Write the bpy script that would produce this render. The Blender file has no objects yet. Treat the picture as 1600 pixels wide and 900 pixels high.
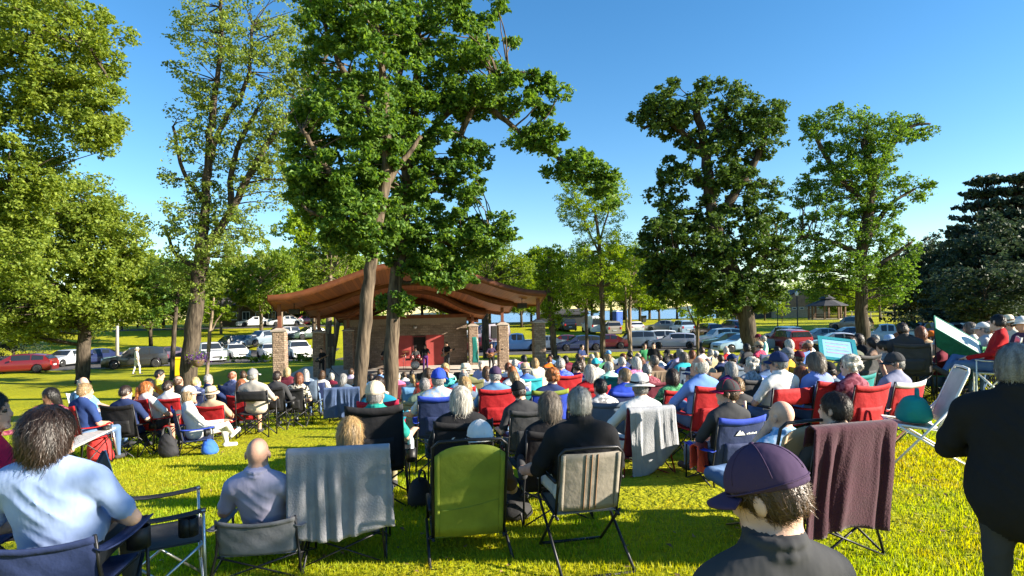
import bpy, math, random
import numpy as np
from mathutils import Vector, Matrix, Euler

# ------------------------------------------------------------------ camera, sky, sun, exposure
scene = bpy.context.scene
COL = scene.collection
R = math.radians
CZ = 1.78                 # eye height of the photographer above the lawn
F = 950.0                 # focal length in pixels of a 1600 px wide picture
ROLL = 0.023              # the phone was held slightly tilted
PX0, PY0 = 800.0, 488.0   # where the optical axis meets the picture

cam_data = bpy.data.cameras.new('camera')
cam = bpy.data.objects.new('camera', cam_data)
COL.objects.link(cam)
cam_data.sensor_width = 36.0
cam_data.lens = 36.0 * F / 1600.0
cam_data.shift_y = 38.0 / 1600.0
cam_data.clip_start = 0.05
cam_data.clip_end = 9000.0
cam.matrix_world = Matrix.Translation((0, 0, CZ)) @ Matrix.Rotation(R(90), 4, 'X') @ Matrix.Rotation(-ROLL, 4, 'Z')
scene.camera = cam

SUN_AZ, SUN_EL = R(102.0), R(21.0)      # measured from the view direction towards the right; above the horizon
world = bpy.data.worlds.new('World')
scene.world = world
world.use_nodes = True
wn, wl = world.node_tree.nodes, world.node_tree.links
for n in list(wn):
    wn.remove(n)
w_out = wn.new('ShaderNodeOutputWorld')
w_bg = wn.new('ShaderNodeBackground')
w_bg.inputs['Strength'].default_value = 0.071
w_sky = wn.new('ShaderNodeTexSky')
w_sky.sky_type = 'NISHITA'
w_sky.sun_disc = False
w_sky.sun_elevation = SUN_EL
w_sky.sun_rotation = SUN_AZ
w_sky.air_density = 1.0
w_sky.dust_density = 0.0
w_sky.ozone_density = 2.2
w_hs = wn.new('ShaderNodeHueSaturation')
w_hs.inputs['Saturation'].default_value = 1.3
wl.new(w_sky.outputs['Color'], w_hs.inputs['Color'])
wl.new(w_hs.outputs['Color'], w_bg.inputs['Color'])
wl.new(w_bg.outputs['Background'], w_out.inputs['Surface'])

sun_data = bpy.data.lights.new('sun', 'SUN')
sun_data.energy = 5.0
sun_data.angle = R(0.55)
sun_data.color = (1.0, 0.90, 0.74)
sun = bpy.data.objects.new('sun', sun_data)
COL.objects.link(sun)
sun_dir = Vector((math.cos(SUN_EL) * math.sin(SUN_AZ), math.cos(SUN_EL) * math.cos(SUN_AZ), math.sin(SUN_EL)))
sun.rotation_euler = sun_dir.to_track_quat('Z', 'Y').to_euler()
sun.location = (30, -10, 30)

vs = scene.view_settings
vs.view_transform = 'Standard'
vs.look = 'None'
vs.gamma = 1.0
vs.use_curve_mapping = False
vs.exposure = 1.8
scene.cycles.max_bounces = 7
scene.cycles.transparent_max_bounces = 8
scene.cycles.use_denoising = True

# ------------------------------------------------------------------ helpers
rng = np.random.default_rng(7)
random.seed(7)
_c, _s = math.cos(ROLL), math.sin(ROLL)


def P(px, py, D):
    """World point seen at picture position (px, py) at distance D along the view direction."""
    dx, dy = px - PX0, PY0 - py
    return Vector(((dx * _c + dy * _s) / F * D, D, CZ + (-dx * _s + dy * _c) / F * D))


def sstep(a, b, x):
    t = np.clip((x - a) / (b - a), 0, 1)
    return t * t * (3 - 2 * t)


_CY = [-10, 0, 4, 7, 9.5, 12, 14, 16, 19, 22, 26, 33, 40, 62]
_CD = [1.70, 1.74, 1.78, 1.9, 2.08, 2.25, 2.38, 2.55, 2.85, 3.05, 3.2, 3.45, 3.6, 3.9]


def G(x, y):
    """Height of the ground."""
    x = np.asarray(x, float)
    y = np.asarray(y, float)
    c = 0
    for o in (-1.2, -.6, 0, .6, 1.2):
        c = c + np.interp(y + o, _CY, _CD) / 5
    s = np.interp(y, [0, 15, 40, 70], [.022, .022, .007, .004])
    xc = np.clip(x, -22, 30)
    d = c - s * xc - np.clip(xc - 3, 0, 8) * .05 * (1 - sstep(16, 30, y))
    t = x / np.maximum(y, 1.0)
    wl_ = 1 - sstep(-.30, -.18, t)
    wr_ = sstep(.30, .42, t)
    dl = np.interp(y, [62, 66, 72, 84, 110, 200, 4000], [3.9, 3.6, 2.6, 1.25, 1.0, .7, .4])
    dc = np.interp(y, [62, 70, 90, 108, 116, 140, 4000], [3.85, 3.5, 2.4, 1.75, 1.9, 7.0, 9.0])
    dr = np.interp(y, [62, 70, 90, 120, 200, 4000], [3.7, 3.3, 2.85, 2.55, 2.2, .8])
    far = dl * wl_ + dr * wr_ + dc * (1 - wl_ - wr_)
    w = sstep(58, 70, y)
    return CZ - (d * (1 - w) + far * w)


def g(x, y):
    return float(G(x, y))


def lin(h):
    """#rrggbb (or an (r,g,b) tuple already linear) -> linear rgba."""
    if not isinstance(h, str):
        return (*h[:3], 1.0)
    h = h.lstrip('#')
    v = [int(h[i:i + 2], 16) / 255 for i in (0, 2, 4)]
    return (*[(c / 12.92 if c <= .04045 else ((c + .055) / 1.055) ** 2.4) for c in v], 1.0)


_M = {}


def mat(name, color, rough=.8, metal=0, noise=.12, nscale=18., bump=0., bscale=60., color2=None, spec=.3, coat=0, stretch=None, sheen=0):
    """A procedural surface: base colour mottled by noise, optional bump."""
    key = (name, str(color), rough, metal, noise, nscale, bump, bscale, str(color2), spec, coat, str(stretch), sheen)
    if key in _M:
        return _M[key]
    m = bpy.data.materials.new(name)
    m.use_nodes = True
    nt = m.node_tree
    b = nt.nodes['Principled BSDF']
    b.inputs['Roughness'].default_value = rough
    b.inputs['Metallic'].default_value = metal
    b.inputs['Specular IOR Level'].default_value = spec
    b.inputs['Coat Weight'].default_value = coat
    if sheen:
        b.inputs['Sheen Weight'].default_value = sheen
    tc = nt.nodes.new('ShaderNodeTexCoord')
    vec = tc.outputs['Object']
    if stretch:
        mp = nt.nodes.new('ShaderNodeMapping')
        mp.inputs['Scale'].default_value = stretch
        nt.links.new(vec, mp.inputs['Vector'])
        vec = mp.outputs['Vector']
    c1 = lin(color)
    c2 = lin(color2) if color2 is not None else tuple(max(0, c * (1 - noise * 2)) for c in c1[:3]) + (1,)
    if color2 is None:
        c1 = tuple(min(1, c * (1 + noise)) for c in c1[:3]) + (1,)
    nz = nt.nodes.new('ShaderNodeTexNoise')
    nz.inputs['Scale'].default_value = nscale
    nz.inputs['Detail'].default_value = 4
    nt.links.new(vec, nz.inputs['Vector'])
    rp = nt.nodes.new('ShaderNodeValToRGB')
    rp.color_ramp.elements[0].position = .32
    rp.color_ramp.elements[1].position = .68
    rp.color_ramp.elements[0].color = c2
    rp.color_ramp.elements[1].color = c1
    nt.links.new(nz.outputs['Fac'], rp.inputs['Fac'])
    nt.links.new(rp.outputs['Color'], b.inputs['Base Color'])
    if bump:
        n2 = nt.nodes.new('ShaderNodeTexNoise')
        n2.inputs['Scale'].default_value = bscale
        n2.inputs['Detail'].default_value = 3
        nt.links.new(vec, n2.inputs['Vector'])
        bp = nt.nodes.new('ShaderNodeBump')
        bp.inputs['Strength'].default_value = bump
        bp.inputs['Distance'].default_value = .02
        nt.links.new(n2.outputs['Fac'], bp.inputs['Height'])
        nt.links.new(bp.outputs['Normal'], b.inputs['Normal'])
    _M[key] = m
    return m


def mesh_np(name, V, faces, mats=(), midx=None, smooth=True):
    """Mesh from numpy arrays. faces: (n,3) or (n,4) array, or a list of lists."""
    me = bpy.data.meshes.new(name)
    V = np.asarray(V, np.float32)
    if isinstance(faces, np.ndarray):
        nf, k = faces.shape
        me.vertices.add(len(V))
        me.vertices.foreach_set('co', V.ravel())
        me.loops.add(nf * k)
        me.loops.foreach_set('vertex_index', faces.astype(np.int32).ravel())
        me.polygons.add(nf)
        me.polygons.foreach_set('loop_start', np.arange(0, nf * k, k, dtype=np.int32))
        if midx is not None:
            me.polygons.foreach_set('material_index', np.asarray(midx, np.int32))
        me.polygons.foreach_set('use_smooth', np.full(nf, smooth))
        me.update(calc_edges=True)
    else:
        me.from_pydata(V.tolist(), [], faces)
        if midx is not None:
            me.polygons.foreach_set('material_index', np.asarray(midx, np.int32))
        me.polygons.foreach_set('use_smooth', np.full(len(faces), smooth))
        me.update()
    for m in mats:
        me.materials.append(m)
    return me


def obj(name, me, parent=None, loc=None, rot=None, mats=None, scale=None):
    o = bpy.data.objects.new(name, me)
    COL.objects.link(o)
    if parent is not None:
        o.parent = parent
    if loc is not None:
        o.location = loc
    if rot is not None:
        o.rotation_euler = rot
    if scale is not None:
        o.scale = scale
    if mats:
        for i, m in enumerate(mats):
            if i < len(o.material_slots):
                o.material_slots[i].link = 'OBJECT'
                o.material_slots[i].material = m
    return o


def tag(o, label=None, cat=None, group=None, kind=None):
    for k, v in (('label', label), ('category', cat), ('group', group), ('kind', kind)):
        if v:
            o[k] = v
    return o


def thing(name, label, cat, loc=(0, 0, 0), rotz=0, group=None):
    o = obj(name, None, None, loc, (0, 0, rotz))
    o.empty_display_size = .2
    return tag(o, label, cat, group)


class MB:
    """Collects shapes and links them as one mesh."""

    def __init__(s):
        s.V, s.Fc, s.MI = [], [], []

    def add(s, V, Fc, mi=0):
        b = len(s.V)
        s.V += [tuple(map(float, v)) for v in V]
        s.Fc += [[i + b for i in f] for f in Fc]
        s.MI += [mi] * len(Fc)
        return s

    def box(s, lo, hi, mi=0, M=None, bev=0.0):
        x0, y0, z0 = lo
        x1, y1, z1 = hi
        if bev <= 0:
            V = [(x0, y0, z0), (x1, y0, z0), (x1, y1, z0), (x0, y1, z0), (x0, y0, z1), (x1, y0, z1), (x1, y1, z1), (x0, y1, z1)]
            Fc = [(3, 2, 1, 0), (4, 5, 6, 7), (0, 1, 5, 4), (1, 2, 6, 5), (2, 3, 7, 6), (3, 0, 4, 7)]
        else:
            b = bev
            ring = lambda i, z: [(x0 + b + i, y0 + i, z), (x1 - b - i, y0 + i, z), (x1 - i, y0 + b + i, z), (x1 - i, y1 - b - i, z),
                                 (x1 - b - i, y1 - i, z), (x0 + b + i, y1 - i, z), (x0 + i, y1 - b - i, z), (x0 + i, y0 + b + i, z)]
            V = ring(b * .6, z0) + ring(0, z0 + b) + ring(0, z1 - b) + ring(b * .6, z1)
            Fc = [tuple(range(7, -1, -1)), tuple(range(24, 32))]
            for k in range(3):
                for i in range(8):
                    j = (i + 1) % 8
                    Fc.append((k * 8 + i, k * 8 + j, k * 8 + 8 + j, k * 8 + 8 + i))
        if M is not None:
            V = [tuple(M @ Vector(v)) for v in V]
        return s.add(V, Fc, mi)

    def tube(s, pts, r, n=7, mi=0, cap=True):
        pts = [Vector(p) for p in pts]
        rs = r if isinstance(r, (list, tuple)) else [r] * len(pts)
        V, Fc = [], []
        up = None
        for i, p in enumerate(pts):
            d = (pts[min(i + 1, len(pts) - 1)] - pts[max(i - 1, 0)])
            if d.length < 1e-9:
                d = Vector((0, 0, 1))
            d.normalize()
            if up is None:
                a = Vector((1, 0, 0)) if abs(d.x) < .8 else Vector((0, 1, 0))
                up = d.cross(a).normalized()
            else:
                up = (up - d * up.dot(d))
                up = up.normalized() if up.length > 1e-6 else d.orthogonal().normalized()
            w = d.cross(up)
            for k in range(n):
                t = 2 * math.pi * k / n
                V.append(p + (up * math.cos(t) + w * math.sin(t)) * rs[i])
        for i in range(len(pts) - 1):
            for k in range(n):
                a, b = i * n + k, i * n + (k + 1) % n
                Fc.append((a, b, b + n, a + n))
        if cap:
            Fc.append(tuple(range(n - 1, -1, -1)))
            Fc.append(tuple(range((len(pts) - 1) * n, len(pts) * n)))
        return s.add(V, Fc, mi)

    def lathe(s, prof, n=20, mi=0, M=None):
        """prof: (radius, height) pairs round the z axis."""
        V, Fc = [], []
        for r, z in prof:
            for k in range(n):
                t = 2 * math.pi * k / n
                V.append((r * math.cos(t), r * math.sin(t), z))
        for i in range(len(prof) - 1):
            for k in range(n):
                a, b = i * n + k, i * n + (k + 1) % n
                Fc.append((a, b, b + n, a + n))
        Fc.append(tuple(range(n - 1, -1, -1)))
        Fc.append(tuple(range((len(prof) - 1) * n, len(prof) * n)))
        if M is not None:
            V = [tuple(M @ Vector(v)) for v in V]
        return s.add(V, Fc, mi)

    def sheet(s, fn, nu, nv, th=.006, mi=0):
        """Closed thin cloth over the surface fn(u, v), u and v in 0..1."""
        S = np.array([[fn(u / nu, v / nv) for v in range(nv + 1)] for u in range(nu + 1)], float)
        du = np.gradient(S, axis=0)
        dv = np.gradient(S, axis=1)
        N = np.cross(du, dv)
        N /= np.maximum(np.linalg.norm(N, axis=2, keepdims=True), 1e-9)
        A, B = S + N * th / 2, S - N * th / 2
        m = nv + 1
        V = np.concatenate([A.reshape(-1, 3), B.reshape(-1, 3)])
        o = (nu + 1) * m
        Fc = []
        for i in range(nu):
            for j in range(nv):
                a = i * m + j
                Fc.append((a, a + m, a + m + 1, a + 1))
                Fc.append((o + a, o + a + 1, o + a + m + 1, o + a + m))
        for i in range(nu):
            a, b = i * m, i * m + nv
            Fc.append((a, o + a, o + a + m, a + m))
            Fc.append((b, b + m, o + b + m, o + b))
        for j in range(nv):
            a, b = j, nu * m + j
            Fc.append((a, a + 1, o + a + 1, o + a))
            Fc.append((b, o + b, o + b + 1, b + 1))
        return s.add(V, Fc, mi)

    def ell(s, c, r, n=12, mi=0):
        V, Fc = [(c[0], c[1], c[2] - r[2])], []
        h = n // 2
        for i in range(1, h):
            a = -math.pi / 2 + math.pi * i / h
            for k in range(n):
                t = 2 * math.pi * k / n
                V.append((c[0] + r[0] * math.cos(a) * math.cos(t), c[1] + r[1] * math.cos(a) * math.sin(t), c[2] + r[2] * math.sin(a)))
        V.append((c[0], c[1], c[2] + r[2]))
        for k in range(n):
            Fc.append((0, 1 + (k + 1) % n, 1 + k))
            for i in range(h - 2):
                a, b = 1 + i * n + k, 1 + i * n + (k + 1) % n
                Fc.append((a, b, b + n, a + n))
            b0 = 1 + (h - 2) * n
            Fc.append((b0 + k, b0 + (k + 1) % n, len(V) - 1))
        return s.add(V, Fc, mi)

    def mesh(s, name, mats=(), smooth=True):
        return mesh_np(name, s.V, s.Fc, mats, s.MI, smooth)

    def build(s, name, mats, parent=None, smooth=True, **k):
        mats = mats if isinstance(mats, (list, tuple)) else [mats]
        return obj(name, s.mesh(name, mats, smooth), parent, **k)


def autosmooth(me, deg=40):
    """Hard edges where the faces meet sharply."""
    try:
        me.set_sharp_from_angle(angle=R(deg))
    except Exception:
        pass
    return me
# ------------------------------------------------------------------ ground, road, lake
def grass_material():
    m = bpy.data.materials.new('mown_grass')
    m.use_nodes = True
    nt = m.node_tree
    b = nt.nodes['Principled BSDF']
    b.inputs['Roughness'].default_value = .85
    b.inputs['Specular IOR Level'].default_value = .15
    tc = nt.nodes.new('ShaderNodeTexCoord')

    def noise(scale, detail=4):
        n = nt.nodes.new('ShaderNodeTexNoise')
        n.inputs['Scale'].default_value = scale
        n.inputs['Detail'].default_value = detail
        nt.links.new(tc.outputs['Object'], n.inputs['Vector'])
        return n

    def ramp(src, c0, c1, p0=.3, p1=.7):
        r = nt.nodes.new('ShaderNodeValToRGB')
        r.color_ramp.elements[0].position = p0
        r.color_ramp.elements[1].position = p1
        r.color_ramp.elements[0].color = lin(c0)
        r.color_ramp.elements[1].color = lin(c1)
        nt.links.new(src.outputs['Fac'], r.inputs['Fac'])
        return r
    a = ramp(noise(.35), (.29, .30, .008), (.40, .38, .010))
    c = ramp(noise(9, 6), (.62, .68, .6), (1.15, 1.12, 1.1), .25, .75)
    mx = nt.nodes.new('ShaderNodeMix')
    mx.data_type = 'RGBA'
    mx.blend_type = 'MULTIPLY'
    mx.inputs['Factor'].default_value = 1.0
    nt.links.new(a.outputs['Color'], mx.inputs[6])
    nt.links.new(c.outputs['Color'], mx.inputs[7])
    nt.links.new(mx.outputs[2], b.inputs['Base Color'])
    bp = nt.nodes.new('ShaderNodeBump')
    bp.inputs['Strength'].default_value = 1.0
    bp.inputs['Distance'].default_value = .09
    n3 = noise(16, 5)
    nt.links.new(n3.outputs['Fac'], bp.inputs['Height'])
    nt.links.new(bp.outputs['Normal'], b.inputs['Normal'])
    return m


M_GRASS = grass_material()
M_ASPH = mat('asphalt', (.085, .08, .078), .9, noise=.2, nscale=2.5, bump=.3, bscale=40)
M_CONC = mat('concrete', (.36, .31, .27), .9, noise=.12, nscale=3, bump=.2, bscale=30)

xs = np.concatenate([np.arange(-4000, -400, 400), np.arange(-400, -160, 20), np.arange(-160, -46, 4), np.arange(-46, 46, 1.0), np.arange(46, 160, 4), np.arange(160, 400, 20), np.arange(400, 4001, 400)])
ys = np.concatenate([np.arange(-40, -6, 4), np.arange(-6, 30, .5), np.arange(30, 74, 1.0), np.arange(74, 150, 3), np.arange(150, 400, 25), np.arange(400, 5001, 400)])
XX, YY = np.meshgrid(xs, ys, indexing='ij')
ZZ = G(XX, YY) + .03 * np.sin(XX * .9 + YY * .5) * np.sin(YY * .7) * (YY < 60)


def patch(sel, dz=0.0):
    """Faces of the ground grid whose cell centres satisfy sel, lifted by dz."""
    nx, ny = len(xs), len(ys)
    V = np.stack([XX.ravel(), YY.ravel(), ZZ.ravel() + dz], 1)
    i, j = np.meshgrid(np.arange(nx - 1), np.arange(ny - 1), indexing='ij')
    cx, cy = (xs[:-1] + xs[1:])[i] / 2, (ys[:-1] + ys[1:])[j] / 2
    ok = sel(cx, cy)
    a = (i * ny + j)[ok]
    Fc = np.stack([a, a + ny, a + ny + 1, a + 1], 1)
    used, inv = np.unique(Fc.ravel(), return_inverse=True)
    return V[used], inv.reshape(-1, 4)


V, Fc = patch(lambda x, y: x == x)
tag(obj('ground', mesh_np('ground', V, Fc, [M_GRASS])), kind='structure')
V, Fc = patch(lambda x, y: (y > 54 + np.clip(-x - 20, 0, 30) * -.28) & (y < 67.5) & (x > -120) & (x < 75) & ~((x > -19) & (x < -16)), .02)
tag(obj('road', mesh_np('road', V, Fc, [M_ASPH])), kind='structure')
V, Fc = patch(lambda x, y: (y > 84) & (y < 90) & (x < -24) & (x > -110), .02)
tag(obj('road', mesh_np('road', V, Fc, [M_ASPH])), kind='structure')
V, Fc = patch(lambda x, y: (y > 29.2) & (y < 31.4) & (x > -11) & (x < 4), .03)
tag(obj('path', mesh_np('path', V, Fc, [M_CONC])), kind='structure')

mw = bpy.data.materials.new('lake_water')
mw.use_nodes = True
b = mw.node_tree.nodes['Principled BSDF']
b.inputs['Base Color'].default_value = (.10, .21, .38, 1)
b.inputs['Roughness'].default_value = .25
nz = mw.node_tree.nodes.new('ShaderNodeTexNoise')
nz.inputs['Scale'].default_value = .9
bp = mw.node_tree.nodes.new('ShaderNodeBump')
bp.inputs['Strength'].default_value = .6
bp.inputs['Distance'].default_value = .3
tcw = mw.node_tree.nodes.new('ShaderNodeTexCoord')
mw.node_tree.links.new(tcw.outputs['Object'], nz.inputs['Vector'])
mw.node_tree.links.new(nz.outputs['Fac'], bp.inputs['Height'])
mw.node_tree.links.new(bp.outputs['Normal'], b.inputs['Normal'])
lz = CZ - 4.6
tag(obj('lake', mesh_np('lake', [(-2000, 112, lz), (2600, 112, lz), (2600, 4200, lz), (-2000, 4200, lz)], [[0, 1, 2, 3]], [mw])), kind='structure')
# the far shore
hx = np.linspace(-2500, 3000, 90)
V = []
for i, x in enumerate(hx):
    h = 9 + 6 * math.sin(i * .37) + 5 * math.sin(i * 1.13 + 1) + 2 * math.sin(i * 2.9)
    V += [(x, 3000, lz - 1), (x, 3060, lz + max(4, h)), (x, 3400, lz - 1)]
Fc = []
for i in range(len(hx) - 1):
    a = i * 3
    Fc += [[a, a + 3, a + 4, a + 1], [a + 1, a + 4, a + 5, a + 2]]
tag(obj('hills', mesh_np('hills', V, Fc, [mat('far_shore_woods', (.07, .11, .10), .9, nscale=.02)])), kind='structure')


# near grass blades
def grass_blades():
    N = 420000
    u = rng.random(N)
    y = 2.0 + 15.0 * u ** 1.35
    x = (rng.random(N) * 2 - 1) * (y * .9 + .6)
    z = G(x, y)
    h = rng.uniform(.016, .042, N) * (1 + .25 * np.sin(x * 2.1) * np.sin(y * 1.7))
    w = rng.uniform(.0022, .0042, N) * (1 + y * .16)
    a = rng.uniform(0, 2 * math.pi, N)
    lean = rng.uniform(.0, .030, N)
    la = rng.uniform(0, 2 * math.pi, N)
    c, s = np.cos(a), np.sin(a)
    A = np.stack([x - c * w, y - s * w, z - .01], 1)
    B = np.stack([x + c * w, y + s * w, z - .01], 1)
    T = np.stack([x + np.cos(la) * lean, y + np.sin(la) * lean, z + h], 1)
    V = np.stack([A, B, T], 1).reshape(-1, 3)
    Fc = np.arange(3 * N).reshape(-1, 3)
    return V, Fc


def leaf_material(name, c0, c1, trans=.4, rough=.55, patches=False):
    m = bpy.data.materials.new(name)
    m.use_nodes = True
    nt = m.node_tree
    b = nt.nodes['Principled BSDF']
    b.inputs['Roughness'].default_value = rough
    b.inputs['Specular IOR Level'].default_value = .35
    ge = nt.nodes.new('ShaderNodeNewGeometry')
    rp = nt.nodes.new('ShaderNodeValToRGB')
    rp.color_ramp.elements[0].color = lin(c0)
    rp.color_ramp.elements[1].color = lin(c1)
    nt.links.new(ge.outputs['Random Per Island'], rp.inputs['Fac'])
    nt.links.new(rp.outputs['Color'], b.inputs['Base Color'])
    col_out = rp.outputs['Color']
    if patches:
        tc = nt.nodes.new('ShaderNodeTexCoord')
        prev = col_out
        for sc_, cc, lo_, hi_ in ((.55, (.72, .95, .8), .42, .62), (2.3, (1.15, .92, 1.6), .55, .72), (7., (.7, .85, .8), .56, .66)):
            nz = nt.nodes.new('ShaderNodeTexNoise')
            nz.inputs['Scale'].default_value = sc_
            nz.inputs['Detail'].default_value = 4
            nt.links.new(tc.outputs['Object'], nz.inputs['Vector'])
            r2 = nt.nodes.new('ShaderNodeValToRGB')
            r2.color_ramp.elements[0].position = lo_
            r2.color_ramp.elements[1].position = hi_
            r2.color_ramp.elements[0].color = (1, 1, 1, 1)
            r2.color_ramp.elements[1].color = (*cc, 1)
            nt.links.new(nz.outputs['Fac'], r2.inputs['Fac'])
            mm = nt.nodes.new('ShaderNodeMix')
            mm.data_type = 'RGBA'
            mm.blend_type = 'MULTIPLY'
            mm.inputs['Factor'].default_value = 1
            nt.links.new(prev, mm.inputs[6])
            nt.links.new(r2.outputs['Color'], mm.inputs[7])
            prev = mm.outputs[2]
        col_out = prev
        nt.links.new(col_out, b.inputs['Base Color'])
    tr = nt.nodes.new('ShaderNodeBsdfTranslucent')
    hs = nt.nodes.new('ShaderNodeHueSaturation')
    hs.inputs['Hue'].default_value = .485
    hs.inputs['Saturation'].default_value = 1.1
    hs.inputs['Value'].default_value = 1.5
    nt.links.new(col_out, hs.inputs['Color'])
    nt.links.new(hs.outputs['Color'], tr.inputs['Color'])
    mx = nt.nodes.new('ShaderNodeMixShader')
    mx.inputs['Fac'].default_value = trans
    out = nt.nodes['Material Output']
    nt.links.new(b.outputs['BSDF'], mx.inputs[1])
    nt.links.new(tr.outputs['BSDF'], mx.inputs[2])
    nt.links.new(mx.outputs['Shader'], out.inputs['Surface'])
    return m


V, Fc = grass_blades()
tag(obj('grass', mesh_np('grass', V, Fc, [leaf_material('grass_blade', (.27, .31, .010), (.48, .46, .016), .5, .6, True)], smooth=False)), 'short mown lawn grass around the chairs', kind='stuff')

# dry leaves scattered on the lawn
n_ = 900
ly = 2.2 + 16 * rng.random(n_) ** 1.2
lx = (rng.random(n_) * 2 - 1) * (ly * .9 + .5)
Cq = np.stack([lx, ly, G(lx, ly) + .028], 1)
w_ = rng.uniform(.015, .035, n_)
aa = rng.uniform(0, 6.28, n_)
tz = rng.uniform(-.012, .012, n_)
V = np.stack([Cq + np.stack([np.cos(aa) * w_, np.sin(aa) * w_, tz], 1), Cq + np.stack([-np.sin(aa) * w_ * .6, np.cos(aa) * w_ * .6, -tz + .004], 1), Cq - np.stack([np.cos(aa) * w_, np.sin(aa) * w_, tz], 1), Cq - np.stack([-np.sin(aa) * w_ * .6, np.cos(aa) * w_ * .6, tz], 1)], 1).reshape(-1, 3)
tag(obj('fallen_leaves', mesh_np('fallen_leaves', V, np.arange(len(V)).reshape(-1, 4), [leaf_material('dry_leaf', (.10, .055, .025), (.30, .19, .08), .15)], smooth=False)), 'dry brown leaves scattered on the lawn', kind='stuff')
# ------------------------------------------------------------------ trees
def bark_material(name, c0, c1):
    m = mat(name, c1, .95, color2=c0, nscale=13, bump=1.0, bscale=22, stretch=(1, 1, .14), spec=.1)
    return m


BARK_DARK = bark_material('bark_dark', (.028, .022, .018), (.10, .08, .06))
BARK_MID = bark_material('bark_mid', (.035, .027, .020), (.15, .115, .08))
BARK_PALE = bark_material('bark_pale', (.08, .062, .045), (.27, .21, .15))
LEAF = {
    'oak': leaf_material('oak_leaf', (.035, .10, .016), (.15, .25, .034), .42),
    'oak_shade': leaf_material('oak_leaf_shaded', (.026, .066, .016), (.09, .15, .024), .32),  # oak leaf darkened: the crown's shadow side put into the colour
    'maple': leaf_material('maple_leaf', (.10, .165, .022), (.26, .32, .045), .45),
    'ash': leaf_material('ash_leaf', (.09, .15, .025), (.24, .30, .05), .45),
    'birch': leaf_material('birch_leaf', (.10, .19, .014), (.27, .36, .03), .5),
    'far': leaf_material('far_leaf', (.07, .14, .014), (.20, .27, .025), .42),
    'fir': leaf_material('fir_needles', (.020, .042, .026), (.055, .080, .045), .2),
    'grove': leaf_material('grove_leaf_shaded', (.018, .038, .020), (.052, .078, .038), .25),  # leaves darkened, the shade of the grove is in their colour
}


def leaf_quads(C, size, flat=.35, aspect=.62, droop=0.0):
    """One kite-shaped leaf per centre."""
    n = len(C)
    nrm = rng.normal(size=(n, 3))
    nrm[:, 2] = np.abs(nrm[:, 2]) + flat
    nrm /= np.linalg.norm(nrm, axis=1, keepdims=True)
    d = rng.normal(size=(n, 3))
    d[:, 2] -= droop
    d -= nrm * (d * nrm).sum(1, keepdims=True)
    d /= np.linalg.norm(d, axis=1, keepdims=True)
    w = np.cross(nrm, d)
    L = (size * rng.uniform(.6, 1.25, n))[:, None]
    V = np.stack([C - d * L * .5, C + w * L * aspect * .5 + nrm * L * .06, C + d * L * .5, C - w * L * aspect * .5 + nrm * L * .06], 1)
    return V.reshape(-1, 3)


def clump_points(c, r, n, squash=.75):
    """Leaf positions in a clump: sprays set round an uneven shell, denser outside."""
    k = max(5, int(n / 16))
    d = rng.normal(size=(k, 3))
    d /= np.linalg.norm(d, axis=1, keepdims=True)
    rad = r * rng.uniform(.35, 1.08, k) ** .8
    sub = d * rad[:, None] * np.array([1, 1, squash])
    idx = rng.integers(0, k, n)
    p = sub[idx] + rng.normal(size=(n, 3)) * r * .17 * np.array([1, 1, .7])
    return p + np.asarray(c)


def crown_mesh(name, clumps, leaf, size, per, flat=.35, droop=0.0, squash=.75):
    Cs = []
    for c, r in clumps:
        Cs.append(clump_points(c, r, per, squash))
    C = np.concatenate(Cs)
    V = leaf_quads(C, size, flat, droop=droop)
    return mesh_np(name, V, np.arange(len(V)).reshape(-1, 4), [LEAF[leaf]], smooth=False)


def wob(pts, rs, amp, sub=5):
    """A limb through pts, bent a little between them."""
    pts = [Vector(p) for p in pts]
    out, rr = [], []
    for i in range(len(pts) - 1):
        p0, p1 = pts[max(i - 1, 0)], pts[i]
        p2, p3 = pts[i + 1], pts[min(i + 2, len(pts) - 1)]
        for k in range(sub):
            t = k / sub
            a = .5 * ((2 * p1) + (p2 - p0) * t + (2 * p0 - 5 * p1 + 4 * p2 - p3) * t * t + (3 * p1 - p0 - 3 * p2 + p3) * t ** 3)
            a = a + Vector((random.uniform(-1, 1), random.uniform(-1, 1), 0)) * amp * (1 if (i or k) else 0)
            out.append(a)
            rr.append((rs[i] * (1 - t) + rs[i + 1] * t) * random.uniform(.94, 1.07))
    out.append(pts[-1])
    rr.append(rs[-1])
    return out, rr


GRP_TREE = 'park trees round the lawn'


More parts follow.
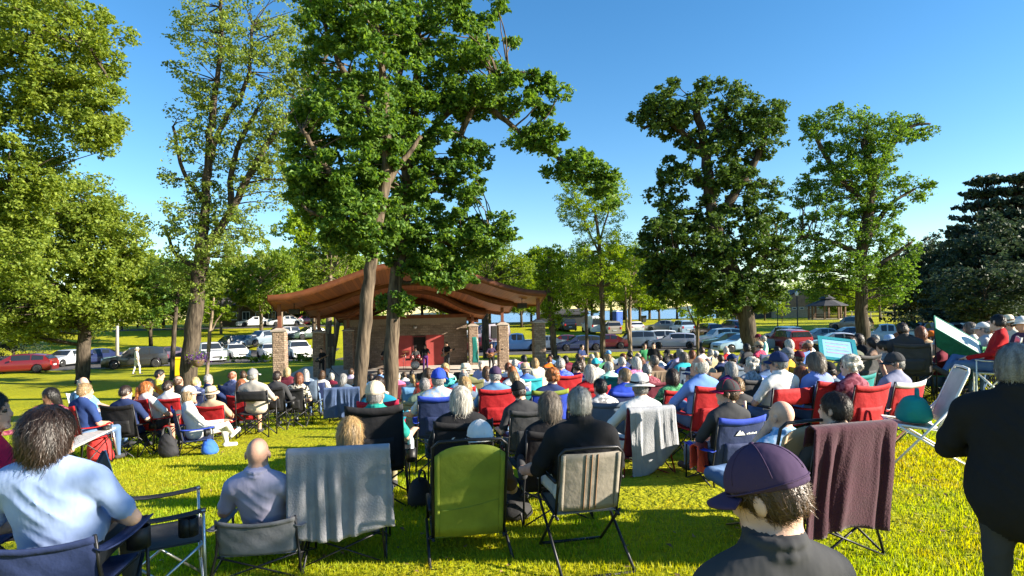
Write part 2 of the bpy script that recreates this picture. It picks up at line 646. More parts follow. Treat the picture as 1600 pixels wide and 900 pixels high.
def tree(label, D, trunk, limbs=(), blobs=(), leaf='oak', bark=BARK_DARK, size=.15, per=200, cr=28, name='tree', depth=.8, flat=.35, droop=0., twig=1.0, dshift=0.0, seed=1):
    """A tree at distance D. trunk and limbs: (px, py, radius px) at picture positions of this tree's own distance;
    blobs: (px, py, rx, ry, clumps)."""
    global rng
    rng = np.random.default_rng(seed)
    random.seed(seed)
    size, per = size * .80, int(per * 1.5)
    k = D / F
    base = P(trunk[0][0], trunk[0][1], D)
    gz = g(base.x, base.y)
    root = thing(name, label, 'tree', (base.x, base.y, gz), 0, GRP_TREE)
    mb = MB()
    nodes = []
    tp = [P(a, b_, D) for a, b_, r in trunk]
    tp[0].z = gz - .15
    # widen at the foot
    rs = [r * k for a, b_, r in trunk]
    foot = tp[0].copy()
    tp.insert(1, foot.lerp(tp[1], .12))
    rs = [rs[0] * 1.28, rs[0] * 1.0] + rs[1:]
    pts, rr = wob(tp, rs, rs[0] * .10)
    mb.tube(pts, rr, 14)
    nodes += list(zip(pts[3:], rr[3:]))
    for L in limbs:
        q = [P(a, b_, D) for a, b_, r in L]
        dy = random.uniform(-.5, .5) * depth * 2
        for i, v in enumerate(q):
            v.y += dy * i / max(1, len(q) - 1)
        pts, rr = wob(q, [r * k for a, b_, r in L], .05)
        mb.tube(pts, rr, 9)
        nodes += list(zip(pts, rr))
    clumps = []
    for (bx, by, rx, ry, n, *fr) in blobs:
        for _ in range(n):
            for _try in range(12):
                t, q = rng.uniform(0, 2 * math.pi), math.sqrt(rng.random())
                x, y = bx + rx * q * math.cos(t), by + ry * q * math.sin(t)
                dz = rng.uniform(-1, 1) * min(rx * 1.2, 160) * k * depth * math.sqrt(max(0.05, 1 - q * q))
                p = P(x, y, D)
                p.y += fr[0] + .3 * dz if fr else dz + dshift
                r = cr * k * rng.uniform(.65, 1.25)
                if all((p - c).length > .62 * (r + rc) for c, rc in clumps):
                    break
            clumps.append((p, r))
    NP = np.array([n[0][:] for n in nodes])
    for c, r in clumps:
        cv = np.array(c[:])
        dd = np.linalg.norm(NP - cv, axis=1) + np.maximum(0, NP[:, 2] - cv[2]) * 1.2
        i = int(np.argmin(dd))
        s, r0 = nodes[i]
        L = (c - s).length
        r0 = min(r0 * .5, .012 * twig + .014 * L * twig)
        mid = s.lerp(c, .5) + Vector((random.uniform(-1, 1), random.uniform(-1, 1), random.uniform(-.2, .9))) * L * .12
        pts, rr = wob([s, mid, c], [r0, r0 * .65, r0 * .25], .02, 3)
        mb.tube(pts, rr, 5, cap=False)
    inv = Matrix.Translation(-Vector(root.location))
    mb.V = [tuple(Vector(v) - Vector(root.location)) for v in mb.V]
    mb.build('trunk', bark, root)
    cl = [(Vector(c) - Vector(root.location), r) for c, r in clumps]
    obj('crown', crown_mesh('crown', cl, leaf, size, per, flat, droop), root)
    return root


# big oak pair in front of the stage: two separate trees
tree('tall oak whose thick trunk rises in front of the bandstand, leaning towards its twin', 15.0,
     [(560, 640, 11), (567, 540, 10.5), (575, 450, 10), (583, 385, 9.5), (596, 320, 9), (606, 240, 7.5), (598, 130, 6), (585, 20, 4)],
     [[(585, 375, 9), (560, 320, 7), (520, 270, 5), (490, 220, 3)], [(600, 290, 6), (628, 245, 4.5), (655, 205, 2.5)],
      [(602, 220, 8), (560, 150, 6), (520, 80, 4), (500, 10, 2)], [(590, 345, 6), (540, 350, 4), (495, 335, 2)]],
     [(545, 215, 85, 85, 52), (525, 300, 68, 48, 30), (560, 345, 62, 45, 24), (560, 80, 95, 80, 44), (500, 300, 45, 45, 15), (590, 370, 30, 30, 8), (480, 200, 25, 50, 8), (560, 10, 80, 40, 20)],
     leaf='oak', bark=BARK_MID, size=.155, per=205, cr=20.5, name='oak_tree', seed=11, depth=.9)
tree('tall oak with sunlit gnarled trunk, its long limb reaching over the stage roof', 17.5,
     [(608, 625, 11.5), (612, 540, 11), (617, 460, 10.5), (625, 390, 10), (630, 330, 9.5), (638, 250, 8), (650, 140, 6.5), (655, 20, 4)],
     [[(634, 300, 5), (655, 235, 4), (690, 185, 2.6)],
      [(640, 260, 7), (700, 175, 6), (760, 165, 5), (810, 205, 4), (850, 230, 3.2), (900, 262, 2.4), (945, 290, 1.4)],
      [(720, 210, 5), (765, 130, 4), (830, 120, 2.5)],
      [(628, 380, 6), (670, 372, 5), (720, 380, 4), (785, 360, 2)], [(622, 440, 4), (650, 440, 3), (690, 410, 2)], [(640, 240, 6), (620, 150, 4), (640, 60, 3)]],
     [(690, 300, 62, 62, 34), (665, 185, 70, 65, 34), (740, 130, 66, 62, 24), (700, 50, 110, 60, 38), (800, 150, 68, 30, 14), (840, 215, 42, 22, 11), (900, 262, 38, 20, 12), (945, 292, 24, 22, 8),
      (735, 255, 28, 38, 9), (690, 375, 60, 40, 20), (765, 365, 36, 32, 12), (640, 405, 32, 26, 8), (615, 470, 26, 16, 5), (690, 420, 34, 18, 6), (625, 350, 40, 40, 10), (850, 150, 26, 24, 6), (700, 435, 46, 9, 7), (615, 345, 30, 60, 9), (645, 170, 34, 120, 22, -1.3), (600, 250, 30, 90, 12, -1.6)],
     leaf='oak', bark=BARK_MID, size=.165, per=195, cr=18, name='oak_tree', seed=23, depth=.8)
# double-stemmed tree at the left
tree('tall sparse ash tree dividing into several bare sunlit stems above the lawn', 27.0,
     [(290, 592, 12.5), (302, 510, 11.5), (311, 430, 11), (318, 370, 10)],
     [[(316, 385, 8), (324, 300, 6.5), (332, 210, 5.5), (345, 130, 4), (352, 40, 3), (350, -60, 2)], [(318, 390, 8), (345, 360, 6.5), (375, 310, 5.5), (405, 255, 5), (440, 205, 4), (475, 165, 3), (520, 90, 2)],
      [(328, 250, 5), (350, 190, 4), (385, 130, 3), (395, 40, 2)], [(322, 320, 4), (290, 270, 3), (275, 200, 2)], [(360, 330, 5), (365, 250, 4), (400, 170, 3)], [(314, 420, 4), (275, 400, 3), (255, 360, 2)]],
     [(330, 180, 45, 52, 20), (310, 270, 50, 55, 18), (385, 220, 60, 70, 24), (440, 180, 45, 52, 18), (350, 90, 75, 62, 26), (420, 95, 75, 60, 24), (300, 350, 52, 38, 16), (360, 370, 60, 48, 22), (290, 420, 45, 35, 12), (420, 280, 45, 45, 12), (370, 10, 90, 50, 22), (475, 100, 35, 60, 10), (300, 440, 40, 20, 8)],
     leaf='ash', bark=BARK_DARK, size=.17, per=120, cr=23, name='ash_tree', seed=31, flat=.1)
# big maples at the left
tree('broad round maple with a short forked trunk on the lawn beside the red estate car', 37.0,
     [(128, 588, 10), (131, 540, 9), (133, 505, 9.5), (134, 480, 8)],
     [[(133, 505, 7), (110, 460, 5), (70, 420, 3)], [(134, 500, 7), (160, 450, 5), (190, 400, 3)], [(134, 490, 7), (135, 420, 5), (130, 340, 3)]],
     [(125, 440, 105, 75, 105), (60, 400, 90, 110, 85), (165, 390, 58, 70, 40), (120, 330, 60, 50, 24), (40, 490, 85, 40, 34), (175, 450, 50, 40, 18), (-40, 420, 70, 120, 40), (170, 345, 32, 28, 6)],
     leaf='maple', bark=BARK_DARK, size=.26, per=190, cr=21, name='maple_tree', seed=41, depth=.8)
tree('tall leafy maple overhanging the lawn with its upper boughs against the sky', 24.0,
     [(-130, 640, 18), (-120, 500, 15), (-110, 380, 13), (-90, 250, 10), (-70, 100, 7)],
     [[(-100, 280, 8), (-20, 200, 6), (60, 140, 4), (110, 140, 2.6), (140, 160, 1.6)], [(-110, 380, 8), (-50, 330, 5), (20, 290, 3)], [(-80, 160, 6), (20, 80, 4), (120, 60, 3), (165, 120, 1.6)]],
     [(20, 270, 62, 100, 46), (-10, 130, 80, 90, 42), (60, 170, 40, 40, 12), (145, 175, 38, 48, 19), (100, 135, 60, 30, 16), (90, 60, 100, 60, 40), (-60, 330, 100, 120, 45), (10, 30, 90, 50, 24), (70, 290, 30, 26, 6), (20, 390, 36, 50, 12), (150, 215, 26, 22, 7)],
     leaf='maple', bark=BARK_DARK, size=.19, per=230, cr=24, name='maple_tree', seed=43)
# oaks at the right
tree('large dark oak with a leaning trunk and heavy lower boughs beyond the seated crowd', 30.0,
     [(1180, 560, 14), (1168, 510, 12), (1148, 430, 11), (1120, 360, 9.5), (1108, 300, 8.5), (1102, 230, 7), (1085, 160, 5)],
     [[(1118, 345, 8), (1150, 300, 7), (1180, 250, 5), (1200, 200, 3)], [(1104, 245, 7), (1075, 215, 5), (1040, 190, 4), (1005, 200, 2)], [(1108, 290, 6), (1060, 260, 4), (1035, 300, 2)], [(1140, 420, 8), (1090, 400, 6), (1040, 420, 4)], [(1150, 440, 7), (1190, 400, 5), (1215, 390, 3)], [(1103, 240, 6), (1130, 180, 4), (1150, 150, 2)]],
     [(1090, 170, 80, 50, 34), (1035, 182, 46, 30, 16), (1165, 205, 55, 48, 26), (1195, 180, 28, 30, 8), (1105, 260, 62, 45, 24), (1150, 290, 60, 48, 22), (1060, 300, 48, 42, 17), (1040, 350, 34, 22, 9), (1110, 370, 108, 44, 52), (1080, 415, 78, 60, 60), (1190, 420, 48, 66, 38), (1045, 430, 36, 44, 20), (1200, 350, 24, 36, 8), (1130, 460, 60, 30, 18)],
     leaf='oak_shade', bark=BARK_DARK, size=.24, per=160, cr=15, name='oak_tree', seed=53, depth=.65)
tree('slimmer oak with open ragged branches standing beside the pickup and gazebo', 42.0,
     [(1348, 530, 10), (1346, 470, 9), (1346, 400, 8.5), (1356, 330, 7.5), (1362, 280, 6.5), (1350, 220, 5)],
     [[(1360, 290, 5), (1385, 240, 4), (1420, 200, 2.5), (1450, 195, 1.5)], [(1356, 320, 5), (1310, 270, 4), (1280, 210, 3)], [(1348, 400, 5), (1300, 380, 4), (1250, 370, 2)], [(1350, 380, 5), (1395, 320, 3), (1440, 292, 1.6)], [(1347, 430, 5), (1390, 400, 3), (1415, 380, 2)]],
     [(1310, 220, 55, 42, 24), (1285, 190, 32, 22, 8), (1370, 210, 45, 32, 16), (1425, 200, 32, 16, 9), (1310, 290, 62, 48, 28), (1270, 340, 48, 52, 24), (1250, 390, 34, 42, 14), (1310, 400, 55, 58, 34), (1385, 395, 42, 52, 24), (1400, 440, 26, 26, 9), (1425, 297, 34, 16, 8), (1360, 300, 32, 40, 10), (1300, 450, 40, 20, 8), (1340, 250, 50, 60, 22), (1370, 350, 40, 50, 14)],
     leaf='oak', bark=BARK_DARK, size=.24, per=150, cr=14.5, name='oak_tree', seed=61, depth=.85)
# young trees at the right of the stage
tree('slender young cottonwood with a straight thin trunk and airy crown by the lake', 44.0,
     [(942, 548, 4.5), (941, 480, 4), (938, 400, 3.2), (930, 330, 2)],
     [[(938, 400, 2), (915, 350, 1.2), (895, 310, .8)], [(936, 380, 2), (950, 330, 1.2), (960, 290, .8)]],
     [(922, 322, 50, 46, 40), (925, 385, 38, 36, 20), (948, 305, 26, 30, 12), (945, 430, 56, 44, 40), (902, 305, 26, 30, 12), (960, 395, 32, 34, 16)],
     leaf='birch', bark=BARK_MID, size=.16, per=170, cr=13, name='cottonwood_tree', seed=71)
tree('thin young ash with pale green leaves beside the maroon saloon car', 48.0,
     [(917, 545, 2.6), (916, 490, 2.4), (917, 430, 1.6)], [],
     [(905, 440, 38, 36, 26), (925, 470, 26, 24, 9), (890, 470, 20, 20, 6)], leaf='birch', bark=BARK_MID, size=.19, per=110, cr=11, name='ash_tree', seed=73)
tree('young two-stemmed birch with yellow green leaves in front of the parked white car', 48.0,
     [(985, 545, 3.2), (984, 500, 3), (985, 440, 2)], [[(985, 540, 2.4), (978, 500, 2), (975, 440, 1.2)]],
     [(990, 425, 36, 40, 30), (970, 460, 30, 24, 12), (1005, 460, 20, 22, 7), (990, 395, 20, 16, 5)], leaf='birch', bark=BARK_PALE, size=.19, per=110, cr=11, name='birch_tree', seed=79)
tree('sapling with a forked pale stem and few bright leaves near the big leaning oak', 40.0,
     [(1091, 553, 2.6), (1090, 520, 2.4), (1092, 480, 1.6)], [[(1090, 520, 1.6), (1080, 495, 1.2), (1072, 475, .8)]],
     [(1105, 490, 34, 18, 12), (1078, 486, 22, 16, 6), (1120, 470, 24, 16, 6)], leaf='birch', bark=BARK_MID, size=.17, per=90, cr=10, name='sapling', seed=83)
tree('ivy clad tree with drooping bright foliage at the end of the stage roof', 47.0,
     [(866, 533, 5), (862, 500, 4.5), (858, 450, 3.5), (858, 400, 2.5)], [],
     [(858, 440, 20, 52, 30), (862, 410, 22, 24, 10), (864, 495, 9, 22, 8), (850, 470, 16, 24, 8)], leaf='birch', bark=BARK_MID, size=.2, per=140, cr=9.5, name='willow_tree', seed=89, droop=1.5)
tree('leafy tree rising directly behind the stage roof end, dark trunk among parked cars', 50.0,
     [(760, 548, 6), (758, 500, 5.5), (762, 440, 4)], [],
     [(770, 410, 34, 30, 20), (800, 430, 28, 26, 12), (745, 440, 24, 24, 9)], leaf='far', bark=BARK_DARK, size=.24, per=130, cr=12, name='ash_tree', seed=91)
tree('sapling with a pale staked stem in front of the white saloon', 33.0,
     [(322, 590, 3.0), (327, 530, 2.7), (332, 485, 2.0), (334, 465, 1.4)], [[(328, 520, 1.5), (345, 490, 1)]],
     [(335, 480, 30, 16, 7), (318, 485, 18, 12, 4)], leaf='birch', bark=BARK_PALE, size=.17, per=60, cr=9, name='sapling', seed=97)
tree('thin dark trunked tree beside the yellow bin at the parking edge', 38.0,
     [(268, 578, 3.6), (272, 520, 3.4), (276, 480, 3), (280, 440, 2)], [],
     [(270, 440, 45, 42, 26), (245, 470, 32, 28, 12)], leaf='oak', bark=BARK_DARK, size=.22, per=140, cr=13, name='maple_tree', seed=101)
# pale slim trunks beside the left pillars
tree('slim pale trunk standing behind the second stage pillar', 41.5,
     [(512, 578, 5.5), (513, 530, 5), (514, 480, 4.2), (516, 430, 3)], [], [(505, 400, 34, 40, 22), (535, 385, 26, 34, 10)], leaf='far', bark=BARK_PALE, size=.22, per=130, cr=13, name='ash_tree', seed=103)
tree('slim leaning pale trunk beside the bandstand side wall', 44.0,
     [(517, 566, 4), (526, 520, 3.6), (531, 480, 3), (533, 440, 2)], [], [(530, 410, 30, 34, 14), (490, 420, 20, 30, 8)], leaf='ash', bark=BARK_PALE, size=.22, per=120, cr=13, name='ash_tree', seed=107)

# the tree beside the photographer whose dappled shade falls on the nearest chairs
tree('leafy maple at the side of the lawn shading the nearest chairs', .3,
     [(41967, 8000, 700), (41967, 0, 600), (42100, -9000, 400), (42100, -15000, 150)], [],
     [(42000, -15000, 6200, 4700, 18)], leaf='maple', bark=BARK_DARK, size=.20, per=190, cr=1700, name='maple_tree', seed=131, depth=24.0)

# ---- background trees: five crowns grown once, set out one by one
rng = np.random.default_rng(5)
random.seed(5)


def unit_crown(kind):
    cl = []
    if kind == 'round':
        for _ in range(60):
            d = rng.normal(size=3)
            d /= np.linalg.norm(d)
            q = rng.uniform(.3, 1) ** .5
            cl.append((Vector((d[0] * .42 * q, d[1] * .42 * q, .60 + d[2] * .36 * q)), rng.uniform(.09, .16)))
    elif kind == 'tall':
        for _ in range(58):
            z = rng.uniform(.18, .98)
            w = .27 * math.sin(min(1, (z - .08) / .95) * math.pi) ** .7 + .03
            a, q = rng.uniform(0, 6.28), rng.uniform(.2, 1)
            cl.append((Vector((w * q * math.cos(a), w * q * math.sin(a), z)), rng.uniform(.06, .12)))
    elif kind == 'airy':
        for _ in range(34):
            d = rng.normal(size=3)
            d /= np.linalg.norm(d)
            q = rng.uniform(.3, 1) ** .5
            cl.append((Vector((d[0] * .40 * q, d[1] * .40 * q, .64 + d[2] * .34 * q)), rng.uniform(.07, .12)))
    else:       # a conifer: separate tiers of boughs that droop and turn up at the tips
        for k in range(13):
            z = .10 + .86 * k / 13
            w = .40 * (1 - z) ** .8 + .03
            m_ = 9 if k < 9 else 6
            a0 = rng.uniform(0, 6.28)
            for j in range(m_):
                a = a0 + 6.28 * j / m_ + rng.uniform(-.2, .2)
                ww = w * rng.uniform(.75, 1.12)
                for q in (.32, .55, .78, 1.0):
                    cl.append((Vector((ww * q * math.cos(a), ww * q * math.sin(a), z - .07 * q + .05 * q ** 3)), (.040 + .035 * (1 - z)) * (1.25 - .6 * q)))
    return cl


UNIT = {}
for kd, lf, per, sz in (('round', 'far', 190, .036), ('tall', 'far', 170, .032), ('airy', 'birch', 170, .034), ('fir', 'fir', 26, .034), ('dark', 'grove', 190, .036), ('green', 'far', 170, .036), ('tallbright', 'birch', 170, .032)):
    shp = {'dark': 'round', 'green': 'tall', 'tallbright': 'tall'}.get(kd, kd)
    cl = unit_crown(shp)
    cm = crown_mesh('crown', cl, lf, sz, per, squash=.4 if kd == 'fir' else .75)
    tb = MB()
    tb.tube([(0, 0, -.02), (.004, 0, .2), (-.006, .004, .5), (0, 0, .8 if shp != 'fir' else .9)], [.022, .017, .012, .004], 8)
    for c, r in cl[::2]:
        s = Vector((0, 0, max(.16, c.z - .22)))
        tb.tube([s, s.lerp(c, .6) + Vector((0, 0, .02)), c], [.007, .004, .0015], 4, cap=False)
    UNIT[kd] = (cm, {b.name: tb.mesh('trunk', [b]) for b in (BARK_DARK, BARK_MID, BARK_PALE)})


def bgtree(px, D, ytop, wpx, kind, label, bark=BARK_MID, name='tree', yb=None):
    """A background tree with its foot on the ground at px, its top at ytop, about wpx wide in the picture."""
    wpx *= 1.22
    p = P(px, 500, D)
    gz = g(p.x, D) - .05
    top = P(px, ytop, D).z
    h = top - gz
    root = thing(name, label, 'tree', (p.x, D, gz), random.uniform(0, 6.28), 'trees beyond the car park')
    nat = {'round': .95, 'dark': .95, 'airy': .9, 'tall': .6, 'tallbright': .6, 'green': .6, 'fir': .85}[kind]
    w = wpx * D / F / nat
    cm, tm = UNIT[kind]
    obj('crown', cm, root, scale=(w, w, h))
    obj('trunk', tm[bark.name], root, scale=(h, h, h))
    return root


for a in [
    (235, 70, 395, 90, 'round', 'bushy tree between the lamp pole and the twin stemmed ash'),
    (275, 84, 425, 80, 'round', 'tree on the grassy bank behind the dark cars', BARK_DARK),
    (345, 78, 420, 70, 'tall', 'upright tree behind the silver pickup truck', BARK_PALE),
    (372, 90, 400, 70, 'airy', 'airy tree beside the brown lodge on the bank', BARK_PALE),
    (408, 80, 372, 92, 'round', 'bright green tree with pale trunk in front of the brown lodge', BARK_PALE),
    (440, 84, 400, 60, 'airy', 'small open tree in front of the brown lodge', BARK_PALE),
    (470, 96, 430, 60, 'round', 'low rounded tree at the end of the brown lodge'),
    (395, 125, 440, 110, 'dark', 'dark tree behind the brown lodge'),
    (490, 64, 395, 62, 'airy', 'light green tree close behind the stage roof'),
    (525, 75, 350, 80, 'airy', 'tall pale green tree above the stage roof, behind the oaks'),
    (478, 110, 330, 80, 'tallbright', 'tall thin crowned tree above the lodge end of the roof'),
    (575, 90, 380, 100, 'round', 'full tree behind the stage building'),
    (630, 95, 400, 100, 'round', 'rounded tree behind the stage door'),
    (690, 88, 395, 90, 'round', 'rounded tree behind the sunlit part of the stage wall'),
    (735, 100, 350, 70, 'tall', 'slim tree rising over the stage roof ridge'),
    (815, 92, 400, 56, 'tall', 'slim tree over the roof end beside the lake'),
    (845, 100, 388, 62, 'tallbright', 'bright slim tree by the lake shore next to the roof end'),
    (785, 104, 420, 60, 'airy', 'airy shore tree seen under the roof end'),
    (882, 98, 392, 60, 'round', 'rounded shore tree behind the black car'),
    (905, 106, 380, 66, 'dark', 'dark shore tree behind the white van'),
    (955, 100, 382, 70, 'airy', 'feathery shore tree behind the tan car'),
    (1000, 102, 385, 60, 'round', 'rounded shore tree near the blue portable toilet'),
    (1030, 98, 410, 50, 'tall', 'slim shore tree in front of the lake'),
    (1058, 106, 405, 56, 'round', 'shore tree behind the dark oak boughs'),
    (1150, 104, 440, 46, 'tall', 'shore tree beside the leaning oak trunk', BARK_DARK),
    (1195, 112, 440, 50, 'round', 'tree in front of the dark church wing', BARK_DARK),
    (1222, 100, 470, 26, 'airy', 'little tree before the church gable'),
    (1282, 150, 410, 60, 'airy', 'pale tree behind the church roof'),
    (1318, 135, 442, 54, 'tallbright', 'golden green tree behind the gazebo'),
    (1375, 95, 430, 44, 'airy', 'bright tree beside the rail fence', BARK_DARK),
    (1398, 92, 415, 52, 'airy', 'yellow green tree beyond the pickup truck', BARK_DARK),
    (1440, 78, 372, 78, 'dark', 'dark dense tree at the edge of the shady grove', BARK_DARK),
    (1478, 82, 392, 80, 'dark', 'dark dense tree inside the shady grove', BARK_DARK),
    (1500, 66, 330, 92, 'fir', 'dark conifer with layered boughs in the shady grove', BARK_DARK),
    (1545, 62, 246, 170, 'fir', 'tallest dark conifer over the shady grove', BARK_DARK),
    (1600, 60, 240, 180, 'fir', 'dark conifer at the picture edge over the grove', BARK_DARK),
    (765, 98, 375, 80, 'round', 'leafy tree beyond the roof end, behind the dark trunk'),
    (830, 108, 410, 70, 'round', 'low leafy shore tree beyond the last pillar'),
    (925, 112, 400, 80, 'round', 'broad shore tree beyond the cottonwood'),
    (1015, 110, 395, 70, 'tallbright', 'bright slim shore tree beyond the birch'),
    (445, 100, 385, 90, 'round', 'broad tree over the lodge roof'),
    (255, 95, 385, 90, 'round', 'broad tree between street light and ash trunk'),
    (330, 100, 395, 90, 'round', 'broad tree beyond the silver pickup'),
    (500, 90, 400, 80, 'round', 'broad tree beyond the second pillar'),
    (1295, 120, 440, 60, 'round', 'round tree between church and gazebo'),
    (1250, 160, 450, 70, 'round', 'far tree showing over the church roof'),
    (1405, 130, 450, 70, 'round', 'far tree beyond the rail fence'),
    (1425, 84, 380, 70, 'fir', 'dark conifer where the grove begins', BARK_DARK),
    (1462, 76, 365, 90, 'dark', 'broad dark tree in the front of the grove', BARK_DARK),
    (1540, 52, 400, 130, 'dark', 'low dark tree under the tallest conifer', BARK_DARK),
    (1575, 56, 330, 150, 'dark', 'dark round tree with bright lower leaves in the grove', BARK_DARK),
    (1520, 74, 370, 90, 'dark', 'dark tree behind the layered conifer', BARK_DARK),
    (1640, 58, 300, 150, 'dark', 'dark tree at the far end of the grove', BARK_DARK),
    (300, 92, 430, 70, 'round', 'tree on the bank between the ash trunk and the lodge'),
    (190, 88, 430, 70, 'round', 'tree on the bank behind the street light'),
    (550, 110, 350, 90, 'tall', 'tall tree above the stage roof between the oaks'),
    (660, 112, 380, 90, 'round', 'tree seen through the arch over the stage wall'),
    (708, 108, 400, 70, 'round', 'low tree seen between arch and stage wall'),
    (975, 112, 400, 60, 'round', 'shore tree half hidden by the two stemmed birch'),
    (1090, 112, 420, 60, 'round', 'shore tree behind the forked sapling'),
    (1340, 150, 430, 80, 'round', 'tree behind the slimmer oak trunk'),
    (1420, 120, 400, 80, 'dark', 'dark tree behind the rail fence'),
    (20, 62, 470, 90, 'dark', 'dark tree behind the red estate car', BARK_DARK),
    (-40, 55, 380, 150, 'dark', 'dark tree at the road end behind the maples', BARK_DARK),
    (75, 95, 440, 90, 'dark', 'dark tree on the grassy bank behind the round maple', BARK_DARK),
    (215, 100, 440, 60, 'round', 'tree on the bank behind the lamp pole', BARK_DARK),
]:
    bgtree(*a)

# the far wood closing the horizon on both sides of the lake
cl_ = []
for x0, x1, y0, n_ in ((-190, -34, 150, 130), (52, 175, 172, 100)):
    for _ in range(n_):
        x = rng.uniform(x0, x1)
        y = y0 + rng.uniform(-12, 14)
        h = 7.5 + 3 * math.sin(x * .11) + 2 * math.sin(x * .37)
        for q in (.25, .6, 1.0):
            cl_.append((Vector((x + rng.uniform(-2, 2), y, g(x, y) + max(1.2, h * q * rng.uniform(.75, 1.1)))), rng.uniform(2.0, 3.4)))
tag(obj('woods', crown_mesh('woods', cl_, 'far', .75, 85)), 'far green wood along the horizon', kind='stuff')
# ------------------------------------------------------------------ bandstand
def stone_material(name, c_lo, c_hi, mortar, scale=2.6, bump=.9):
    """Rough split-face blocks."""
    m = bpy.data.materials.new(name)
    m.use_nodes = True
    nt = m.node_tree
    b = nt.nodes['Principled BSDF']
    b.inputs['Roughness'].default_value = .95
    b.inputs['Specular IOR Level'].default_value = .1
    tc = nt.nodes.new('ShaderNodeTexCoord')
    # wrap the block courses round a box: the two horizontal axes are added together
    sp = nt.nodes.new('ShaderNodeSeparateXYZ')
    ad = nt.nodes.new('ShaderNodeMath')
    cb = nt.nodes.new('ShaderNodeCombineXYZ')
    nt.links.new(tc.outputs['Object'], sp.inputs[0])
    nt.links.new(sp.outputs[0], ad.inputs[0])
    nt.links.new(sp.outputs[1], ad.inputs[1])
    nt.links.new(ad.outputs[0], cb.inputs[0])
    nt.links.new(sp.outputs[2], cb.inputs[1])
    br = nt.nodes.new('ShaderNodeTexBrick')
    br.inputs['Scale'].default_value = scale
    br.inputs['Color1'].default_value = lin(c_lo)
    br.inputs['Color2'].default_value = lin(c_hi)
    br.inputs['Mortar'].default_value = lin(mortar)
    br.inputs['Mortar Size'].default_value = .03
    br.inputs['Brick Width'].default_value = .9
    br.inputs['Row Height'].default_value = .42
    nt.links.new(cb.outputs[0], br.inputs['Vector'])
    nz = nt.nodes.new('ShaderNodeTexNoise')
    nz.inputs['Scale'].default_value = 14
    nz.inputs['Detail'].default_value = 6
    nt.links.new(tc.outputs['Object'], nz.inputs['Vector'])
    mx = nt.nodes.new('ShaderNodeMix')
    mx.data_type = 'RGBA'
    mx.blend_type = 'OVERLAY'
    mx.inputs['Factor'].default_value = .55
    nt.links.new(br.outputs['Color'], mx.inputs[6])
    nt.links.new(nz.outputs['Fac'], mx.inputs[7])
    nt.links.new(mx.outputs[2], b.inputs['Base Color'])
    h = nt.nodes.new('ShaderNodeMath')
    h.operation = 'MULTIPLY_ADD'
    h.inputs[1].default_value = .8
    nt.links.new(nz.outputs['Fac'], h.inputs[0])
    inv = nt.nodes.new('ShaderNodeMath')
    inv.operation = 'SUBTRACT'
    inv.inputs[0].default_value = 1
    nt.links.new(br.outputs['Fac'], inv.inputs[1])
    nt.links.new(inv.outputs[0], h.inputs[2])
    bp = nt.nodes.new('ShaderNodeBump')
    bp.inputs['Strength'].default_value = bump
    bp.inputs['Distance'].default_value = .06
    nt.links.new(h.outputs[0], bp.inputs['Height'])
    nt.links.new(bp.outputs['Normal'], b.inputs['Normal'])
    return m


def plank_material(name, c_lo, c_hi, axis=0, scale=7.0, rough=.55):
    m = bpy.data.materials.new(name)
    m.use_nodes = True
    nt = m.node_tree
    b = nt.nodes['Principled BSDF']
    b.inputs['Roughness'].default_value = rough
    tc = nt.nodes.new('ShaderNodeTexCoord')
    sp = nt.nodes.new('ShaderNodeSeparateXYZ')
    nt.links.new(tc.outputs['Object'], sp.inputs[0])
    fl = nt.nodes.new('ShaderNodeMath')
    fl.operation = 'MULTIPLY'
    fl.inputs[1].default_value = scale
    nt.links.new(sp.outputs[axis], fl.inputs[0])
    f2 = nt.nodes.new('ShaderNodeMath')
    f2.operation = 'FLOOR'
    nt.links.new(fl.outputs[0], f2.inputs[0])
    wn_ = nt.nodes.new('ShaderNodeTexWhiteNoise')
    wn_.noise_dimensions = '1D'
    nt.links.new(f2.outputs[0], wn_.inputs['W'])
    rp = nt.nodes.new('ShaderNodeValToRGB')
    rp.color_ramp.elements[0].color = lin(c_lo)
    rp.color_ramp.elements[1].color = lin(c_hi)
    nt.links.new(wn_.outputs['Value'], rp.inputs['Fac'])
    fr = nt.nodes.new('ShaderNodeMath')
    fr.operation = 'FRACT'
    nt.links.new(fl.outputs[0], fr.inputs[0])
    cmp_ = nt.nodes.new('ShaderNodeMath')
    cmp_.operation = 'GREATER_THAN'
    cmp_.inputs[1].default_value = .08
    nt.links.new(fr.outputs[0], cmp_.inputs[0])
    mx = nt.nodes.new('ShaderNodeMix')
    mx.data_type = 'RGBA'
    mx.inputs[6].default_value = tuple(c * .3 for c in lin(c_lo)[:3]) + (1,)
    nt.links.new(cmp_.outputs[0], mx.inputs['Factor'])
    nt.links.new(rp.outputs['Color'], mx.inputs[7])
    nt.links.new(mx.outputs[2], b.inputs['Base Color'])
    return m


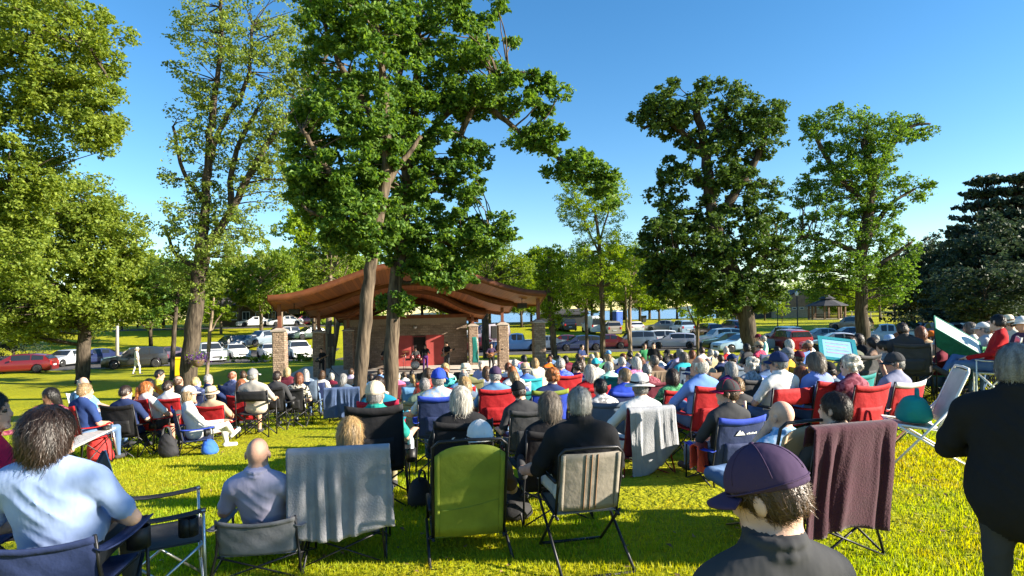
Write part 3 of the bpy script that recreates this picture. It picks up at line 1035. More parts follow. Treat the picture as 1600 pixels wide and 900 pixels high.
M_STONE = stone_material('split_stone', (.17, .13, .10), (.25, .19, .15), (.15, .12, .10))
M_STONE_PALE = stone_material('stone_pillar', (.22, .155, .115), (.34, .25, .19), (.15, .12, .10), 4.2, 1.0)
M_CEDAR = plank_material('cedar_planks', (.20, .058, .013), (.34, .105, .024), 0, 6.0)
M_CEDAR_DK = mat('cedar_beam', (.13, .042, .016), .6, noise=.12, nscale=3)
M_SHINGLE = mat('roof_shingles', (.07, .055, .05), .95, noise=.25, nscale=8, bump=.4, bscale=30)
M_STEEL_BR = mat('brown_steel_post', (.16, .06, .04), .5, noise=.1)
M_REDWALL = mat('red_painted_panel', (.33, .055, .05), .6, noise=.08, nscale=3)
M_BLACK = mat('black_plastic', (.014, .014, .015), .45, noise=.2)
M_DARK = mat('dark_doorway', (.010, .009, .009), .8)
M_METAL = mat('grey_metal', (.42, .42, .43), .35, metal=.8, noise=.05)
M_WHITE = mat('white_paint', (.78, .78, .76), .5, noise=.03)
M_CONC2 = mat('stage_concrete', (.40, .36, .32), .85, noise=.1, nscale=2)

ang = math.atan2(5.5, 33.0)
BO = Vector((-5.35, 32.6, 0))
BU = Vector((math.cos(ang), math.sin(ang), 0))
BV = Vector((-math.sin(ang), math.cos(ang), 0))


def B(u, v, z=0.0):
    p = BO + BU * u + BV * v
    return Vector((p.x, p.y, CZ + z))


SG = g(BO.x, BO.y + 4) + .05           # stage level, nearly flush with the lawn
band = thing('bandstand', 'open air bandstand with curved tiered wooden roof on stone pillars', 'bandstand', (BO.x, BO.y, SG), ang)
band['group'] = ''
del band['group']
SZ = SG - CZ                           # stage level seen from the eye


def L(u, v, z):
    """Bandstand coordinates; z measured from the eye."""
    return (u, v, z - SZ)


mb = MB()
mb.box((-7.6, -.6, -.5), (7.6, 12.0, 0), bev=.03)
mb.build('stage_floor', M_CONC2, band)


def bell(u, W, ze, h, p=1.0):
    return ze + h * (.5 * (1 + math.cos(math.pi * min(1, abs(u) / W))) ** p)


def roof_tier(v0, v1, W0, W1, ze0, ze1, h0, h1, th=.20, lip=.22):
    """A gull-winged vault from depth v0 (front, high) to v1 (back, lower)."""
    nu, nv = 56, 6

    def pt(a, b_, dz):
        v = v0 + (v1 - v0) * b_
        W = W0 + (W1 - W0) * b_
        u = -W + 2 * W * a
        ez = ze0 + (ze1 - ze0) * b_
        hh = h0 + (h1 - h0) * b_
        return L(u, v, bell(u, W, ez, hh) + dz)
    up, lo = MB(), MB()
    U = [[pt(i / nu, j / nv, th) for j in range(nv + 1)] for i in range(nu + 1)]
    D_ = [[pt(i / nu, j / nv, 0) for j in range(nv + 1)] for i in range(nu + 1)]
    m = nv + 1
    V = [p for r in U for p in r]
    up.add(V, [(i * m + j, i * m + m + j, i * m + m + j + 1, i * m + j + 1) for i in range(nu) for j in range(nv)])
    V = [p for r in D_ for p in r]
    lo.add(V, [(i * m + j, i * m + j + 1, i * m + m + j + 1, i * m + m + j) for i in range(nu) for j in range(nv)])
    roof = up.build('roof', M_SHINGLE, band)
    lo.build('soffit', M_CEDAR, roof)
    # fascia boards along the front, the back and both ends
    for (b_, vv, nm, dpt) in ((0, v0 - .03, 'fascia', lip), (1, v1 + .03, 'fascia', lip)):
        f = MB()
        A = [pt(i / nu, b_, th + .02) for i in range(nu + 1)]
        Bq = [pt(i / nu, b_, -.04 - dpt * .3) for i in range(nu + 1)]
        s = -.05 if b_ == 0 else .05
        V = A + Bq + [(x, y + s, z) for x, y, z in A] + [(x, y + s, z) for x, y, z in Bq]
        n = nu + 1
        for i in range(nu):
            f.add([V[i], V[i + 1], V[n + i + 1], V[n + i], V[2 * n + i], V[2 * n + i + 1], V[3 * n + i + 1], V[3 * n + i]],
                  [(0, 1, 2, 3), (4, 7, 6, 5), (0, 4, 5, 1), (3, 2, 6, 7)])
        f.build(nm, M_CEDAR_DK, roof)
    for a in (0, 1):
        f = MB()
        o = -.05 if a == 0 else .05
        for j in range(nv):
            q = [pt(a, j / nv, th + .02), pt(a, (j + 1) / nv, th + .02), pt(a, (j + 1) / nv, -.06), pt(a, j / nv, -.06)]
            f.add(q + [(x + o, y, z) for x, y, z in q], [(0, 1, 2, 3), (4, 7, 6, 5), (0, 4, 5, 1), (3, 2, 6, 7), (0, 3, 7, 4), (1, 5, 6, 2)])
        f.build('end_board', M_CEDAR_DK, roof)
    return roof


roof_tier(-2.2, 2.6, 6.85, 7.5, .88, .42, 1.62, 1.49)
roof_tier(2.2, 6.6, 5.85, 6.3, .46, .02, 1.75, 1.55)
roof_tier(6.2, 10.6, 4.7, 5.0, -.02, -.36, 1.75, 1.45)


def riser(v, top, bot, W, name='gable_board', th=.14):
    """A smooth curved board closing the step between two tiers."""
    n = 56
    a, b_ = [], []
    for i in range(n + 1):
        u = -W + 2 * W * i / n
        a.append(L(u, v, top(u)))
        b_.append(L(u, v, min(top(u) - .05, bot(u))))
    V = a + b_ + [(x, y + th, z) for x, y, z in a] + [(x, y + th, z) for x, y, z in b_]
    m_ = n + 1
    Fq = []
    for i in range(n):
        Fq += [(m_ + i, m_ + i + 1, i + 1, i), (2 * m_ + i, 2 * m_ + i + 1, 3 * m_ + i + 1, 3 * m_ + i), (i, i + 1, 2 * m_ + i + 1, 2 * m_ + i), (m_ + i, 3 * m_ + i, 3 * m_ + i + 1, m_ + i + 1)]
    Fq += [(0, 2 * m_, 3 * m_, m_), (n, m_ + n, 3 * m_ + n, 2 * m_ + n)]
    r_ = MB()
    r_.add(V, Fq)
    r_.build(name, M_CEDAR_DK, band)


riser(2.64, lambda u: bell(u, 7.5, .42, 1.49) - .01, lambda u: min(bell(u, 5.85, .46, 1.75) - .02, bell(u, 7.5, .42, 1.49) - .22), 6.9)
riser(6.64, lambda u: bell(u, 6.3, .02, 1.55) - .01, lambda u: min(bell(u, 4.7, -.02, 1.75) - .02, bell(u, 6.3, .02, 1.55) - .22), 5.9)
riser(10.4, lambda u: bell(u, 5.0, -.36, 1.45) - .01, lambda u: bell(u, 5.0, -.36, 1.45) - .34, 4.7)
PILL = [(-6.75, -.2, -.72), (6.85, -.2, -.62), (-5.45, 4.2, -.95), (5.5, 4.2, -.78), (-4.2, 8.6, -1.0), (4.1, 8.6, -.9)]
EAVE = [.86, .86, .36, .36, -.02, -.02]
for (u, v, zt), ez in zip(PILL, EAVE):
    w = .33
    pm = MB()
    pm.box((u - w, v - w, -.2), (u + w, v + w, zt - SZ), bev=.05)
    pil = pm.build('pillar', M_STONE_PALE, band, smooth=False)
    cp = MB()
    z0 = zt - SZ
    V = [(u - w - .05, v - w - .05, z0 + .002), (u + w + .05, v - w - .05, z0 + .002), (u + w + .05, v + w + .05, z0 + .002), (u - w - .05, v + w + .05, z0 + .002)]
    V += [(x, y, z0 + .07) for x, y, z in V] + [(u - .12, v - .12, z0 + .2), (u + .12, v - .12, z0 + .2), (u + .12, v + .12, z0 + .2), (u - .12, v + .12, z0 + .2)]
    Fq = [(3, 2, 1, 0)]
    for k in (0, 4):
        for i in range(4):
            j = (i + 1) % 4
            Fq.append((k + i, k + j, k + 4 + j, k + 4 + i))
    Fq.append((8, 9, 10, 11))
    cp.add(V, Fq)
    cp.build('pillar_cap', M_CONC, pil, smooth=False)
    ps = MB()
    ps.box((u - .085, v - .085, z0 + .2), (u + .085, v + .085, ez - SZ + .15))
    ps.box((u - .16, v - .16, z0 + .198), (u + .16, v + .16, z0 + .225))
    ps.build('post', M_STEEL_BR, pil, smooth=False)

# back building with the stage door
wt = -.02 - SZ
wl_m = MB()
DX0, DX1, DH = .0, .95, 2.05
VW = 9.15
for a, b_, z0, z1 in ((-4.55, -1.25, 0, wt - .25), (2.15, 3.75, 0, wt - .25), (-1.25, 2.15, DH + .05, wt - .25)):
    wl_m.box((a, VW, z0), (b_, VW + .3, z1))
wl_m.box((-4.55, VW + .3, 0), (-4.25, VW + 3.4, wt - .25))
wl_m.box((3.45, VW + .3, 0), (3.75, VW + 3.4, wt - .25))
wl_m.box((-4.25, VW + 3.1, 0), (3.45, VW + 3.4, wt - .25))
bw = wl_m.build('back_wall', M_STONE, band, smooth=False)
t_ = MB()
t_.box((-4.75, VW - .25, wt - .25), (3.95, VW + 3.6, wt), bev=.02)
t_.build('flat_roof', M_CEDAR_DK, band, smooth=False)
t_ = MB()
t_.box((-4.5, VW - .06, wt - .62), (3.7, VW - .003, wt - .253))
t_.build('frieze', mat('taupe_board', (.22, .175, .14), .8, noise=.06), band, smooth=False)
for a, b_ in ((-1.25, DX0), (DX1, 2.15)):
    t_ = MB()
    t_.box((a, VW + .06, 0), (b_, VW + .2, DH + .05))
    t_.build('red_panel', M_REDWALL, band, smooth=False)
t_ = MB()
t_.box((DX0 + .004, VW + .26, 0), (DX1 - .004, VW + .3, DH))
dr_ = t_.build('door', M_DARK, band, smooth=False)
t_ = MB()
for a, b_ in (((DX0, 0), (DX0 + .07, DH)), ((DX1 - .07, 0), (DX1, DH)), ((DX0 + .07, DH - .07), (DX1 - .07, DH))):
    t_.box((a[0], VW + .02, a[1]), (b_[0], VW + .058, b_[1]))
t_.build('door_frame', mat('dark_red_frame', (.14, .03, .03), .6), dr_, smooth=False)
t_ = MB()
t_.ell((.2, VW - .12, DH + .62), (.14, .10, .12), 14)
t_.box((.08, VW - .06, DH + .55), (.32, VW - .01, DH + .72))
t_.build('wall_lamp', M_METAL, band)


def speaker(label, u, v, z, w=.3, h=.5, d=.3, pole=False, yaw=0):
    c = B(u, v, z)
    r = thing('speaker', label, 'speaker', c, ang + yaw, 'loudspeakers round the stage')
    m = MB()
    m.box((-w / 2, -d / 2, 0), (w / 2, d / 2, h), bev=.02)
    m.build('cabinet', M_BLACK, r, smooth=False)
    m = MB()
    m.box((-w / 2 + .02, -d / 2 - .012, .02), (w / 2 - .02, -d / 2 + .003, h - .02), bev=.006)
    m.build('grille', mat('speaker_grille', (.03, .03, .032), .7, noise=.3, nscale=120), r, smooth=False)
    if pole:
        m = MB()
        zf = SZ - z
        m.tube([(0, 0, 0), (0, 0, zf + .45)], .02)
        for k in range(3):
            a = k * 2.094
            m.tube([(0, 0, zf + .5), (math.cos(a) * .42, math.sin(a) * .42, zf + .02)], .014)
        m.build('stand', M_BLACK, r)
    else:
        m = MB()
        m.tube([(0, 0, h), (0, 0, h + .28)], .02)
        m.build('bracket', M_BLACK, r)
    return r


speaker('black loudspeaker hung under the low eave beside the outermost dark pillar', -6.1, .3, .16, .5, .28, .4)
speaker('black loudspeaker hung under the eave at the lake end of the roof', 6.05, .3, .22, .5, .28, .4)
speaker('tall black loudspeaker on a stand against the second stone pillar', -4.7, 3.6, -1.75, .34, .75, .32, True)
speaker('tall black loudspeaker on a stand between two lake side pillars', 4.85, 3.4, -1.55, .34, .75, .32, True)

# ------------------------------------------------------------------ church, lodge, gazebo, fence
M_BRICKTAN = mat('tan_brick', (.40, .31, .22), .9, noise=.1, nscale=3)
M_CHROOF = mat('church_roof', (.33, .20, .13), .9, noise=.1, nscale=2)
M_DKROOF = mat('dark_roof', (.05, .05, .055), .9, noise=.15, nscale=2)
M_BROWN = mat('brown_siding', (.14, .085, .05), .85, noise=.15, nscale=2)
M_GLASS = mat('window_glass', (.03, .035, .045), .08, noise=.05, spec=.6)


def gable(mb_, x0, x1, y0, y1, z0, zr, ov=.4, mi=0, ridge='x', th=.18):
    """Two roof slabs; the ridge runs along x or y."""
    if ridge == 'y':
        xm = (x0 + x1) / 2
        for s, xa in ((1, x0 - ov), (-1, x1 + ov)):
            q = [(xa, y0 - ov, z0 - .15), (xm, y0 - ov, zr), (xm, y1 + ov, zr), (xa, y1 + ov, z0 - .15)]
            mb_.add(q + [(x, y, z + th) for x, y, z in q], [(0, 1, 2, 3), (7, 6, 5, 4), (0, 4, 5, 1), (1, 5, 6, 2), (2, 6, 7, 3), (3, 7, 4, 0)], mi)
    else:
        ym = (y0 + y1) / 2
        for s, ya in ((1, y0 - ov), (-1, y1 + ov)):
            q = [(x0 - ov, ya, z0 - .15), (x0 - ov, ym, zr), (x1 + ov, ym, zr), (x1 + ov, ya, z0 - .15)]
            mb_.add(q + [(x, y, z + th) for x, y, z in q], [(0, 1, 2, 3), (7, 6, 5, 4), (0, 4, 5, 1), (1, 5, 6, 2), (2, 6, 7, 3), (3, 7, 4, 0)], mi)


def pan_window(parent, x0, x1, z0, z1, y, fm=M_WHITE, nx=2):
    f = MB()
    w = .08
    f.box((x0, y - .06, z0), (x0 + w, y - .003, z1)).box((x1 - w, y - .06, z0), (x1, y - .003, z1))
    f.box((x0 + w, y - .06, z0), (x1 - w, y - .003, z0 + w)).box((x0 + w, y - .06, z1 - w), (x1 - w, y - .003, z1))
    for k in range(1, nx):
        xm = x0 + (x1 - x0) * k / nx
        f.box((xm - w / 3, y - .055, z0 + w), (xm + w / 3, y - .003, z1 - w))
    wi = f.build('window', fm, parent, smooth=False)
    p = MB()
    p.box((x0 + w, y - .03, z0 + w), (x1 - w, y - .004, z1 - w))
    p.build('pane', M_GLASS, wi, smooth=False)


CD = 128.0
c0 = P(1252, 497, CD)
ch = thing('church', 'tan church with a big brown gable end and a dark side roof', 'church', (c0.x, CD, g(c0.x, CD)), R(-14))
m = MB()
m.box((-5.4, 0, -.5), (5.6, 16, 2.35))
m.build('wall', M_BRICKTAN, ch, smooth=False)
m = MB()
m.box((-5.2, -.03, 2.35), (-5.15, 0, 2.4))
V = [(-5.6, -.05, 2.35), (5.8, -.05, 2.35), (.1, -.05, 5.9)]
m.add(V + [(x, .2, z) for x, y, z in V], [(0, 1, 2), (5, 4, 3), (0, 3, 4, 1), (1, 4, 5, 2), (2, 5, 3, 0)])
m.build('gable', M_CHROOF, ch, smooth=False)
m = MB()
gable(m, -5.5, 5.7, .3, 16, 2.5, 6.0, .5, ridge='y')
m.build('roof', M_DKROOF, ch, smooth=False)
m = MB()
m.box((-16, 3, -.5), (-5.41, 14, 2.2))
m.build('wing', mat('dark_brick', (.12, .10, .09), .9), ch, smooth=False)
m = MB()
gable(m, -16, -5.0, 3, 14, 2.4, 4.4, .5)
m.build('wing_roof', M_DKROOF, ch, smooth=False)
for k in range(7):
    x = -4.6 + k * 1.45
    pan_window(ch, x, x + .8, 1.75, 2.2, 0, nx=1)

LD = 97.0
c0 = P(428, 505, LD)
lo = thing('lodge', 'long dark brown lodge with stone gable on the bank among trees', 'building', (c0.x, LD, g(c0.x, LD)), R(20))
m = MB()
m.box((-7.5, 0, -1), (6.5, 9, 3.1))
m.build('wall', M_BROWN, lo, smooth=False)
m = MB()
gable(m, -7.5, 6.5, 0, 9, 3.2, 5.6, .7)
m.build('roof', M_DKROOF, lo, smooth=False)
m = MB()
m.box((1.2, -1.6, -1), (6.0, -.01, 3.4))
V = [(1.0, -1.62, 3.4), (6.2, -1.62, 3.4), (3.6, -1.62, 5.4)]
m.add(V + [(x, 1.5, z) for x, y, z in V], [(0, 1, 2), (5, 4, 3), (0, 3, 4, 1), (1, 4, 5, 2), (2, 5, 3, 0)])
m.build('stone_gable', M_STONE_PALE, lo, smooth=False)
for x in (-6.5, -4.6, -2.7, -.8):
    pan_window(lo, x, x + 1.1, .9, 2.2, 0)
m = MB()
m.box((2.8, -1.66, -.5), (4.4, -1.61, 2.0))
m.build('door', M_DARK, lo, smooth=False)

GD = 112.0
c0 = P(1292, 500, GD)
gz_ = thing('gazebo', 'dark eight sided gazebo with two tiered roof by the church', 'gazebo', (c0.x, GD, g(c0.x, GD)), .2)
Rg = 3.0
m = MB()
m.lathe([(Rg + .6, 2.45), (Rg + .5, 2.6), (1.2, 3.6), (1.2, 3.5)], 8)
m.lathe([(1.5, 3.75), (1.45, 3.85), (.1, 4.6), (.05, 4.6)], 8)
m.lathe([(1.1, 3.5), (1.1, 3.76)], 8)
m.build('roof', M_DKROOF, gz_, smooth=False)
for k in range(8):
    a = k * math.pi / 4
    m = MB()
    m.box((Rg * math.cos(a) - .13, Rg * math.sin(a) - .13, -.3), (Rg * math.cos(a) + .13, Rg * math.sin(a) + .13, 2.5))
    m.build('post', M_BROWN, gz_, smooth=False)
m = MB()
m.lathe([(Rg + .15, -.4), (Rg + .15, .12)], 8)
m.build('floor', M_CONC, gz_, smooth=False)
m = MB()
for k in range(8):
    if k == 6:
        continue
    a0, a1 = k * math.pi / 4, (k + 1) * math.pi / 4
    p0, p1 = Vector((Rg * math.cos(a0), Rg * math.sin(a0), 0)), Vector((Rg * math.cos(a1), Rg * math.sin(a1), 0))
    for z in (.3, .6, .95):
        m.tube([p0 + Vector((0, 0, z)), p1 + Vector((0, 0, z))], .05, 5)
m.build('railing', M_BROWN, gz_)


def rail_fence(label, pts, h=1.1, material=M_WHITE, rails=(.4, .95)):
    q = [Vector((P(a, 500, d).x, d, 0)) for a, d in pts]
    o = q[0].copy()
    o.z = g(o.x, o.y)
    fn = thing('fence', label, 'fence', o)
    m = MB()
    tot = 0
    posts = []
    for a, b_ in zip(q[:-1], q[1:]):
        n = max(1, int((b_ - a).length / 2.6))
        for k in range(n):
            posts.append(a.lerp(b_, k / n))
    posts.append(q[-1])
    for p in posts:
        p.z = g(p.x, p.y)
    for r in rails:
        m.tube([p - o + Vector((0, 0, r * h)) for p in posts], .07, 5)
    m.build('rail', material, fn)
    for p in posts:
        m = MB()
        d = p - o
        m.box((d.x - .07, d.y - .07, d.z - .2), (d.x + .07, d.y + .07, d.z + h))
        m.build('post', material, fn, smooth=False)


rail_fence('pale two rail fence running between the gazebo and the dark grove', [(1318, 118), (1345, 112), (1395, 104), (1430, 100)], 1.3, mat('weathered_fence', (.42, .36, .28), .9))

# low dark store building beyond the white van
c0 = P(880, 505, 92)
st = thing('storage_shed', 'low dark storage building behind the black car by the lake', 'shed', (c0.x, 92, g(c0.x, 92)), .05)
m = MB()
m.box((-3.4, 0, -.5), (3.6, 4, 1.8))
m.build('wall', mat('charcoal_siding', (.035, .037, .04), .85), st, smooth=False)
m = MB()
gable(m, -3.4, 3.6, 0, 4, 1.9, 2.5, .3)
m.build('roof', M_DKROOF, st, smooth=False)

# ------------------------------------------------------------------ lamps, poles, bins
def lamp_post(px, D, ytop, label):
    p = P(px, 500, D)
    z0 = g(p.x, D)
    h = P(px, ytop, D).z - z0
    r = thing('lamp_post', label, 'lamp post', (p.x, D, z0))
    m = MB()
    m.tube([(0, 0, -.1), (0, 0, .5), (0, 0, .55), (0, 0, h - .5)], [.1, .1, .06, .05], 8)
    m.build('post', M_BLACK, r)
    m = MB()
    m.lathe([(.05, h - .5), (.14, h - .45), (.19, h - .1), (.1, h - .02), (.02, h)], 10)
    m.build('lamp_head', mat('lamp_glass', (.7, .68, .6), .3), r)
    return r


lamp_post(1246, 62, 455, 'black lamp post with pale lantern on the grass before the church')
lamp_post(1215, 82, 470, 'dark lamp post with small lantern beside the church wing')


def street_light():
    D = 56
    p = P(183, 560, D)
    z0 = g(p.x, D)
    h = P(187, 447, D).z - z0
    r = thing('street_light', 'tall grey street light with long double arm beside the black van', 'street light', (p.x, D, z0))
    m = MB()
    m.tube([(0, 0, -.2), (.1, 0, h * .6), (.16, 0, h)], [.16, .12, .09], 8)
    m.build('pole', mat('concrete_pole', (.42, .38, .33), .9), r)
    m = MB()
    m.tube([(.16, 0, h), (1.4, 0, h + .05), (2.4, 0, h - .02)], .045, 6)
    m.tube([(.16, 0, h - .25), (1.4, 0, h - .1), (2.2, 0, h - .1)], .03, 6)
    m.build('arm', M_METAL, r)
    m = MB()
    m.box((2.3, -.16, h - .12), (3.1, .16, h + .04), bev=.05)
    m.build('lamp_head', M_METAL, r)


street_light()


def wheelie_bin(px, D, color, label, h=1.05, w=.62):
    p = P(px, 550, D)
    r = thing('waste_bin', label, 'waste bin', (p.x, D, g(p.x, D)), .2, 'bins round the car park')
    c = mat('bin_plastic', color, .5, noise=.06)
    m = MB()
    a, b_ = w / 2 * .82, w / 2
    V = [(-a, -a, .06), (a, -a, .06), (a, a, .06), (-a, a, .06), (-b_, -b_, h - .12), (b_, -b_, h - .12), (b_, b_, h - .12), (-b_, b_, h - .12)]
    m.add(V, [(3, 2, 1, 0), (4, 5, 6, 7), (0, 1, 5, 4), (1, 2, 6, 5), (2, 3, 7, 6), (3, 0, 4, 7)])
    m.build('bin_body', c, r, smooth=False)
    m = MB()
    m.box((-b_ - .03, -b_ - .04, h - .118), (b_ + .03, b_ + .03, h), bev=.04)
    m.build('lid', c, r, smooth=False)
    for s in (-1, 1):
        m = MB()
        m.lathe([(.09, -.03), (.1, -.02), (.1, .02), (.09, .03)], 12, M=Matrix.Translation((s * (a - .02), a + .02, .1)) @ Matrix.Rotation(R(90), 4, 'Y'))
        m.build('wheel', M_BLACK, r)


wheelie_bin(282, 41, (.80, .52, .01), 'bright yellow bin beside the twin stemmed ash trunk', 1.25, .95)


def portaloo(px, D, label):
    p = P(px, 500, D)
    r = thing('portable_toilet', label, 'portable toilet', (p.x, D, g(p.x, D)), .4)
    c = mat('blue_plastic', (.02, .07, .36), .5)
    m = MB()
    m.box((-.55, -.55, 0), (.55, .55, 2.05), bev=.03)
    m.build('cabin', c, r, smooth=False)
    m = MB()
    m.box((-.6, -.6, 2.052), (.6, .6, 2.15), bev=.03)
    m.lathe([(.3, 2.15), (.2, 2.3), (.05, 2.33)], 8)
    m.build('roof', mat('pale_roof', (.5, .55, .62), .5), r, smooth=False)
    m = MB()
    m.box((-.4, -.58, .1), (.4, -.553, 1.9))
    d = m.build('door', mat('blue_door', (.03, .1, .42), .45), r, smooth=False)
    m = MB()
    m.box((.28, -.61, 1.0), (.34, -.583, 1.14))
    m.build('handle', M_BLACK, d, smooth=False)


portaloo(965, 92, 'blue portable toilet on the shore grass behind the parked cars')
wheelie_bin(1007, 98, (.03, .03, .035), 'black litter bin on the shore grass before the lake', 1.1, .7)


# flower basket on the ash trunk
c0 = P(309, 560, 26.35)
fb = thing('flower_basket', 'hanging basket of purple flowers fixed on the ash trunk', 'flower basket', c0)
m = MB()
m.lathe([(.05, -.38), (.2, -.3), (.28, -.1), (.28, -.05)], 12)
m.tube([(-.25, 0, -.05), (0, .1, .35), (.25, 0, -.05)], .01, 5)
m.build('basket', mat('basket_coir', (.12, .08, .05), .95), fb)
C_ = rng.normal(size=(420, 3)) * np.array([.17, .17, .12]) + np.array([0, 0, .03])
Vq = leaf_quads(C_, .07)
obj('flowers', mesh_np('flowers', Vq, np.arange(len(Vq)).reshape(-1, 4), [leaf_material('petunia', (.06, .02, .16), (.20, .06, .34), .3)], smooth=False), fb)
C_ = rng.normal(size=(200, 3)) * np.array([.17, .17, .13]) + np.array([0, 0, .06])
Vq = leaf_quads(C_, .07)
obj('leaves', mesh_np('leaves', Vq, np.arange(len(Vq)).reshape(-1, 4), [LEAF['birch']], smooth=False), fb)


# ------------------------------------------------------------------ shrubs along the car park edge
def shrub(px, D, wpx, hpx, label, leaf='birch', n=9, name='shrub'):
    p = P(px, 560, D)
    k = D / F
    r = thing(name, label, 'shrub', (p.x, D, g(p.x, D)), 0, 'shrubs along the car park')
    cl = []
    for _ in range(n):
        cl.append((Vector((rng.uniform(-.5, .5) * wpx * k, rng.uniform(-.4, .4), rng.uniform(.25, .8) * hpx * k)), hpx * k * rng.uniform(.3, .45)))
    obj('foliage', crown_mesh('foliage', cl, leaf, .13, 120), r)
    m = MB()
    for c, _r in cl:
        m.tube([(c.x * .6, c.y * .6, -.05), c], [.012, .004], 4)
    m.build('stem', BARK_DARK, r)


for i, (px, D, w, h, lb, lf) in enumerate([
    (345, 56, 34, 9, 'low dark shrub under the silver pickup bumper', 'oak'),
    (378, 55, 34, 10, 'low dark shrub in front of the white saloon', 'oak'),
    (404, 54, 26, 12, 'low green shrub beside the bright yellow green bush', 'far'),
    (421, 53.5, 22, 16, 'bright yellow green bush before the white hatchback', 'birch'),
    (468, 53, 30, 14, 'green shrub between the two nearest dark pillars', 'far'),
    (488, 52, 24, 13, 'dark shrub touching the second stone pillar', 'oak'),
]):
    shrub(px, D, w, h, lb, lf)
for i, (px, D, w, h, lb) in enumerate([  # the grove bushes are added as the dark shade under its trees
    (1440, 72, 70, 42, 'dark bush standing in for the shade at the start of the grove'), (1490, 66, 80, 46, 'dark bush standing in for the shade below the layered conifer'),
    (1545, 60, 80, 50, 'dark bush standing in for the shade behind the red jacket'), (1595, 56, 80, 52, 'dark bush standing in for the shade at the end of the grove'),
    (20, 64, 110, 40, 'dark roadside bush behind the red estate car'), (110, 72, 90, 26, 'dark bush behind the round maple trunk')]):
    shrub(px, D, w, h, lb, 'grove', 22, 'bush')
# ------------------------------------------------------------------ parked cars
M_TYRE = mat('tyre_rubber', (.015, .015, .016), .85, noise=.2)
M_RIM = mat('alloy_rim', (.45, .45, .46), .3, metal=.9, noise=.05)
M_CARGLASS = mat('car_glass', (.018, .022, .028), .06, noise=.05, spec=.7)
M_HEADL = mat('headlight_lens', (.75, .76, .78), .12, spec=.7)
M_TAILL = mat('tail_light_lens', (.42, .015, .015), .18, spec=.6)
M_PLATE = mat('number_plate', (.6, .62, .66), .5)


def paint(c):
    return mat('car_paint', c, .28, noise=.04, nscale=1.2, spec=.5, coat=.7)


# per type: length, half width, and stations (x from the rear 0 to the front 1 of the length, belt height, roof height or None)
CAR = {
    'sedan': dict(L=4.7, w=.90, belt=.92, wheel=.32, wb=(.20, .81), top=[(.0, .80, None), (.03, .95, None), (.16, 1.0, None), (.28, .97, 1.38), (.40, .95, 1.45), (.54, .94, 1.43), (.70, .92, None), (.97, .74, None), (1.0, .58, None)]),
    'suv': dict(L=4.65, w=.93, belt=1.05, wheel=.36, wb=(.19, .81), top=[(.0, .85, None), (.015, 1.08, None), (.07, 1.08, 1.62), (.22, 1.07, 1.70), (.42, 1.06, 1.72), (.57, 1.05, 1.66), (.70, 1.04, None), (.96, .90, None), (1.0, .66, None)]),
    'wagon': dict(L=4.6, w=.88, belt=.93, wheel=.32, wb=(.19, .80), top=[(.0, .80, None), (.02, .97, None), (.10, .97, 1.36), (.24, .96, 1.45), (.42, .95, 1.48), (.56, .94, 1.44), (.72, .92, None), (.97, .74, None), (1.0, .58, None)]),
    'van': dict(L=5.2, w=.98, belt=1.15, wheel=.35, wb=(.18, .83), top=[(.0, 1.0, None), (.01, 1.2, 2.0), (.05, 1.2, 2.2), (.4, 1.18, 2.25), (.68, 1.15, 2.15), (.76, 1.13, 1.9), (.88, 1.08, None), (.97, .95, None), (1.0, .7, None)]),
    'pickup': dict(L=5.5, w=.96, belt=1.08, wheel=.39, wb=(.20, .80), top=[(.0, .9, None), (.01, 1.10, None), (.36, 1.10, None), (.40, 1.09, 1.72), (.50, 1.08, 1.80), (.60, 1.07, 1.74), (.70, 1.06, None), (.96, .98, None), (1.0, .7, None)]),
}
_car = {}


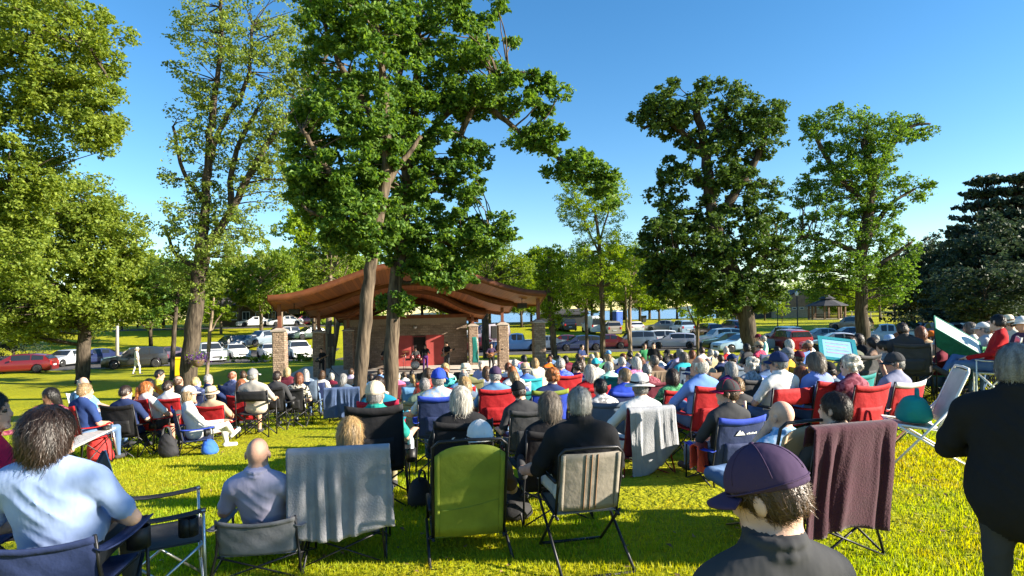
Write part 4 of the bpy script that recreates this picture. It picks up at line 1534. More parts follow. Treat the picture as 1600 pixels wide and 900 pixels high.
def car_parts(kind):
    if kind in _car:
        return _car[kind]
    S = CAR[kind]
    Lc, w, wr = S['L'], S['w'], S['wheel']
    top = S['top']
    X = sorted(set([t[0] for t in top] + [x for c in S['wb'] for x in (c - wr * 1.16 / Lc, c - wr * .98 / Lc, c - wr * .6 / Lc, c, c + wr * .6 / Lc, c + wr * .98 / Lc, c + wr * 1.16 / Lc)] + [.5]))
    tx = [t[0] for t in top]
    belt = np.interp(X, tx, [t[1] for t in top])
    # roof height, with None meaning the belt itself
    roof = np.interp(X, tx, [t[2] if t[2] else t[1] + .03 for t in top])
    secs = []
    for x, zb, zr in zip(X, belt, roof):
        zbot = .20
        for c in S['wb']:
            d = abs(x - c) * Lc
            if d < wr * 1.15:
                zbot = max(zbot, wr + math.sqrt(max(0, (wr * 1.16) ** 2 - d * d)) if d < wr * 1.1 else .24)
        taper = 1 - .10 * max(0, (abs(x - .5) - .36) / .14) ** 1.6
        ww = w * taper
        has = max(0, min(1, (zr - zb - .03) / .45))
        wt_ = ww * (1 - .22 * has) if has > 0 else ww * .93
        z1 = min(zbot + .10, zb - .12)
        zm = max(zbot + .02, zb * .62)
        sec = [(ww * .90, zbot), (ww * .985, max(z1, zbot + .01)), (ww, max(zm, zbot + .02)), (ww * .965, zb), (wt_, max(zb + .02, zr - .05)), (wt_ * .82, zr - .005 if has else zr), (0, zr + .012)]
        secs.append([((x - .5) * Lc, y, z) for y, z in sec])
    V = []
    n = len(secs[0])
    for s in secs:
        V += s + [(x, -y, z) for x, y, z in reversed(s[:-1])]
    m = 2 * n - 1
    Fq = []
    for i in range(len(secs) - 1):
        for k in range(m - 1):
            a = i * m + k
            Fq.append((a, a + 1, a + m + 1, a + m))
        a = i * m
        Fq.append((a + m - 1, a, a + m, a + 2 * m - 1))
    Fq.append(tuple(range(m)))
    Fq.append(tuple(range((len(secs) - 1) * m + m - 1, (len(secs) - 1) * m - 1, -1)))
    # faces are wound so that they look outwards after this flip
    Fq = [tuple(reversed(f)) for f in Fq]
    body = mesh_np('body', V, [list(f) for f in Fq], [M_WHITE], None, True)
    body.validate()
    autosmooth(body, 32)
    P_ = [('body', body, 'paint', None)]

    def quad(sec_i, sec_j, k0, k1, side, inset=(.08, .08, .12, .1), off=.008):
        """A window pane over the loft between two sections and two profile points."""
        A, B_ = secs[sec_i], secs[sec_j]
        p = [Vector(A[k0]), Vector(B_[k0]), Vector(B_[k1]), Vector(A[k1])]
        if side < 0:
            p = [Vector((v.x, -v.y, v.z)) for v in p]
        a0, a1, b0, b1 = inset
        f = lambda s, t: (p[0] * (1 - s) + p[1] * s) * (1 - t) + (p[3] * (1 - s) + p[2] * s) * t
        q = [f(a0, b0), f(1 - a1, b0), f(1 - a1, 1 - b1), f(a0, 1 - b1)]
        nrm = (q[1] - q[0]).cross(q[3] - q[0]).normalized()
        if nrm.y * side < 0:
            nrm = -nrm
        return [v + nrm * off for v in q], nrm
    glass_i = [i for i, x in enumerate(X) if roof[i] - belt[i] > .3]
    i0, i1 = glass_i[0], glass_i[-1]
    # side glass: between the first and last full sections, split at the middle pillars
    cuts = [i0, min(glass_i, key=lambda i: abs(X[i] - (X[i0] + X[i1]) / 2)), i1]
    if kind == 'van':
        cuts = [min(glass_i, key=lambda i: abs(X[i] - .68)), i1]
    for side in (-1, 1):
        mb_ = MB()
        for a, b_ in zip(cuts[:-1], cuts[1:]):
            for s in range(a, b_):
                q, nr = quad(s, s + 1, 3, 4, side, (.10 if s == a else 0, .10 if s == b_ - 1 else 0, .10, .06), .009)
                mb_.add(q + [v - nr * .012 for v in q], [(0, 1, 2, 3), (7, 6, 5, 4), (0, 4, 5, 1), (1, 5, 6, 2), (2, 6, 7, 3), (3, 7, 4, 0)])
        # corner triangles of glass towards windscreen and tailgate
        P_.append(('side_window', mb_.mesh('side_window', [M_CARGLASS], False), None, None))

    def screen(s0, s1, name):
        mb_ = MB()
        A, B_ = secs[s0], secs[s1]
        p = [Vector((A[5][0], A[4][1] * .93, A[4][2])), Vector((A[5][0], -A[4][1] * .93, A[4][2])), Vector((B_[5][0], -B_[4][1] * .93, B_[4][2])), Vector((B_[5][0], B_[4][1] * .93, B_[4][2]))]
        c = [p[0].lerp(p[3], .10), p[1].lerp(p[2], .10), p[1].lerp(p[2], .90), p[0].lerp(p[3], .90)]
        nr = (c[1] - c[0]).cross(c[3] - c[0]).normalized()
        if nr.z < 0:
            nr = -nr
        top_off = .05
        q = [v + nr * top_off for v in c]
        mb_.add(q + [v - nr * .03 for v in q], [(0, 1, 2, 3), (7, 6, 5, 4), (0, 4, 5, 1), (1, 5, 6, 2), (2, 6, 7, 3), (3, 7, 4, 0)])
        P_.append((name, mb_.mesh(name, [M_CARGLASS], False), None, None))
    hood = [i for i in range(len(X)) if X[i] > X[i1] and roof[i] - belt[i] < .06]
    boot = [i for i in range(len(X)) if X[i] < X[i0] and roof[i] - belt[i] < .06]
    if hood:
        screen(i1, hood[0], 'windscreen')
    if boot:
        screen(i0, boot[-1], 'rear_window')
    # wheels
    for c in S['wb']:
        for side in (-1, 1):
            x, y = (c - .5) * Lc, side * (w * .93)
            T = Matrix.Translation((x, y, wr)) @ Matrix.Rotation(R(90 if side > 0 else -90), 4, 'X').inverted()
            mb_ = MB()
            mb_.lathe([(wr * .60, -.10), (wr * .93, -.10), (wr, -.06), (wr, .06), (wr * .93, .10), (wr * .62, .085)], 20, M=T)
            rm = MB()
            prof = [(wr * .62, .06), (wr * .60, .088), (wr * .5, .07), (wr * .16, .06), (wr * .14, .075), (.01, .078)]
            rm.lathe(prof, 20, M=T)
            P_.append(('wheel', mb_.mesh('wheel', [M_TYRE]), None, rm.mesh('rim', [M_RIM])))
    # lights and plates
    zf, zr_ = top[-2][1] - .10, top[1][1] - .14
    for side in (-1, 1):
        mb_ = MB()
        mb_.box((Lc / 2 - .22, side * w * .68 - .17, zf - .09), (Lc / 2 - .015, side * w * .68 + .17, zf + .05), bev=.03)
        P_.append(('headlight', mb_.mesh('headlight', [M_HEADL], False), None, None))
        mb_ = MB()
        hgt = .30 if kind in ('suv', 'van', 'pickup', 'wagon') else .14
        mb_.box((-Lc / 2 - .02, side * w * .76 - .12, zr_ - hgt + .05), (-Lc / 2 + .12, side * w * .76 + .10, zr_ + .05), bev=.03)
        P_.append(('tail_light', mb_.mesh('tail_light', [M_TAILL], False), None, None))
        mb_ = MB()
        xm = (X[i1] - .5) * Lc - .05
        mb_.ell((xm, side * (w + .09), S['belt'] + .07), (.08, .11, .075), 8)
        P_.append(('mirror', mb_.mesh('mirror', [M_WHITE]), 'paint', None))
    mb_ = MB()
    mb_.box((-Lc / 2 - .035, -.22, .52), (-Lc / 2 + .02, .22, .64))
    P_.append(('number_plate', mb_.mesh('number_plate', [M_PLATE], False), None, None))
    mb_ = MB()
    mb_.box((Lc / 2 - .06, -w * .45, .40), (Lc / 2 + .012, w * .45, .56), bev=.03)
    P_.append(('grille', mb_.mesh('grille', [M_BLACK], False), None, None))
    mb_ = MB()
    mb_.box((-Lc / 2 + .3, -w * .8, .14), (Lc / 2 - .3, w * .8, .34))
    P_.append(('underbody', mb_.mesh('underbody', [M_BLACK], False), None, None))
    _car[kind] = P_
    return P_


def car(px, D, kind, color, yaw, label, s=1.0):
    """yaw 0: nose towards the camera; 90: nose towards the left of the picture."""
    p = P(px, 530, D)
    face = math.atan2(-p.y, -p.x)            # heading towards the camera
    rot = face - R(yaw)
    r = thing('parked_car' if kind not in ('van', 'pickup') else ('parked_van' if kind == 'van' else 'pickup_truck'), label,
              {'van': 'van', 'pickup': 'pickup truck'}.get(kind, 'car'), (p.x, D, g(p.x, D) + .02), rot, 'cars parked beyond the lawn')
    r.scale = (s, s, s)
    pm = paint(color)
    for nm, me, key, sub in car_parts(kind):
        o = obj(nm, me, r, mats=[pm] if key == 'paint' else None)
        if sub is not None:
            obj('rim', sub, o)
    return r


C_ = dict(shaded_red=(.13, .008, .009), red=(.26, .010, .012), maroon=(.10, .008, .016), white=(.72, .72, .71), silver=(.42, .44, .46), gray=(.16, .17, .18), black=(.014, .014, .016), navy=(.02, .03, .09),
          blue=(.03, .09, .24), slate=(.13, .17, .22), green=(.02, .045, .04), tan=(.36, .31, .26), lilac=(.38, .38, .46), sky=(.30, .42, .55), plum=(.05, .03, .06), bronze=(.16, .12, .09))
for a in [
    # the road end at the left
    (30, 47, 'wagon', 'shaded_red', 112, 'red estate car on the road beside the round maple'),  # paint darkened: the shadow on this car is put into its colour
    (103, 55, 'sedan', 'silver', 40, 'silver saloon half hidden behind the red estate car'),
    (150, 57, 'sedan', 'navy', 95, 'navy saloon behind the round maple trunk'),
    (210, 50, 'suv', 'black', 88, 'black people carrier beside the street light'),
    (258, 58, 'sedan', 'plum', 78, 'dark plum saloon on the road left of the ash trunk'.replace(' left of', ' behind')),
    (326, 57.5, 'pickup', 'silver', -14, 'silver pickup truck facing the lawn behind the sapling'),
    (367, 61, 'sedan', 'white', -16, 'white saloon facing the lawn behind the low shrubs'),
    (360, 67, 'suv', 'black', 60, 'black car behind the white saloon and silver pickup'),
    (388, 68, 'sedan', 'silver', 50, 'silver saloon in the second row beside the slate car'),
    (409, 69, 'suv', 'slate', 55, 'slate grey car in the second row near the pale trunk'),
    (422, 60, 'sedan', 'white', -12, 'white hatchback facing the lawn behind the yellow green bush'),
    (466, 59, 'suv', 'white', -10, 'boxy white car between the two dark pillars'),
    (437, 71, 'suv', 'navy', 60, 'dark navy car behind the white hatchback'),
    (484, 72, 'sedan', 'green', 60, 'dark teal saloon beside the second stone pillar'),
    (398, 88, 'sedan', 'white', 80, 'white saloon on the bank before the brown lodge'),
    (446, 87, 'sedan', 'silver', 75, 'pale silver saloon on the bank near the roof post'),
    (472, 89, 'sedan', 'red', 70, 'little red car on the bank at the lodge end'),
    # seen through the bandstand
    (745, 62, 'sedan', 'maroon', 92, 'maroon saloon seen between the stage wall and its pillar'),
    (737, 73, 'suv', 'silver', 80, 'silver car seen through the bandstand, second row'),
    (762, 70, 'van', 'plum', 60, 'dark van seen through the bandstand by the ash trunk'),
    (808, 60, 'pickup', 'blue', 92, 'steel blue pickup seen between the lake side pillars'),
    # row along the lawn
    (850, 61, 'sedan', 'slate', 90, 'slate saloon mostly hidden behind the last pillar'),
    (880, 62, 'sedan', 'maroon', 88, 'maroon saloon beside the ivy clad trunk'),
    (872, 86, 'suv', 'black', 10, 'black car facing us on the shore grass by the shed'),
    (887, 84, 'suv', 'black', 170, 'black hatchback on the shore grass beside the white van'),
    (905, 58, 'wagon', 'navy', 82, 'navy blue hatchback behind the thin young ash'),
    (927, 80, 'van', 'white', 165, 'white high roofed van behind the navy hatchback'),
    (945, 60, 'sedan', 'maroon', 84, 'maroon saloon behind the cottonwood trunk'),
    (957, 77, 'suv', 'tan', 172, 'tan car seen from behind near the blue toilet'),
    (988, 60, 'suv', 'slate', 84, 'slate hatchback behind the two stemmed birch'),
    (992, 79, 'sedan', 'white', 170, 'small white car in the second row beside the birch'),
    (1022, 60.5, 'suv', 'white', 84, 'white car with dark windows behind the silver grey estate'),
    (1052, 57, 'wagon', 'lilac', 88, 'silver grey estate car with its side to the lawn'),
    (1066, 76, 'suv', 'sky', 160, 'pale blue car in the second row above the estate'),
    (1036, 80, 'sedan', 'gray', 100, 'grey saloon roof just showing beyond the white car'),
    (1104, 70, 'suv', 'maroon', 150, 'dark maroon car in the second row by the forked sapling'),
    (1122, 60, 'suv', 'white', 68, 'white car partly hidden by the dark green saloon'),
    (1136, 54, 'sedan', 'green', 74, 'dark green saloon behind the thick of the crowd'),
    (1160, 49, 'sedan', 'sky', 60, 'pale blue saloon at the foot of the leaning oak'),
    (1143, 74, 'suv', 'plum', 150, 'dark plum car in the second row beside the leaning oak'),
    (1230, 49, 'suv', 'red', 152, 'red car seen from behind with dark rear window'),
    (1225, 61, 'suv', 'silver', 150, 'silver car roof showing above the red car'),
    (1305, 45, 'sedan', 'lilac', 80, 'silver lilac saloon behind the teal sunshade chair'),
    (1282, 60, 'sedan', 'slate', 70, 'slate car beyond the silver lilac saloon'),
    (1325, 62, 'sedan', 'navy', 70, 'navy saloon beside the slimmer oak trunk'),
    (1386, 56, 'pickup', 'sky', 86, 'pale blue pickup truck with its side to the crowd'),
    (1440, 66, 'sedan', 'gray', 150, 'grey saloon parked beside the pickup truck'),
    (1462, 62, 'suv', 'blue', 150, 'blue car at the edge of the dark grove'),
    (1490, 60, 'suv', 'slate', 160, 'slate car behind the green sunshade chair'),
    (1515, 58, 'suv', 'silver', 160, 'silver car in front of the layered conifer'),
    (1548, 57, 'sedan', 'gray', 120, 'grey saloon behind the person in the red jacket'),
    (1330, 75, 'suv', 'bronze', 120, 'bronze car behind the slimmer oak trunk'),
]:
    car(a[0], a[1], a[2], C_[a[3]], a[4], a[5])
# ------------------------------------------------------------------ people: one continuous surface per body, grown from joints
def folds(X, Y, Z):
    """Creases of worn cloth: sharp ridges that come and go."""
    a = np.sin(26 * Z + 9 * X + 2.4 * np.sin(11 * X + 5 * Z) + 1.7 * np.sin(8 * Y - 6 * Z))
    b = np.sin(19 * X - 15 * Z + 2.0 * np.sin(9 * Z + 7 * Y))
    m = .5 + .5 * np.sin(6 * X + 4 * Z + 1.3) * np.sin(7 * Z - 3 * Y)
    return (np.abs(a) ** .6 * 1.6 - 1.0) * m + (np.abs(b) ** .7 - .6) * (1 - m) * .9


class Field:
    """A distance field on a grid; shapes melt together, the nearest one gives the material."""

    def __init__(s, lo, hi, vox):
        s.lo, s.vox = np.array(lo, float), vox
        n = np.ceil((np.array(hi) - s.lo) / vox).astype(int) + 1
        s.n = n
        s.ax = [s.lo[i] + vox * np.arange(n[i]) for i in range(3)]
        s.f = np.full(n, 9., np.float32)
        s.b = np.full(n, 9., np.float32)
        s.id = np.zeros(n, np.int8)

    def _win(s, lo, hi):
        sl = []
        for i in range(3):
            a = int(np.clip(np.floor((lo[i] - s.lo[i]) / s.vox), 0, s.n[i]))
            b_ = int(np.clip(np.ceil((hi[i] - s.lo[i]) / s.vox) + 1, 0, s.n[i]))
            sl.append(slice(a, b_))
        g3 = [s.ax[0][sl[0]][:, None, None], s.ax[1][sl[1]][None, :, None], s.ax[2][sl[2]][None, None, :]]
        return tuple(sl), g3

    def _mix(s, sl, d, mid, k, cut=False):
        a = s.f[sl]
        if a.size == 0:
            return
        if cut:
            s.f[sl] = np.maximum(a, -d)
            return
        h = np.clip(.5 + .5 * (d - a) / k, 0, 1)
        s.f[sl] = d * (1 - h) + a * h - k * h * (1 - h)
        m = d < s.b[sl]
        s.id[sl] = np.where(m, mid, s.id[sl])
        s.b[sl] = np.where(m, d, s.b[sl])

    def cap(s, a, b_, ra, rb, mid, k=.02, wr=0.0):
        a, b_ = np.array(a, float), np.array(b_, float)
        R_ = max(ra, rb) + k + 3 * s.vox + wr
        sl, (X, Y, Z) = s._win(np.minimum(a, b_) - R_, np.maximum(a, b_) + R_)
        d = b_ - a
        L2 = max(1e-9, float(d @ d))
        t = np.clip(((X - a[0]) * d[0] + (Y - a[1]) * d[1] + (Z - a[2]) * d[2]) / L2, 0, 1)
        q = np.sqrt((X - a[0] - t * d[0]) ** 2 + (Y - a[1] - t * d[1]) ** 2 + (Z - a[2] - t * d[2]) ** 2)
        q = q - (ra + (rb - ra) * t)
        if wr:
            q = q + wr * folds(X, Y, Z)
        s._mix(sl, q, mid, k)

    def ell(s, c, r, mid, k=.02, M=None, cut=False, wr=0.0, strand=0.0):
        c, r = np.array(c, float), np.array(r, float)
        R_ = r.max() + k + 3 * s.vox + wr + strand
        sl, (X, Y, Z) = s._win(c - R_, c + R_)
        X, Y, Z = X - c[0], Y - c[1], Z - c[2]
        if M is not None:
            X, Y, Z = M[0][0] * X + M[1][0] * Y + M[2][0] * Z, M[0][1] * X + M[1][1] * Y + M[2][1] * Z, M[0][2] * X + M[1][2] * Y + M[2][2] * Z
        k0 = np.sqrt((X / r[0]) ** 2 + (Y / r[1]) ** 2 + (Z / r[2]) ** 2)
        k1 = np.sqrt((X / r[0] ** 2) ** 2 + (Y / r[1] ** 2) ** 2 + (Z / r[2] ** 2) ** 2) + 1e-9
        d = k0 * (k0 - 1) / k1
        if wr:
            d = d + wr * folds(X, Y, Z)
        if strand:
            th = np.arctan2(X, Y + 1e-9)
            d = d + strand * (np.sin(th * 26 + 8 * Z) + .6 * np.sin(th * 41 - 13 * Z + 1))
        s._mix(sl, d, mid, k, cut)

    def cut_half(s, p, n):
        """Remove everything on the side the normal n points to."""
        X, Y, Z = s.ax[0][:, None, None], s.ax[1][None, :, None], s.ax[2][None, None, :]
        d = (X - p[0]) * n[0] + (Y - p[1]) * n[1] + (Z - p[2]) * n[2]
        s.f = np.maximum(s.f, d.astype(np.float32))

    def mesh(s):
        f = s.f
        ng = f < 0
        nx, ny, nz = f.shape
        cnt = np.zeros((nx - 1, ny - 1, nz - 1), np.int8)
        for i in (0, 1):
            for j in (0, 1):
                for k in (0, 1):
                    cnt += ng[i:nx - 1 + i, j:ny - 1 + j, k:nz - 1 + k]
        act = (cnt > 0) & (cnt < 8)
        I, J, K = np.nonzero(act)
        num = np.full(act.shape, -1, np.int32)
        num[I, J, K] = np.arange(len(I))
        acc = np.zeros((len(I), 3))
        n = np.zeros(len(I))
        corners = [(0, 0, 0), (1, 0, 0), (0, 1, 0), (1, 1, 0), (0, 0, 1), (1, 0, 1), (0, 1, 1), (1, 1, 1)]
        for a in range(8):
            for b_ in range(a + 1, 8):
                ca, cb = corners[a], corners[b_]
                if sum(abs(x - y) for x, y in zip(ca, cb)) != 1:
                    continue
                va = f[I + ca[0], J + ca[1], K + ca[2]]
                vb = f[I + cb[0], J + cb[1], K + cb[2]]
                m = (va < 0) != (vb < 0)
                t = np.where(m, va / np.where(va == vb, 1, va - vb), 0)
                for ax in range(3):
                    acc[:, ax] += np.where(m, ca[ax] + t * (cb[ax] - ca[ax]), 0)
                n += m
        V = s.lo + s.vox * (np.stack([I, J, K], 1) + acc / np.maximum(n, 1)[:, None])
        Q, MI = [], []
        for ax in range(3):
            sl0 = [slice(None)] * 3
            sl1 = [slice(None)] * 3
            sl0[ax], sl1[ax] = slice(0, -1), slice(1, None)
            a, b_ = ng[tuple(sl0)], ng[tuple(sl1)]
            E = np.argwhere(a != b_)
            o1, o2 = [(1, 2), (2, 0), (0, 1)][ax]
            ok = (E[:, o1] > 0) & (E[:, o2] > 0) & (E[:, o1] < f.shape[o1] - 1) & (E[:, o2] < f.shape[o2] - 1)
            E = E[ok]
            if not len(E):
                continue
            ins = a[E[:, 0], E[:, 1], E[:, 2]]
            c = [E.copy() for _ in range(4)]
            c[0][:, o1] -= 1
            c[0][:, o2] -= 1
            c[1][:, o2] -= 1
            c[3][:, o1] -= 1
            q = np.stack([num[x[:, 0], x[:, 1], x[:, 2]] for x in c], 1)
            q = np.where(ins[:, None], q, q[:, ::-1])
            src = E.copy()
            src[:, ax] += (~ins).astype(int)
            MI.append(s.id[src[:, 0], src[:, 1], src[:, 2]])
            Q.append(q)
        Q, MI = np.concatenate(Q), np.concatenate(MI)
        good = (Q >= 0).all(1)
        return V, Q[good].astype(np.int32), MI[good]


def smooth_mesh(V, Q, it=1):
    """A light relaxation that takes away the grid's stair steps."""
    for _ in range(it):
        S = np.zeros_like(V)
        n = np.zeros(len(V))
        for a in range(4):
            for b_ in ((a + 1) % 4, (a + 3) % 4):
                np.add.at(S, Q[:, a], V[Q[:, b_]])
                np.add.at(n, Q[:, a], 1)
        V = V * .5 + .5 * S / np.maximum(n, 1)[:, None]
    return V


SKIN, TOP, SLEEVE, LEGS, CALF, SHOE, EYE, LIP = range(8)
M_EYE = mat('eye', (.03, .025, .02), .2)
M_LIP = mat('lips', (.36, .13, .11), .5)
_body = {}


def rot3(yaw=0, pitch=0, roll=0):
    return (Matrix.Rotation(R(yaw), 3, 'Z') @ Matrix.Rotation(R(pitch), 3, 'X') @ Matrix.Rotation(R(roll), 3, 'Y'))


def body(pose='sit', sh=.42, rec=10, w=1.0, belly=0.0, yaw=0, pitch=0, hroll=0, arms='lap', legs='down', vox=.022, turn=0, jacket=False, collar=False):
    """Returns (mesh, head matrix). Faces +y, feet on z = 0, the seat at height sh."""
    key = (pose, round(sh, 2), rec, w, belly, yaw, pitch, hroll, arms, legs, vox, turn, jacket, collar)
    if key in _body:
        return _body[key]
    v3 = lambda *a: np.array(a, float)
    sit = pose == 'sit'
    hz = sh + .09 if sit else .93
    r = R(rec) if sit else R(rec if pose == 'stand_lean' else 2)
    up = v3(0, -math.sin(r), math.cos(r)) if sit else v3(0, math.sin(r) if pose == 'stand_lean' else 0, math.cos(r))
    fw = v3(0, up[2], -up[1])
    hip = v3(0, 0, hz)
    ls = .46
    shc = hip + up * ls
    hd = shc + .5 * up * .18 + v3(0, .045, .5 * .185)
    lo, hi = v3(-.62, -.45, -.01), v3(.62, .85, hd[2] + .2)
    Fd = Field(lo, hi, vox)
    wr = .0075 if vox < .012 else .006 if vox < .016 else 0
    T3 = np.array([[1, 0, 0], [0, fw[1], up[1]], [0, fw[2], up[2]]]).T      # rows: local axes
    Mt = np.array([[1, 0, 0], [0, fw[1], fw[2]], [0, up[1], up[2]]]).T
    j = .012 if jacket else 0
    # torso
    Fd.ell(hip + v3(0, .0, .0), (.175 * w, .135, .125), LEGS, .03)
    Fd.ell(hip + up * .15 + fw * (.02 + belly * .05), (.158 * w + belly * .03 + j, .118 + belly * .05 + j, .16), TOP, .04, Mt, wr=wr)
    Fd.ell(hip + up * .31 + fw * .0, (.175 * w + j, .118 + belly * .01 + j, .19), TOP, .05, Mt, wr=wr)
    for sd in (-1, 1):
        Fd.cap(shc + v3(sd * .06 * w, -.01, -.02), shc + v3(sd * .165 * w, 0, -.045), .078, .068 + j, TOP, .05)
        Fd.cap(shc + up * .045 + v3(sd * .035, -.012, 0), shc + v3(sd * .125 * w, -.008, -.01), .052, .058 + j, TOP, .04)
    Fd.cap(shc + up * .0, shc + up * (.055 + 2 * j), .076, .066 + j * .6, TOP, .03)
    if jacket and not sit:
        Fd.ell(hip + v3(0, 0, .04), (.192 * w, .150 + belly * .05, .27), TOP, .05, wr=wr)
    if vox < .016:
        for q in range(12):
            a0, a1 = q * math.pi / 6, (q + 1) * math.pi / 6
            hi_ = .026 if collar or jacket else 0
            ring = lambda a: shc + up * (.058 + hi_ - .012 * math.cos(a)) + v3(.071 * math.sin(a), 0, 0) + fw * (.066 * math.cos(a) + .002 + hi_ * .2)
            Fd.cap(ring(a0), ring(a1), .0135 + j * .4 + hi_ * .1, .0135 + j * .4 + hi_ * .1, TOP, .004)
            if hi_:
                lo_ = lambda a: ring(a) - up * .03 + v3(.012 * math.sin(a), 0, 0) + fw * .010 * math.cos(a)
                Fd.cap(lo_(a0), lo_(a1), .014, .014, TOP, .006)
    # neck and head
    Hm = rot3(yaw, pitch, hroll)
    H = np.array(Hm)
    hp = lambda x, y, z: hd + H @ v3(x, y, z)
    HM = [[H[i][k] for k in range(3)] for i in range(3)]
    Fd.cap(shc + up * .02, hp(0, -.015, -.06), .062, .060, SKIN, .02)
    Fd.ell(hp(0, -.012, .022), (.075, .094, .098), SKIN, .02, HM)
    Fd.ell(hp(0, .026, -.045), (.058, .066, .078), SKIN, .03, HM)
    Fd.cap(hp(0, .086, .014), hp(0, .101, -.020), .008, .012, SKIN, .012)
    Fd.ell(hp(0, .092, -.028), (.017, .012, .009), SKIN, .008, HM)
    Fd.cap(hp(-.03, .078, -.095), hp(.03, .078, -.095), .014, .014, SKIN, .02)
    if vox < .016:
        for sd in (-1, 1):
            Fd.ell(hp(sd * .034, .088, .008), (.017, .012, .012), SKIN, .008, HM, cut=True)
            Fd.ell(hp(sd * .032, .078, .008), (.013, .012, .011), EYE, .003, HM)
            Fd.cap(hp(sd * .018, .084, .032), hp(sd * .05, .072, .030), .007, .006, SKIN, .01)
        Fd.cap(hp(-.022, .088, -.056), hp(.022, .088, -.056), .007, .007, LIP, .004)
    for sd in (-1, 1):
        Fd.ell(hp(sd * .083, -.010, -.006), (.010, .019, .033), SKIN, .006, HM)
    # arms
    sho = [shc + v3(sd * .178 * w, 0, -.05) for sd in (-1, 1)]
    A = {}
    if sit:
        A['lap'] = [(v3(sd * .27 * w, .03, sh + .26), v3(sd * .11, .31, sh + .20)) for sd in (-1, 1)]
        A['rest'] = [(v3(sd * .285 * w, -.02, sh + .26), v3(sd * .29, .24, sh + .25)) for sd in (-1, 1)]
        A['fold'] = [(v3(sd * .25 * w, .08, sh + .27), v3(-sd * .06, .21, sh + .29)) for sd in (-1, 1)]
        A['cheek'] = [(v3(-.27, .16, sh + .27), hp(-.085, .075, -.09)), (v3(.285 * w, -.02, sh + .26), v3(.2, .28, sh + .20))]
        A['reach'] = [(v3(-.27 * w, .05, sh + .25), v3(-.1, .3, sh + .2)), (v3(.30, .12, sh + .25), v3(.36, .40, sh + .27))]
        A['reachl'] = [(v3(-.34, .10, sh + .26), v3(-.44, .36, sh + .22)), (v3(.27 * w, .05, sh + .25), v3(.1, .3, sh + .2))]
        A['up'] = [(v3(-.27 * w, .05, sh + .25), v3(-.1, .3, sh + .2)), (v3(.27, .17, sh + .35), v3(.12, .2, sh + .66))]
    else:
        A['lap'] = [(v3(sd * .25 * w, -.02, 1.10), v3(sd * .26, .06, .86)) for sd in (-1, 1)]
        A['fold'] = [(v3(sd * .26 * w, .06, 1.12), v3(-sd * .08, .2, 1.16)) for sd in (-1, 1)]
        A['guitar'] = [(v3(-.30, .06, 1.16), v3(-.42, .27, 1.24)), (v3(.30, .0, 1.14), v3(.08, .22, 1.06))]
        A['hip'] = [(v3(sd * .36 * w, -.04, 1.14), v3(sd * .2, .06, .99)) for sd in (-1, 1)]
        A['mic'] = [(v3(-.27, .1, 1.15), v3(-.05, .22, 1.40)), (v3(.25, -.02, 1.1), v3(.26, .06, .86))]
    arm = A.get(arms, A['lap'])
    for sd, s0, (el, wri) in zip((-1, 1), sho, arm):
        mid = s0 + (el - s0) * .72
        Fd.cap(s0, mid, .062 + j * .8, .055 + j, TOP, .03, wr)
        Fd.cap(mid - (el - s0) * .06, mid, .059 + j, .061 + j, TOP, .003)
        Fd.cap(mid, el, .048 + j * .8, .044 + j * .8, SLEEVE, .012, wr)
        Fd.cap(el, wri, .043 + j * .7, .031 + j * .5, SLEEVE, .012)
        d = wri - el
        d = d / np.linalg.norm(d)
        # the hand: palm, four unequal bent fingers, a thumb from the side of the palm
        if arms == 'cheek' and sd < 0:
            curl = v3(.5, .2, .3)
        else:
            curl = v3(0, 0, -1)
        curl = curl - d * (curl @ d)
        if np.linalg.norm(curl) < .2:
            curl = v3(0, 1, 0) - d * d[1]
        curl = curl / np.linalg.norm(curl)
        sdv = np.cross(d, curl)
        inn = -sd * np.sign(sdv[0] if abs(sdv[0]) > .1 else 1)
        Fd.cap(wri, wri + d * .03, .029, .030, SKIN, .012)
        for q in (-.022, 0, .022):
            Fd.cap(wri + d * .03 + sdv * q * .8, wri + d * .085 + sdv * q, .017, .014, SKIN, .012)
        fr = max(.0085, vox * .5)
        for q, ln in ((-.033, .030), (-.011, .037), (.011, .039), (.033, .034)):
            b0 = wri + d * .088 + sdv * q
            b1 = b0 + (d * .9 + curl * .35 + sdv * q * 2) * ln
            b2 = b1 + (d * .55 + curl * .8) * ln * .85
            Fd.cap(b0, b1, fr, fr * .95, SKIN, .004)
            Fd.cap(b1, b2, fr * .95, fr * .8, SKIN, .004)
        t0 = wri + d * .03 + sdv * inn * .024
        t1 = t0 + d * .035 + sdv * inn * .028 + curl * .01
        Fd.cap(t0, t1, fr * 1.25, fr * 1.1, SKIN, .006)
        Fd.cap(t1, t1 + d * .03 + curl * .012, fr * 1.1, fr * .9, SKIN, .004)
